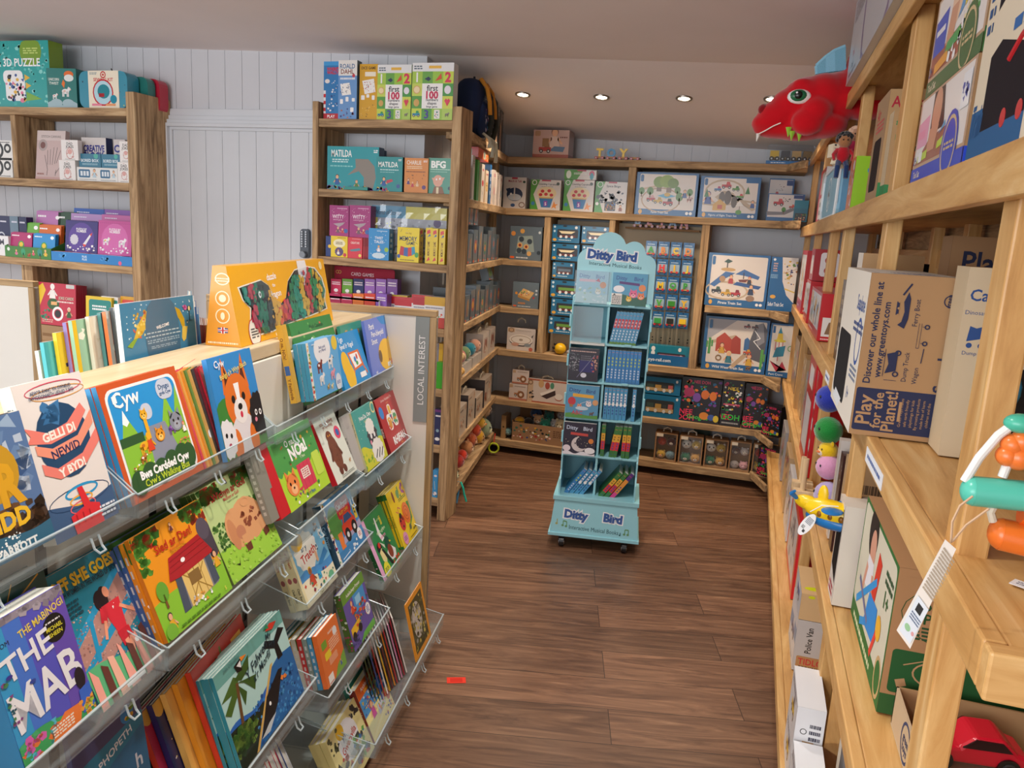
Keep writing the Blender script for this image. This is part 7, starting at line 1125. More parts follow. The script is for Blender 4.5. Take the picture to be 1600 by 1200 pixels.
sbk('board book with a purple ribbon and pink pony, top right of the turquoise stand',.186,.17,.158,1.273,'bg 5aa0c4;'+mark.replace('e8f0f8','3a5f9f')+'p 5a3a7a .2 .66 .78 .62 .78 .7 .2 .74;h .3 .04 1 3a6a5a;f .62 .36 .12 e8709a f4b0c0;f .84 .3 .1 f08a5a f8c0a0;e .86 .56 .1 .1 e8905a;f .5 .2 .08 f0c040 f8e0a0;r 0 .02 .3 .36 e8e4dc;x .02 .04 .28 .3 5 5a5a5a;p 2a2a2a .04 .3 .08 .36 .12 .3;e .2 .5 .16 .1 f0f0f4')
sbk('dark board book showing its printed back cover, left of the turquoise stand',.0,.150,.165,.880,'bg 2c2a38;x .06 .88 .9 .94 1 c8a8a0;s 5 70 .04 .3 .36 .84 .03 8a8a94,5a6a6a,a8a8b0;r .36 .28 .86 .64 2a2a6a;s 6 20 .76 .3 .98 .84 .04 b85a5a,c89a8a;l .3 .1 .85 .82 .02 7a7a9a;e .52 .18 .1 .08 d8dce8;x .4 .62 .74 .8 3 6a6a74',y=-.012)
sbk('board book with animals riding balloons and a yellow banner, fourth row left',.0,.165,.170,.688,'bg 5a9ac0;'+mark.replace('e8f0f8','2f4f8f')+'h .12 .03 1 5a9a4a;p e8b040 .2 .64 .84 .62 .84 .72 .2 .74;e .18 .5 .12 .13 c83a44;r .12 .32 .22 .4 a87a44;f .42 .36 .07 f0a080 f8d8c0;f .7 .44 .09 e8dce0 f4f0f4;a .8 .16 .1 6a5a5a 8a7a7a;t ABC .36 .16 .12 c84a5a;l .44 .44 .74 .56 .01 f0f0f0;e .9 .5 .09 .09 d8a070;e .5 .3 .2 .06 c8dce8',y=-.012)
sbk('night-blue board book with a smiling crescent moon, fifth row left',.0,.165,.170,.492,'bg 2a2438;'+mark.replace('e8f0f8','c8d4e8')+'p c84a44 .22 .62 .76 .6 .76 .68 .22 .7;e .5 .34 .24 .24 d8d0d0;e .6 .4 .2 .2 2a2438;e .38 .36 .02 .03 3a2a3a;h .08 .04 2 e8e8f0;s 7 22 .05 .2 .95 .6 .012 f0e8c0;e .12 .2 .12 .1 e8dce4;e .84 .16 .16 .1 f0f0f4;e .86 .46 .08 .08 e0863a',y=-.012)
def spine(k,x,w,h,z,c,roll,grp,lab,style):
    sp = {'red':'bg 4f96c0;r 0 .0 1 .07 5a8a3a;e .5 .9 .34 .05 e0803a;b .12 .5 .88 .78 .2 c8303c;x .3 .12 .7 .46 4 e8f0f8;x .3 .54 .7 .74 2 f0c8c8','blue':'bg 3a84c4;e .5 .93 .34 .05 e0803a;x .3 .5 .7 .8 3 c8d84a;x .3 .12 .7 .44 4 e8f0f8;e .5 .04 .34 .04 2a2a2a','sky':'bg 4a9ac8;e .5 .93 .36 .05 e8703a;b .25 .5 .75 .84 .2 f4f4f4;x .3 .54 .7 .8 3 3a6ab0;x .3 .14 .7 .44 3 2a4a9a;p f4f4f4 0 .48 .5 .56 1 .48 .5 .42','farm':'bg 3a7a3a;r 0 .22 1 .5 d8303a;r 0 .5 1 .74 e8b03a;e .5 .9 .34 .05 e8803a;x .3 .24 .7 .48 3 2a4a9a;x .3 .54 .7 .7 2 8a5a2a;e .5 .1 .3 .05 2a5a9a','farm2':'bg 5a2a7a;r 0 .0 1 .22 d8408a;r 0 .22 1 .74 e8953a;e .5 .9 .34 .05 e8803a;x .3 .24 .7 .48 3 2a4a9a'}[style]
    return sbk(lab,x,w,h,z,sp,y=.012,dd=.15,col=c,roll=roll,group=grp)
X2 = MX+.010
for k in range(8): spine(k,X2+.004+.0165*k,.0155,.166,1.077,'4f96c0',.17 if True else 0,'red-labelled book spines leaning on the second row','leaning blue spine with a red label, second row right of the turquoise stand','red')
for k in range(9): spine(k,X2+.002+.0188*k,.0175,.165,.880,'3a84c4',0,'upright blue book spines of the third row','upright blue spine with a yellow-green title, third row right of the turquoise stand','blue')
for k in range(7): spine(k,X2+.002+(.0195*k if k < 6 else .142),.018,.165,.688,'4a9ac8',0,'sky blue spines with white labels, fourth row','sky blue spine with a white label, fourth row right of the turquoise stand' if k < 6 else 'single sky blue spine standing apart at the right of the fourth row','sky')
for k,(x,rl_) in enumerate(((.004,0),(.048,.14),(.068,.14),(.11,.02),(.132,.02))): spine(k,X2+x,.0195,.165,.492,'3a7a3a',rl_,None,'striped farm book spine, '+('alone at the left','leaning, left one of the leaning pair','leaning, right one of the leaning pair','second from the right','rightmost')[k]+' in the fifth row','farm')
for k in range(4): spine(k,.022+.026*k,.0185,.168,.278,'4a9ac8',.60,'slanting blue spines at the bottom left','slanting blue spine in the bottom left pigeonhole of the turquoise stand','sky' if k else 'blue')
for k in range(3): spine(k,X2+.012+.030*k,.0205,.170,.278,'3a7a3a',.62,None,('left green-footed','middle green-footed','right pink-footed')[k]+' slanting farm book in the bottom right pigeonhole','farm' if k < 2 else 'farm2')
# ================================================================== goods on the pine shelves
def fr(name,label,cat,y0,y1,z,h,spec='',X=.262,dd=.2,col='b08c62',near='',far='',top='',mat='gloss',group=None,tilt=0,rz=0,sidecol=None):
    return prod(name,label,cat,y1-y0,dd,h,(X,y1,z),-PI/2+rz,tilt,spec,far,near,top,col,mat,group,sidecol=sidecol)
K = 'b78f66'; KD = 'a9825a'
r1, r2, r3, r4, r5 = 2.151, 1.726, 1.246, .762, .302
# ---- top of the unit
fr('toy_box','large pale grey box with a purple ring, on top beside the plush dragon','box',1.95,3.0,r1,.265,'bg b9bcc2;o .62 .66 .30 .30 .03 6a5a8a;e .5 .62 .03 .03 d85a7a;t Dino .14 .30 .07 c84a6a;t Draig .14 .16 .07 5a5a62;x .76 .5 .98 .9 7 7a7a84;x .05 .7 .3 .95 6 8a8a92;x .06 .04 .26 .1 1 7a7a84',.225,.3,'b9bcc2',near='bg a8abb0')
D_ = thing('plush_dragon','big red plush dragon with green eyes leaning off the top of the pine shelves','soft toy',(.12,3.2,2.06))
plain('red_plush','c8101e',0.95,0.1,0.12); MATS['red_plush'].node_tree.nodes['Principled BSDF'].inputs['Sheen Weight'].default_value = 0.35
def dp(x,y,dy=0): v = ony(x,y,3.2+dy); return v-Vector((.12,3.2,2.06))
mb = MB()
for (px,py,dy,r) in ((1207,193,0,(.078,.07,.045)),(1220,180,0,(.085,.075,.055)),(1240,165,0,(.085,.085,.065)),(1262,152,0,(.09,.095,.072)),(1288,150,.0,(.095,.095,.08)),(1312,152,.02,(.10,.10,.09)),(1262,190,-.075,(.058,.045,.05)),(1262,190,.085,(.058,.045,.05)),(1275,172,-.07,(.055,.05,.05)),(1218,205,0,(.095,.055,.028)),(1246,203,0,(.11,.07,.04)),(1285,195,0,(.09,.08,.05)),(1256,131,-.05,(.04,.035,.02)),(1256,131,.05,(.04,.035,.02))):
    mb.ball(dp(px,py,dy),r,'fff','red_plush',20)
mb.ball((.28,.03,.20),(.17,.13,.125),'fff','red_plush',20); mb.ball((.20,.02,.12),(.12,.10,.11),'fff','red_plush',20); mb.ball((.42,.05,.18),(.15,.12,.10),'fff','red_plush',18)
body = mb.build('body', D_, smooth=True); rm_ = body.modifiers.new('remesh','REMESH'); rm_.mode = 'VOXEL'; rm_.voxel_size = 0.007; rm_.use_smooth_shade = True; sm = body.modifiers.new('smooth','SMOOTH'); sm.factor = .6; sm.iterations = 6
for dy in (-.088,.088):
    e = dp(1249,151,dy); s_ = -1 if dy < 0 else 1
    MB().ball(e,(.042,.018,.026),'f2f2ee','plastic',18).build('eye', D_, smooth=True)
    m2 = MB(); m2.ball(e+Vector((-.003,s_*.010,.002)),(.030,.012,.021),'1f6a44','plastic',16); m2.ball(e+Vector((-.004,s_*.017,.003)),(.016,.008,.015),'0a120e','plastic',12); m2.ball(e+Vector((-.010,s_*.024,.010)),(.004,.003,.004),'ffffff','plastic',8); m2.build('iris', D_, smooth=True)
for k,(px,py) in enumerate(((1233,203),(1238,209),(1250,210))):
    c = dp(px,py-4,-.068); MB().cyl(c,c+Vector((0,0,-.034)),.012,'9ac83a','plush',8,r2=.001).build('tooth', D_)
for px,py in ((1185,211),):
    c = dp(px,py-2,-.03); MB().cyl(c,c+Vector((-.004,0,-.028)),.008,'f0eee8','plush',8,r2=.001).build('tooth', D_)
MB().tube([dp(1184,210,-.045),dp(1196,204,-.062),dp(1208,197,-.072),dp(1220,192,-.078)],.0022,'f4e8e0','card',6).build('mouth_seam', D_)
MB().ball(dp(1192,171,-.03),(.018,.016,.02),'8a0c16','plush',12).build('nostril', D_, smooth=True); MB().ball(dp(1192,171,.03),(.018,.016,.02),'8a0c16','plush',12).build('nostril', D_, smooth=True)
fn = MB(); base = [dp(1277,116),dp(1290,114),dp(1305,112),dp(1322,110)]; tops = [dp(1276,103),dp(1290,90),dp(1304,80),dp(1321,73)]
for k in range(3):
    for y in (-.008,.008): fn.face([a+Vector((0,y,0)) for a in (base[k],base[k+1],tops[k+1],tops[k])],('7ab4cc','8ac4dc','7ab4cc')[k],'plush')
fn.tube([t for t in tops],.009,'8ac4dc','plush',6); fn.tube([base[0],tops[0]],.008,'8ac4dc','plush',6)
for k in (1,2): fn.tube([base[k],tops[k]],.006,'5a94ac','plush',6)
fn.build('fin', D_)
# ---- upper row
ts_ = 'bg %s;r 0 .16 1 1 c8a888;r .03 .2 .97 .97 f0ece8;%s;r 0 0 1 .16 %s;t Tool_Set .13 .08 .08 f0e4c8 0 .2;e .74 .24 .14 .14 %s;o .74 .24 .12 .12 .015 d8c090;x .66 .2 .82 .3 2 d8c090;p f0f4f8 .84 .55 .97 .55 .97 .9 .84 .9;s 7 8 .86 .6 .95 .86 .02 2f4ab0;t 2+ .05 .26 .1 3a5a9a'
fr('tool_set_box','tool set carton with a blue base stripe, lower of two stacked','toy box',1.225,1.60,r2,.142,ts_%('2f4ab0','p a86a54 .03 .2 .6 .2 .7 .5 .3 .45;p f0b0cc .03 .4 .26 .4 .26 .75 .03 .7;p f4a0c0 .05 .5 .2 .5 .2 .6 .05 .6;p 2a1c1c .3 .5 .58 .5 .5 .97 .3 .97;e .4 .72 .09 .1 d8a080;p d8a080 .28 .3 .44 .3 .48 .56 .3 .56;p c8e04a .1 .22 .3 .24 .3 .34 .1 .3;p c8e04a .5 .28 .72 .32 .7 .42 .5 .36;p 5aa8d8 .5 .44 .62 .5 .6 .56;b .12 .22 .2 .34 .01 f8f8f8','2a4ac8','2a4ac8'),.252,.16,K,near='bg %s;r 0 0 1 .16 2a4ac8'%KD)
fr('tool_set_box','tool set carton with a green base stripe, upper of two stacked','toy box',1.225,1.59,r2+.144,.16,ts_%('3a7a3a','p a85a44 .03 .2 .8 .2 .8 .5 .03 .4;p 2f55c8 .03 .4 .28 .4 .28 .8 .03 .76;r .06 .6 .24 .66 f0f0f4;e .44 .8 .1 .12 f4d0b0;p d8a080 .3 .4 .44 .4 .48 .74 .34 .74;p 3aa85a .3 .3 .56 .34 .56 .46 .34 .42;p f0a83a .12 .2 .4 .24 .36 .34 .12 .3;p f4d83a .6 .6 .74 .7 .7 .86 .6 .8;p 5aa0d8 .5 .55 .6 .62 .58 .8;s 12 24 .4 .22 .9 .6 .03 fff,4aa84a,f0e0b0','2f6a34','2f6a34'),.254,.16,K,near='bg %s;r 0 0 1 .2 2f6a34'%KD)
tb_ = thing('train_box','cream and blue carton with black window cut-outs, right of the tool sets','toy box',(.252,1.205,r2),(0,0,-PI/2))
mb = MB(); mb.box((0,0,0),(.52,.18,.30),'141014','card'); A = Art(mb,(0,0,0),(1,0,0),(0,0,1),.52,.30,'card'); A.k = 2
A.run('bg ddd0b8;r 0 0 .44 .2 2f6090;p 16101a .10 .10 .44 .10 .42 .34 .18 .44 .10 .40;p 16101a .10 .58 .17 .62 .20 .86 .1 .9;p 16101a .26 .60 .5 .52 .6 .8 .3 .9;p 16101a .5 .1 .95 .1 .95 .42 .56 .36;U Train .06 .16 .14 2f5a8a 0 .1;x .26 .42 .5 .5 1 3a6aa8;x .02 .5 .07 .7 3 3a5a8a'); mb.build('carton', tb_)
m2 = MB(); m2.rbox((.13,.0005,.035),(.24,.05,.085),.015,'2a80d0','plastic',ax=1); m2.cyl((.15,-.001,.034),(.15,.02,.034),.011,'c8202c','plastic',14); m2.cyl((.21,-.001,.034),(.21,.02,.034),.011,'c8202c','plastic',14); m2.tube([(.14,.0,.10),(.18,.0,.118),(.24,.0,.12)],.004,'c8202c','plastic'); m2.build('toy_train', tb_)
fr('airplane_box','kraft airplane carton with a dark window, standing behind the tractor carton','toy box',2.13,2.34,r2,.26,'bg a88a6a;t Air .3 .85 .12 b8303a;b .2 .1 .8 .6 .08 1c1416;x .2 .66 .8 .78 3 c85a5a',.262,.2,K,near='bg b89468;t Air .13 .89 .10 b0283a 0 .2;t plane .5 .89 .10 b0283a 0 .4;r 0 .0 1 .16 3f8a54',mat='card')
fr('tractor_box','kraft tractor carton with a green map patch and an orange toy inside','toy box',2.06,2.125,r2,.20,'bg c8b494;r 0 0 1 .16 3f8a54',.268,.2,K,near='bg b89468;r 0 0 1 .16 3f8a54;t Tr .12 .08 .10 e0d4b0 0 .16;t actor .4 .08 .1 e0d4b0 0 .34;j .13 .86 .09 .06 3f8a54;u USA .13 .86 .045 e8dcc0;t 1+ .08 .7 .06 3f8a54;b .17 .22 .5 .6 .05 1c1416;p e8642a .2 .34 .46 .34 .46 .5 .3 .56 .2 .5;e .24 .28 .04 .04 333',mat='card')
cs_ = thing('toy_case','soft pale blue zip case with white piping on the upper pine row','bag',(.262,3.9,r2),(0,0,-PI/2))
mb = MB(); mb.rbox((0,.0,0),(.72,.07,.20),.04,'9cc8dc','card',ax=1); A = Art(mb,(0,0,0),(1,0,0),(0,0,1),.72,.2,'card'); A.k = 1; A.run('o .4 .5 .12 .1 .012 e8f4f8;s 3 8 .33 .3 .47 .7 .03 e8f4f8'); mb.build('case_body', cs_, smooth=False)
MB().tube([(.04,-.004,.003),(.70,-.004,.003),(.72,-.004,.05),(.72,-.004,.17),(.69,-.004,.2),(.05,-.004,.2),(0,-.004,.17),(0,-.004,.04),(.04,-.004,.003)],.006,'eef4f6','card',6).build('piping', cs_)
MB().box((.722,.01,.01),(.735,.06,.17),'6aa0c4','card').build('side_gusset', cs_)
fr('game_box','orange and lime green spotted game box next to the pale blue case','board game',2.70,2.84,r2,.165,'bg d8702a;s 5 10 .1 .1 .9 .9 .14 d8b8c8,e8e8f0',.262,.15,'9ad020',near='bg 9ad020;s 6 10 .1 .1 .9 .9 .08 3a9ac8,6a4ab0,2a8a4a')
fr('game_box','red-edged white game box standing at the far end behind the pale blue case','board game',3.95,4.25,r2,.25,'bg c0202c;r .3 .05 .95 .45 f0ece8;r .3 .52 .95 .92 dcd8d4;x .4 .1 .9 .4 2 888',.262,.2,'c0202c',near='bg e8e0dc;x .2 .2 .8 .8 3 8a2a2a')
# rag dolls slumped on the upper row
for k,(px,py,c,hc,t) in enumerate(((1318,236,'c01828','141416','rag doll with black curly hair and red top'),(1336,226,'d83a6a','e8c0a0','rag doll with pale hair behind the black-haired one'))):
    p = ony(px,py,3.0+.12*k); d = thing('rag_doll',t+', slumped above the pale blue case','doll',p); d.scale = (.72,.72,.72)
    MB().ball((0,0,-.015),(.032,.03,.045),c,'plush',14).build('shirt', d, smooth=True)
    MB().ball((0,-.01,.045),(.032,.03,.034),'c89878' if k else 'a8744c','plush',14).build('head', d, smooth=True)
    h = MB(); r8 = random.Random(k)
    for i in range(26): 
        a, b = r8.uniform(0,6.28), r8.uniform(-.1,1.4); h.ball((.032*math.cos(a)*math.cos(b),.004+.028*math.sin(a)*math.cos(b),.052+.03*math.sin(b)),.013,hc,'plush',8)
    h.build('hair', d, smooth=True)
    for s_ in (-1,1):
        MB().tube([(s_*.028,0,.005),(s_*.045,-.02,-.02),(s_*.04,-.035,-.045)],[.011,.009,.008],c,'plush',8).build('arm', d)
        MB().tube([(s_*.015,0,-.05),(s_*.02,-.03,-.075),(s_*.022,-.04,-.13)],[.015,.013,.011],'1f3a6a' if not k else 'c8305a','plush',8).build('leg', d)
    for s_ in (-.01,.01): MB().ball((s_,-.04,.048),.004,'111111','plastic',6).build('eye', d)
for k,(px,py,t) in enumerate(((1300,245,'upper'),(1312,255,'tilted lower'))):
    p = ony(px,py,3.0); o = prod('wooden_cube','pale wooden dice-printed cube among the rag dolls, '+t,'toy',.045,.045,.045,p,.3+.4*k,0,'bg e8dcc0;s %d 8 .1 .1 .9 .9 .08 7aa03a,3a3a3a'%k,'','','','e8dcc0','card',roll=.3*k)
# ---- middle row
SE = thing('seaplane_box','big kraft seaplane carton with navy print, jutting out on the middle shelf','toy box',(.211,1.613,r3))
sw_, sd_, sh_ = .157, .40, .315
mb = MB(); mb.box((0,0,0),(sw_,sd_,sh_),'b08a62','card')
A = Art(mb,(0,0,0),(1,0,0),(0,0,1),sw_,sh_,'card'); A.k = 1
A.run('bg ac875f;b .02 .03 1 .30 .03 2a2f4e;t Play .13 .165 .085 b08a62 90 .24;t for_the .28 .165 .058 b08a62 90 .24;t Planet! .42 .165 .072 b08a62 90 .25;x .52 .06 .56 .28 1 b08a62;u Green_Toys_makes .55 .165 .017 b08a62 90 .22;u safe_earth_friendly .61 .165 .017 b08a62 90 .24;u playthings_for_kids .67 .165 .017 b08a62 90 .24;u By_creating_products .73 .165 .017 b08a62 90 .24;u made_free_of_harm .79 .165 .017 b08a62 90 .24;u children_and_the .85 .165 .017 b08a62 90 .22;u planet,_we_nurture .91 .165 .017 b08a62 90 .24;t Discover_our_whole_line_at .11 .64 .042 2a2f4e 90 .62;t www.greentoys.com .22 .60 .040 2a2f4e 90 .50;t Seaplane .93 .49 .075 2a2f4e 90 .36;u Ferry_Boat .55 .78 .028 2a2f4e 90 .16;u Dump_Truck .52 .45 .028 2a2f4e 90 .18;u Wagon .64 .40 .028 2a2f4e 90 .1;o .9 .86 .075 .075 .012 2a2f4e;t green .88 .86 .028 2a2f4e 90 .08;t toys .93 .86 .028 2a2f4e 90 .08')
A.run('p 2a2f4e .36 .70 .44 .68 .47 .74 .47 .86 .44 .9 .40 .84 .42 .78 .40 .72;l .38 .88 .46 .95 .02 2a2f4e;l .34 .76 .34 .84 .03 2a2f4e;e .35 .76 .014 .014 ac875f;e .35 .8 .014 .014 ac875f;e .35 .84 .014 .014 ac875f;p 2a2f4e .30 .52 .42 .54 .42 .42 .30 .40 .33 .46;o .42 .53 .035 .035 .016 2a2f4e;o .42 .40 .035 .035 .016 2a2f4e;l .28 .38 .28 .55 .006 2a2f4e;l .44 .36 .30 .36 .006 2a2f4e;l .60 .57 .60 .72 .004 2a2f4e;l .63 .57 .63 .72 .004 2a2f4e;l .60 .57 .63 .57 .006 2a2f4e;o .69 .70 .03 .03 .014 2a2f4e;o .69 .60 .03 .03 .014 2a2f4e;l .64 .7 .66 .7 .006 2a2f4e;l .64 .6 .66 .6 .006 2a2f4e;l .69 .57 .68 .48 .01 2a2f4e')
B = Art(mb,(0,sd_,0),(0,-1,0),(0,0,1),sd_,sh_,'card'); B.k = 1
B.run('bg e2ddd2;b .05 .08 .6 .56 .05 1c1c20;p dfe6ec .1 .04 .4 .02 .5 .1 .2 .12;t Seaplane .8 .8 .1 3a5a9a 0 .3;o .86 .56 .1 .12 .02 3a5aa0;x .7 .3 .95 .4 3 6a7a9a;t 1+ .74 .2 .08 3a5a9a;x .62 .6 .98 .68 2 4a5a8a')
C_ = Art(mb,(0,0,sh_),(1,0,0),(0,1,0),sw_,sd_,'card'); C_.k = 1; C_.run('bg e6e4de;x .3 .1 .8 .3 2 5a6aa8;l .1 .05 .1 .6 .01 333')
mb.build('carton', SE)
CG = thing('cargo_plane_box','kraft cargo plane carton with a black cut-out, right of the seaplane carton','toy box',(.352,1.517,r3))
mb = MB(); cw_, ch_ = .26, .338; mb.box((0,.001,0),(cw_,.09,ch_),'cdbb9c','card'); A = Art(mb,(0,.001,0),(1,0,0),(0,0,1),cw_,ch_,'card'); A.k = 2
A.run('bg cdbb9c;p 15100c .13 0 1 0 1 .5 .22 .5 .14 .44;t Cargo_Plane .28 .86 .06 2f4f8a 0 .5;u Dinosaur .09 .77 .022 2f4f8a;p 2f4f8a .05 .62 .15 .64 .17 .71 .1 .69 .06 .7;e .07 .6 .018 .018 2f4f8a;e .14 .6 .018 .018 2f4f8a;u Dump .08 .56 .02 2f4f8a;v .27 .62 .045 2f4f8a 2f4f8a;u Truck .27 .56 .02 2f4f8a')
mb.build('carton', CG); m2 = MB(); m2.ball((.08,.012,.13),(.035,.03,.045),'4aa8e0','plastic',18); m2.ball((.05,.004,.165),(.014,.02,.014),'8accf0','plastic',12); m2.ball((.13,-.004,.20),(.03,.02,.018),'4aa8e0','plastic',14); m2.build('toy_plane', CG, smooth=True)
fr('play_carton','kraft carton with bold navy lettering at the back of the middle pine shelf','toy box',2.0,2.10,r3,.40,'bg a88462',.42,.26,'8a6846',near='bg 9a7450;t Play_for .45 .86 .12 1f2440 0 .7;t the_Planet! .5 .68 .12 1f2440 0 .8',mat='card')
fr('play_carton','white-edged carton showing between two pine posts on the middle shelf','toy box',2.14,2.24,r3,.35,'bg e0dad0;x .2 .2 .8 .8 5 555',.255,.14,'c8b090',near='bg b8946a;t Pl .45 .84 .12 2f4f8a;t th .45 .68 .12 2f4f8a;x .3 .5 .7 .58 2 445',mat='card')
fr('game_box','black box edge leaning behind the white-edged carton on the middle pine shelf','box',2.26,2.34,r3,.33,'bg 1c1a1c',.27,.16,'1c1a1c',mat='card')
for k,(a,b,h,t) in enumerate(((3.22,3.80,.185,'nearest, with a pale picture front'),(3.95,4.22,.20,'second along the shelf'),(4.50,4.95,.34,'tall stack at the far end'))):
    fr('toy_box','bright red toy box on the middle shelf, '+t,'toy box',a,b,r3,h,'bg c4121f;r .06 .2 .94 .93 dde0e4;l .3 .25 .3 .8 .05 5a8a6a;l .5 .2 .5 .86 .04 d8903a;l .7 .25 .7 .7 .05 4a6a8a;p d8a040 .4 .5 .5 .9 .6 .5;x .1 .05 .5 .12 1 f0c8c8;s %d 12 .1 .3 .9 .8 .05 8a8a9a,e8b03a'%k,.258,.12,'c4121f',near='bg c4121f;r .1 .1 .75 .5 e8e4e0;p 8a6a4a .2 .15 .6 .15 .5 .42 .3 .4;x .1 .02 .7 .07 1 f4c8c8')
fr('toy_box','small red box stacked on the second red box of the middle pine shelf','toy box',3.98,4.2,r3+.202,.15,'bg b81c28;b .2 .2 .8 .8 .1 e8e4e4',.262,.14,'b81c28',near='bg b01824;b .2 .15 .8 .9 .1 f0ecec;e .5 .66 .16 .14 b01824;e .5 .34 .16 .14 b01824')
for k in range(3): fr('book_pack',('dark brown','dark red','grey-brown')[k]+' narrow pack stood on edge on the middle pine shelf','box',2.42+.12*k,2.52+.12*k,r3,.30-.02*k,'bg %s;x .2 .1 .8 .9 7 9a8a7a'%('2a2422','8a1c24','3a302a')[k],.28,.16,('2a2422','8a1c24','3a302a')[k])
# ---- low row
fr('toy_box','tall red memory game box, standing on the low pine shelf','board game',2.96,3.02,r4,.40,'bg c4121f;x .2 .2 .8 .8 3 fff',.262,.08,'c4121f',near='bg c4121f;t Colour_Memo .5 .42 .32 fff 90;x .2 .9 .8 .96 1 f4c0c0')
fr('toy_box','red box with a slanting lid beside the tall red memory game','board game',3.10,3.42,r4,.42,'bg c4121f;r .1 .1 .9 .6 e8e4e4;r .2 .7 .8 .9 f0ecec',.262,.12,'c4121f',near='bg d01a28;x .2 .8 .8 .9 2 fff')
for k,(y,c,t) in enumerate(((2.74,'2a3aa8','blue'),(2.70,'1f8a3a','green'),(2.68,'f0c81c','yellow duck'),(2.66,'e0a0c8','pink'),(2.62,'b8a8d8','lilac'))):
    o = plush(t+' soft shape in the net of bath toys on the low pine shelf',(.285+.006*k,y,r4+(.30,.20,.15,.09,.0)[k]),(.05,.05,.035,.045,.05)[k],c,'duck' if k == 2 else 'round',rz=-1.2)
for k,y in enumerate((2.70,2.80)):
    d = thing('peg_stand','small pale wooden peg stand with a dowel on the shelf edge, '+('nearer','farther')[k]+' one','toy',(.236,y,r4)); MB().box((-.03,-.02,0),(.04,.02,.03),'fff','pale_beech').build('block', d, bevel=.002); MB().cyl((0,0,.03),(0,0,.14-.02*k),.009,'fff','pale_beech',14).build('dowel', d, smooth=True)
for k,(a,b,h,c) in enumerate(((2.15,2.19,.30,'c8a880'),(2.24,2.30,.28,'3a1c1c'),(2.34,2.38,.30,'d8d0c8'),(3.55,3.62,.30,'b09068'),(3.7,3.9,.26,'8a8f94'),(4.0,4.22,.3,'b89870'),(4.4,4.6,.28,'9a7a5a'),(4.7,5.1,.3,'a88a68'))):
    fr('boxed_toy',('pale wood-framed','dark red','off-white','light wooden','grey','tan','brown','kraft')[k]+' flat toy leaning on the low pine shelf, '+('third bay','third bay','third bay','fourth bay','fourth bay','fourth bay','far bay','last before the corner')[k],'toy',a,b,r4,h,'bg %s;s %d 14 .1 .1 .9 .9 .08 8a9a5a,c83a3a,e8e0d0,3a5a8a'%(c,k),.29,.14,c,tilt=.0,near='bg %s;x .2 .2 .8 .8 4 6a5a4a'%c)
PL = thing('toy_plane','yellow and blue toy plane with a white oval tag, on the low shelf','toy plane',tuple(ony(1298,806,1.93)),(0,0,-.5)); PL.scale = (.82,.82,.82)
mb = MB(); mb.ball((0,0,.012),(.085,.038,.036),'f4cc1e','plastic',24); mb.ball((-.075,0,.02),(.04,.02,.022),'f4cc1e','plastic',16); mb.build('fuselage', PL, smooth=True)
MB().ball((.005,0,-.014),(.08,.036,.026),'2078c0','plastic',24).build('hull', PL, smooth=True)
MB().ball((-.03,0,.055),(.016,.008,.032),'f4cc1e','plastic',14).build('tail_fin', PL, smooth=True)
for s_ in (-1,1): MB().ball((.0+.02,s_*.045,.03),(.03,.035,.008),'2078c0','plastic',14).build('wing', PL, smooth=True)
MB().tube([(-.10,-.02,.03),(-.11,-.035,.045),(-.095,-.05,.06)],[.006,.008,.004],'2078c0','plastic').build('propeller', PL)
mb = MB()
for x in (-.02,.012,.044): mb.ball((x,-.034,.008),(.008,.006,.010),'8a5a10','plastic',12)
mb.build('portholes', PL, smooth=True)
tg = MB(); Tq = Matrix.Translation((-.045,-.052,-.03)) @ Matrix.Rotation(.5,4,'Y'); n = 24
tg.prism([(.016*math.cos(2*PI*i/n),.042*math.sin(2*PI*i/n)) for i in range(n)],0,.0012,1,'eef0f2','card',Tq)
A = Art(tg,Tq@Vector((-.012,-.0004,-.03)),Tq.to_3x3()@Vector((1,0,0)),Tq.to_3x3()@Vector((0,0,1)),.024,.06,'card'); A.run('x .1 .55 .9 .95 5 6a7a8a;x .1 .2 .5 .4 3 333;r .5 .04 .8 .2 444'); tg.build('oval_tag', PL)
MB().tube([(-.04,-.052,.012),(-.01,-.048,.04),(.03,-.03,.045)],.0015,'f0f0f0','card',5).build('tag_string', PL)
WB = thing('window_carton','grey-white carton with a large black window behind the toy plane','toy box',(.262,1.98,r4),(0,0,-PI/2))
mb = MB(); mb.box((0,.001,0),(.10,.12,.25),'d8d0c4','card'); A = Art(mb,(0,.001,0),(1,0,0),(0,0,1),.10,.25,'card'); A.k = 1; A.run('bg d8d0c8;p 121010 .08 .3 .9 .2 .94 .95 .1 .92;x .1 .03 .8 .16 2 b83a4a;p b8d4e8 .2 .88 .9 .8 .9 .92 .3 .92'); mb.build('carton', WB)
GS = thing('seesaw_box','big kraft carton with a green base and a blue and red seesaw picture','toy box',(.305,1.445,r4))
gw_, gd_, gh_ = .26, .42, .288
mb = MB(); mb.box((0,0,0),(gw_,gd_,gh_),'b58b62','card')
A = Art(mb,(0,0,0),(1,0,0),(0,0,1),gw_,gh_,'card'); A.k = 1
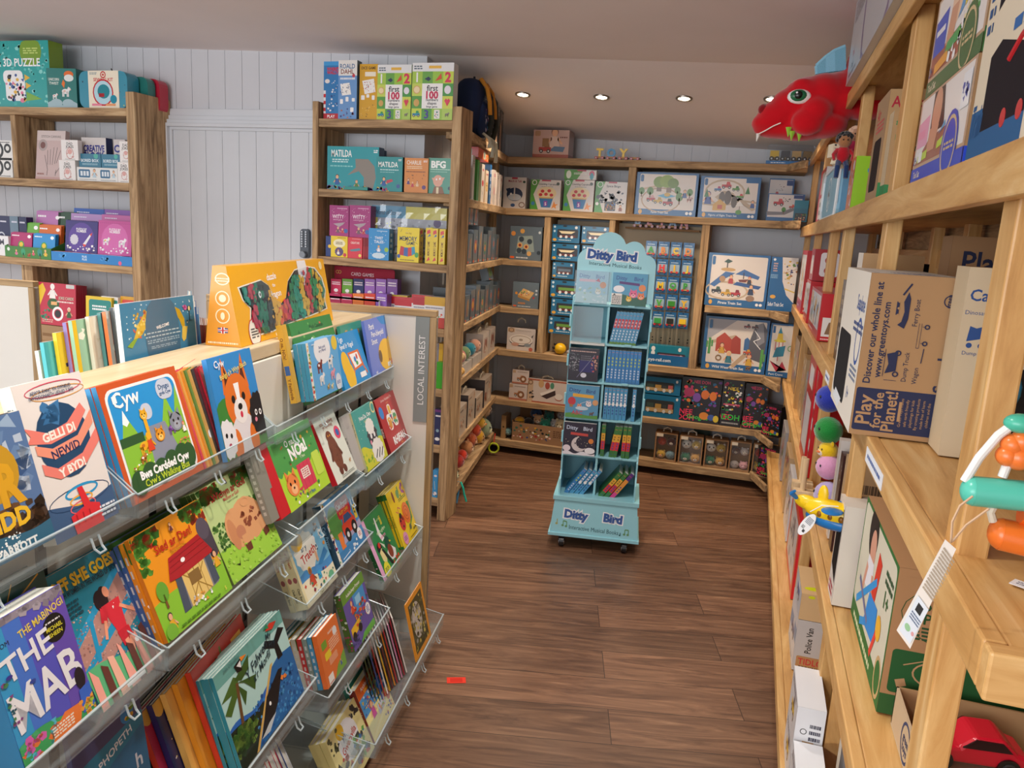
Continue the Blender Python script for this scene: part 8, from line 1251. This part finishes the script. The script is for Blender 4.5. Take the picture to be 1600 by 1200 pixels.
A.run('bg a87e56;r 0 0 1 .14 2f5a2c;t Park .36 .07 .09 c8a878 0 .4;b .04 .16 1 .46 .03 23552a;o .34 .32 .16 .1 .012 b58b62;t green .34 .345 .05 b58b62 0 .2;t toys .35 .295 .05 b58b62;l .12 .36 .3 .43 .008 b58b62;p b58b62 .1 .2 .16 .22 .14 .27 .08 .25;b .05 .5 1 .95 .03 a87e56;o .55 .72 .5 .26 .006 1f4a24;t Play .3 .87 .08 1f4a24 0 .4;t for_the .3 .78 .07 1f4a24 0 .4;t Planet! .34 .69 .07 1f4a24 0 .5;x .08 .54 .9 .64 4 2a4a2a')
B = Art(mb,(0,gd_,0),(0,-1,0),(0,0,1),gd_,gh_,'card'); B.k = 1
B.run('bg 3a7238;b .02 .16 .98 .97 .04 d8d4c0;x .1 .03 .7 .1 1 d8e0b8;e .9 .16 .08 .1 c8a878;e .9 .16 .06 .08 3a7238;e .34 .86 .13 .14 2a1c18;e .38 .76 .08 .1 d8a088;p e8e8f0 .24 .44 .5 .44 .46 .68 .3 .68;l .3 .6 .24 .36 .05 d8a088;l .46 .6 .5 .36 .05 d8a088;p d8402a .5 .5 .6 .46 .66 .8 .56 .84;l .12 .2 .6 .64 .04 3a9ae0;l .3 .14 .62 .34 .04 3a9ae0;p 3a90e0 .4 .2 .72 .24 .7 .5 .46 .48;l .66 .14 .8 .5 .04 e84a3a;e .78 .42 .06 .06 f0b83a;l .14 .4 .5 .26 .03 7a7aa0;t 1+ .86 .66 .12 3a6a34;x .78 .74 .96 .86 2 3a5a3a')
C_ = Art(mb,(0,0,gh_),(1,0,0),(0,1,0),gw_,gd_,'card'); C_.k = 1; C_.run('bg b58b62;t Rides .3 .7 .08 f4f0e4 -70;t Swings .36 .45 .08 f4f0e4 -70;t Joy .45 .2 .08 f4f0e4 -70;p 2a3570 .6 .1 .8 .14 .75 .3;p 2a3570 .55 .35 .7 .4 .62 .5')
mb.build('carton', GS)
TRK = thing('open_carton','shallow kraft tray carton at the near end of the low pine shelf, holding toy vehicles','display tray',(.325,1.03,r4))
mb = MB(); tw, tl_, th_ = .33, .385, .075
mb.box((0,0,0),(tw,tl_,.004),'c8b79a','card'); mb.box((0,0,.004),(.004,tl_,th_),'c8b090','card'); mb.box((0,tl_-.004,.004),(tw,tl_,th_),'a8845c','card')
A = Art(mb,(0,tl_,0),(0,-1,0),(0,0,1),tl_,th_,'card'); A.k = 1; A.run('o .3 .5 .09 .09 .014 3a4468;t green .3 .58 .2 3a4468 0 .1;t toys .3 .36 .2 3a4468;t Mini .66 .42 .36 1c1c1c 0 .2'); mb.build('carton', TRK)
def car(label, loc, rz, c, s=1.0):
    t = thing('toy_car',label,'toy car',loc,(0,0,rz)); mb = MB()
    pr = [(-.11,.018),(.11,.018),(.115,.045),(.08,.052),(.035,.056),(.005,.085),(-.055,.086),(-.085,.058),(-.112,.05)]
    mb.prism([(x*s,z*s) for x,z in pr],-.045*s,.045*s,1,c,'plastic'); mb.build('car_body', t, bevel=.006)
    mb = MB(); mb.prism([(x*s,z*s) for x,z in ((.03,.058),(.004,.081),(-.05,.081),(-.072,.06))],-.0465*s,.0465*s,1,'2a0c12' if c == 'd01830' else '0c1420','plastic'); mb.build('windows', t)
    MB().box((.105*s,-.048*s,.014*s),(.122*s,.048*s,.032*s),'1a1c20','plastic').build('bumper', t); MB().box((-.12*s,-.046*s,.014*s),(-.105*s,.046*s,.03*s),'1a1c20','plastic').build('bumper', t)
    for x in (-.068,.07):
        for y in (-.05,.038): MB().cyl((x*s,y*s,.022*s),(x*s,(y+.012)*s,.022*s),.024*s,'141416','plastic',18).torus((x*s,(y if y < 0 else y+.012)*s,.022*s),.013*s,.003*s,(0,1,0),'3a3c40','plastic',14,6).build('wheel', t, smooth=True)
    return t
car('shiny red toy car in the kraft tray, partly behind the near pine post',(.43,1.345,r4+.005),math.pi+.12,'d01830',.74)
car('dark navy toy vehicle at the right edge of the kraft tray',(.50,1.17,r4+.005),math.pi-.35,'16243c',.7)
# ---- lowest row
tp = 'bg c9c4c0;t %s .5 .74 .5 222 -90;%sb .2 .03 .85 .3 .04 b8895a;t TIDLO .5 .2 .09 c8303a 0 .5;t toys .5 .1 .07 3a7a3a'
PV = thing('vehicle_box','grey box lettered Police Van with a wooden toy drawing, standing on the lowest pine shelf','toy box',(.246,2.38,r5))
mb = MB(); w,d,h = .15,.24,.17; mb.box((0,0,0),(w,d,h),'d8d4d0','gloss'); Art(mb,(0,0,0),(1,0,0),(0,0,1),w,h).run('bg c4c0be;t Police_Van .26 .62 .11 1c1c1c 90 .5;r .5 .5 .7 .8 6a7a8a;r .6 .4 .8 .6 3a6a9a;r .55 .34 .82 .42 c8986a;b .06 .04 .62 .3 .03 b8895a;t TIDLO .34 .2 .12 c8303a 0 .48;x .12 .07 .56 .12 1 5a3a1a'); Art(mb,(0,d,0),(0,-1,0),(0,0,1),d,h).run('bg d8e0ea;p 6a9ac8 0 .3 1 .5 1 .8 0 .6;v .5 .4 .2 2a5a9a e8e8e8;x .1 .05 .8 .12 1 667'); mb.build('carton', PV)
o = prod('vehicle_box','tan-topped box with a yellow price sticker on top of the Police Van box','toy box',.10,.22,.085,(.246,2.38,r5+.172),0,0,'bg d8b484;v .74 .3 .16 e8a0a0 5a8ac0;e .3 .9 .1 .05 d8e020','bg c8d4e0;v .5 .4 .2 3a6ab0 eee','','bg dcb888;e .4 .2 .3 .14 d8e020','d8b484','gloss')
o = prod('vehicle_box','grey box lettered Car, right of the yellow price sticker','toy box',.07,.22,.09,(.349,2.385,r5+.172),0,0,'bg c0bcba;t Car .45 .3 .36 1c1c1c 180','','','bg c0bcba','c0bcba','gloss')
o = prod('vehicle_box','white box with a yellow helmet picture, right of the Police Van box','toy box',.09,.2,.17,(.40,2.30,r5),0,0,'bg e8e4e2;e .4 .5 .3 .3 e8c020;p 4a2a24 .2 .2 .6 .2 .5 .44 .24 .4;x .3 .8 .8 .95 3 c83a3a','','','bg e8e4e2','e8e4e2','gloss')
for k,(y,z,h,lab,sp_) in enumerate(((1.80,r5+.10,.125,'white lid-up box with three small icons','bg e8e9ec;o .3 .5 .12 .12 .03 333;x .5 .3 .9 .7 3 445;r .3 .1 .7 .3 c8a070'),(1.80,r5,.098,'grey box lettered Bulldozer with a yellow digger','bg c4c0be;t Bulldozer .5 .14 .11 1c1c1c 180 .8;v .55 .5 .24 e8c020 2a2a2a;o .3 .75 .08 .08 .03 8a7a2a;o .5 .75 .08 .08 .03 8a7a2a'),(1.60,r5,.14,'grey box lettered Truck','bg c8c4c0;t Truck .4 .5 .2 1c1c1c 90 .5;v .7 .5 .14 e8c020 2a2a2a'))):
    prod('vehicle_box',lab+', low down in front of the near posts','toy box',.065,.19,h,(.212,y,z),0,0,sp_,'bg dfe2e6;v .5 .4 .2 e8c020 3a3a3a;x .1 .8 .8 .95 2 778','','bg e6e8ec','d8d8da','gloss')
fr('toy_box','red and white flat game box far along the lowest pine shelf','board game',2.9,3.4,r5,.30,'bg d0202c;r .1 .1 .9 .9 c8ccd4;v .5 .5 .15 5a7a9a 3a4a6a;s 3 20 .1 .2 .9 .8 .05 8a9ab0,e8e0d0',.262,.1,'d0202c',near='bg d0202c')
for k,(a,b,c) in enumerate(((3.5,3.8,'d8d8dc'),(3.9,4.24,'c8a880'),(4.45,4.8,'b8b8bc'))): fr('boxed_toy',('white','tan','light grey')[k]+' box low on the pine shelves beyond the red and white one','toy box',a,b,r5,.28,'bg %s;s %d 20 .1 .1 .9 .9 .08 3a5a8a,c83a3a,8a9a5a'%(c,k),.262,.14,c)
fr('arch_box','cream carton with a dark arched cut-out showing bright stripes, low by the near posts','toy box',1.44,1.72,r4-.44,.40,'bg d8ccb8;b .12 .05 .9 .8 .2 2a2220;r .3 .05 .5 .4 d8a83a;r .5 .05 .7 .3 3a9ad8;e .8 .9 .08 .08 3a4a8a',.30,.2,'d8ccb8',near='bg cfc0a8')
# ---- near toy hanging over the shelf end
NT = thing('rope_toy','turquoise and orange rod toy strung on white cord at the right edge','toy',(.30,.86,1.30))
def np_(x,y,Y=.86): return ony(x,y,Y)-Vector((.30,.86,1.30))
a = np_(1505,765); b = a+Vector((.16,.0,.006)); m2 = MB(); m2.cyl(a+Vector((.008,0,0)),b,.0155,'58c4ae','plastic',28); m2.ball(a+Vector((.009,0,0)),(.012,.0152,.0152),'58c4ae','plastic',20); m2.build('turquoise_rod', NT, smooth=True)
a2 = np_(1548,832); MB().cyl(a2+Vector((.008,0,0)),a2+Vector((.15,-.01,-.012)),.0165,'e8742a','plastic',28).ball(a2+Vector((.009,0,0)),(.012,.0162,.0162),'e8742a','plastic',20).build('orange_rod', NT, smooth=True)
m2 = MB()
for x,y,r in ((1582,695,.011),(1574,712,.011),(1598,690,.012),(1592,715,.013)): m2.ball(np_(x,y),r,'ec7a34','plastic',18)
m2.build('orange_knob', NT, smooth=True); MB().ball(np_(1596,662),(.016,.012,.010),'4ab89c','plastic',18).build('turquoise_knob', NT, smooth=True)
MB().tube([np_(1507,752),np_(1530,715),np_(1560,680),np_(1590,658)],.0045,'e8e6e2','card',10).tube([np_(1566,745),np_(1578,715),np_(1592,680),np_(1600,668)],.0045,'e8e6e2','card',10).tube([np_(1556,785),np_(1548,800),np_(1552,815)],.004,'d8ccb8','card',8).build('cord', NT)
MB().cyl(np_(1596,800),np_(1640,812),.012,'e8661e','plastic',20).build('small_rod', NT, smooth=True)
MB().box((.02,-.02,-.054),(.12,.03,-.02),'d8a060','card').build('wooden_foot', NT)
TG = MB(); q = [ony(x,y,.80) for x,y in ((1477,843),(1494,858),(1422,1014),(1401,985))]; c0 = sum(q,Vector())/4; q = [v-c0 for v in q]; nn = (q[1]-q[0]).cross(q[3]-q[0]).normalized()*.0006
TG.face(q,'ece6dc','card'); TG.face([v+nn for v in q][::-1],'ece6dc','card'); A = Art(TG,q[3],q[2]-q[3],q[0]-q[3],(q[2]-q[3]).length*.9,(q[0]-q[3]).length,'card')
if A.N.dot(Vector((0,-1,0))) < 0: A.N = -A.N
A.O = q[3]+A.N*.0012; A.k = 3; A.run('x .1 .5 .95 .95 14 a89a86;r .1 .03 .95 .42 dfe8f0;r .3 .3 .7 .38 333;x .2 .2 .9 .28 3 5a6a8a;e .4 .12 .2 .16 9ac89a;e .8 .12 .1 .1 d8a0a0')
o = TG.build('swing_tag', NT); o.location = c0-Vector((.30,.86,1.30))
MB().tube([ony(x,y,.81)-Vector((.30,.86,1.30)) for x,y in ((1486,848),(1488,815),(1500,790),(1520,775))],.0012,'c8a888','card',5).tube([ony(x,y,.81)-Vector((.30,.86,1.30)) for x,y in ((1488,846),(1510,820),(1545,795))],.0012,'c8a888','card',5).build('tag_string', NT)
# ---- price tickets on the shelf lips
def ticket(label,px,py,y,z,w=.09,h=.03,X=PX,sp_='x .1 .3 .9 .75 1 3a5aa0'):
    p = onx(px,py,X); return prod('price_ticket',label,'price label',w,.001,h,(X-.0015,p.y+w/2,p.z-h/2),-PI/2,0,'bg e6ecf4;'+sp_,'','','','e6ecf4','card')
ticket('pale blue price strip on the middle pine shelf lip, below the seaplane carton',1366,730,0,0,.20,.028)
ticket('white price label on the middle pine shelf lip, farther along',1293,590,0,0,.13,.028)
ticket('small price label on the top pine shelf lip near the dragon',1361,66,0,0,.10,.045)
ticket('small price label on the top pine shelf lip under the dragon jaw',1316,150,0,0,.10,.04)
p = onz(1588,908,1.2465); prod('price_ticket','white label lying on the near end of the middle pine shelf','price label',.05,.018,.0008,(p.x-.01,p.y-.01,1.2462),-.6,0,'','','','bg f0f0f4;x .1 .2 .9 .8 2 889','f0f0f4','card')
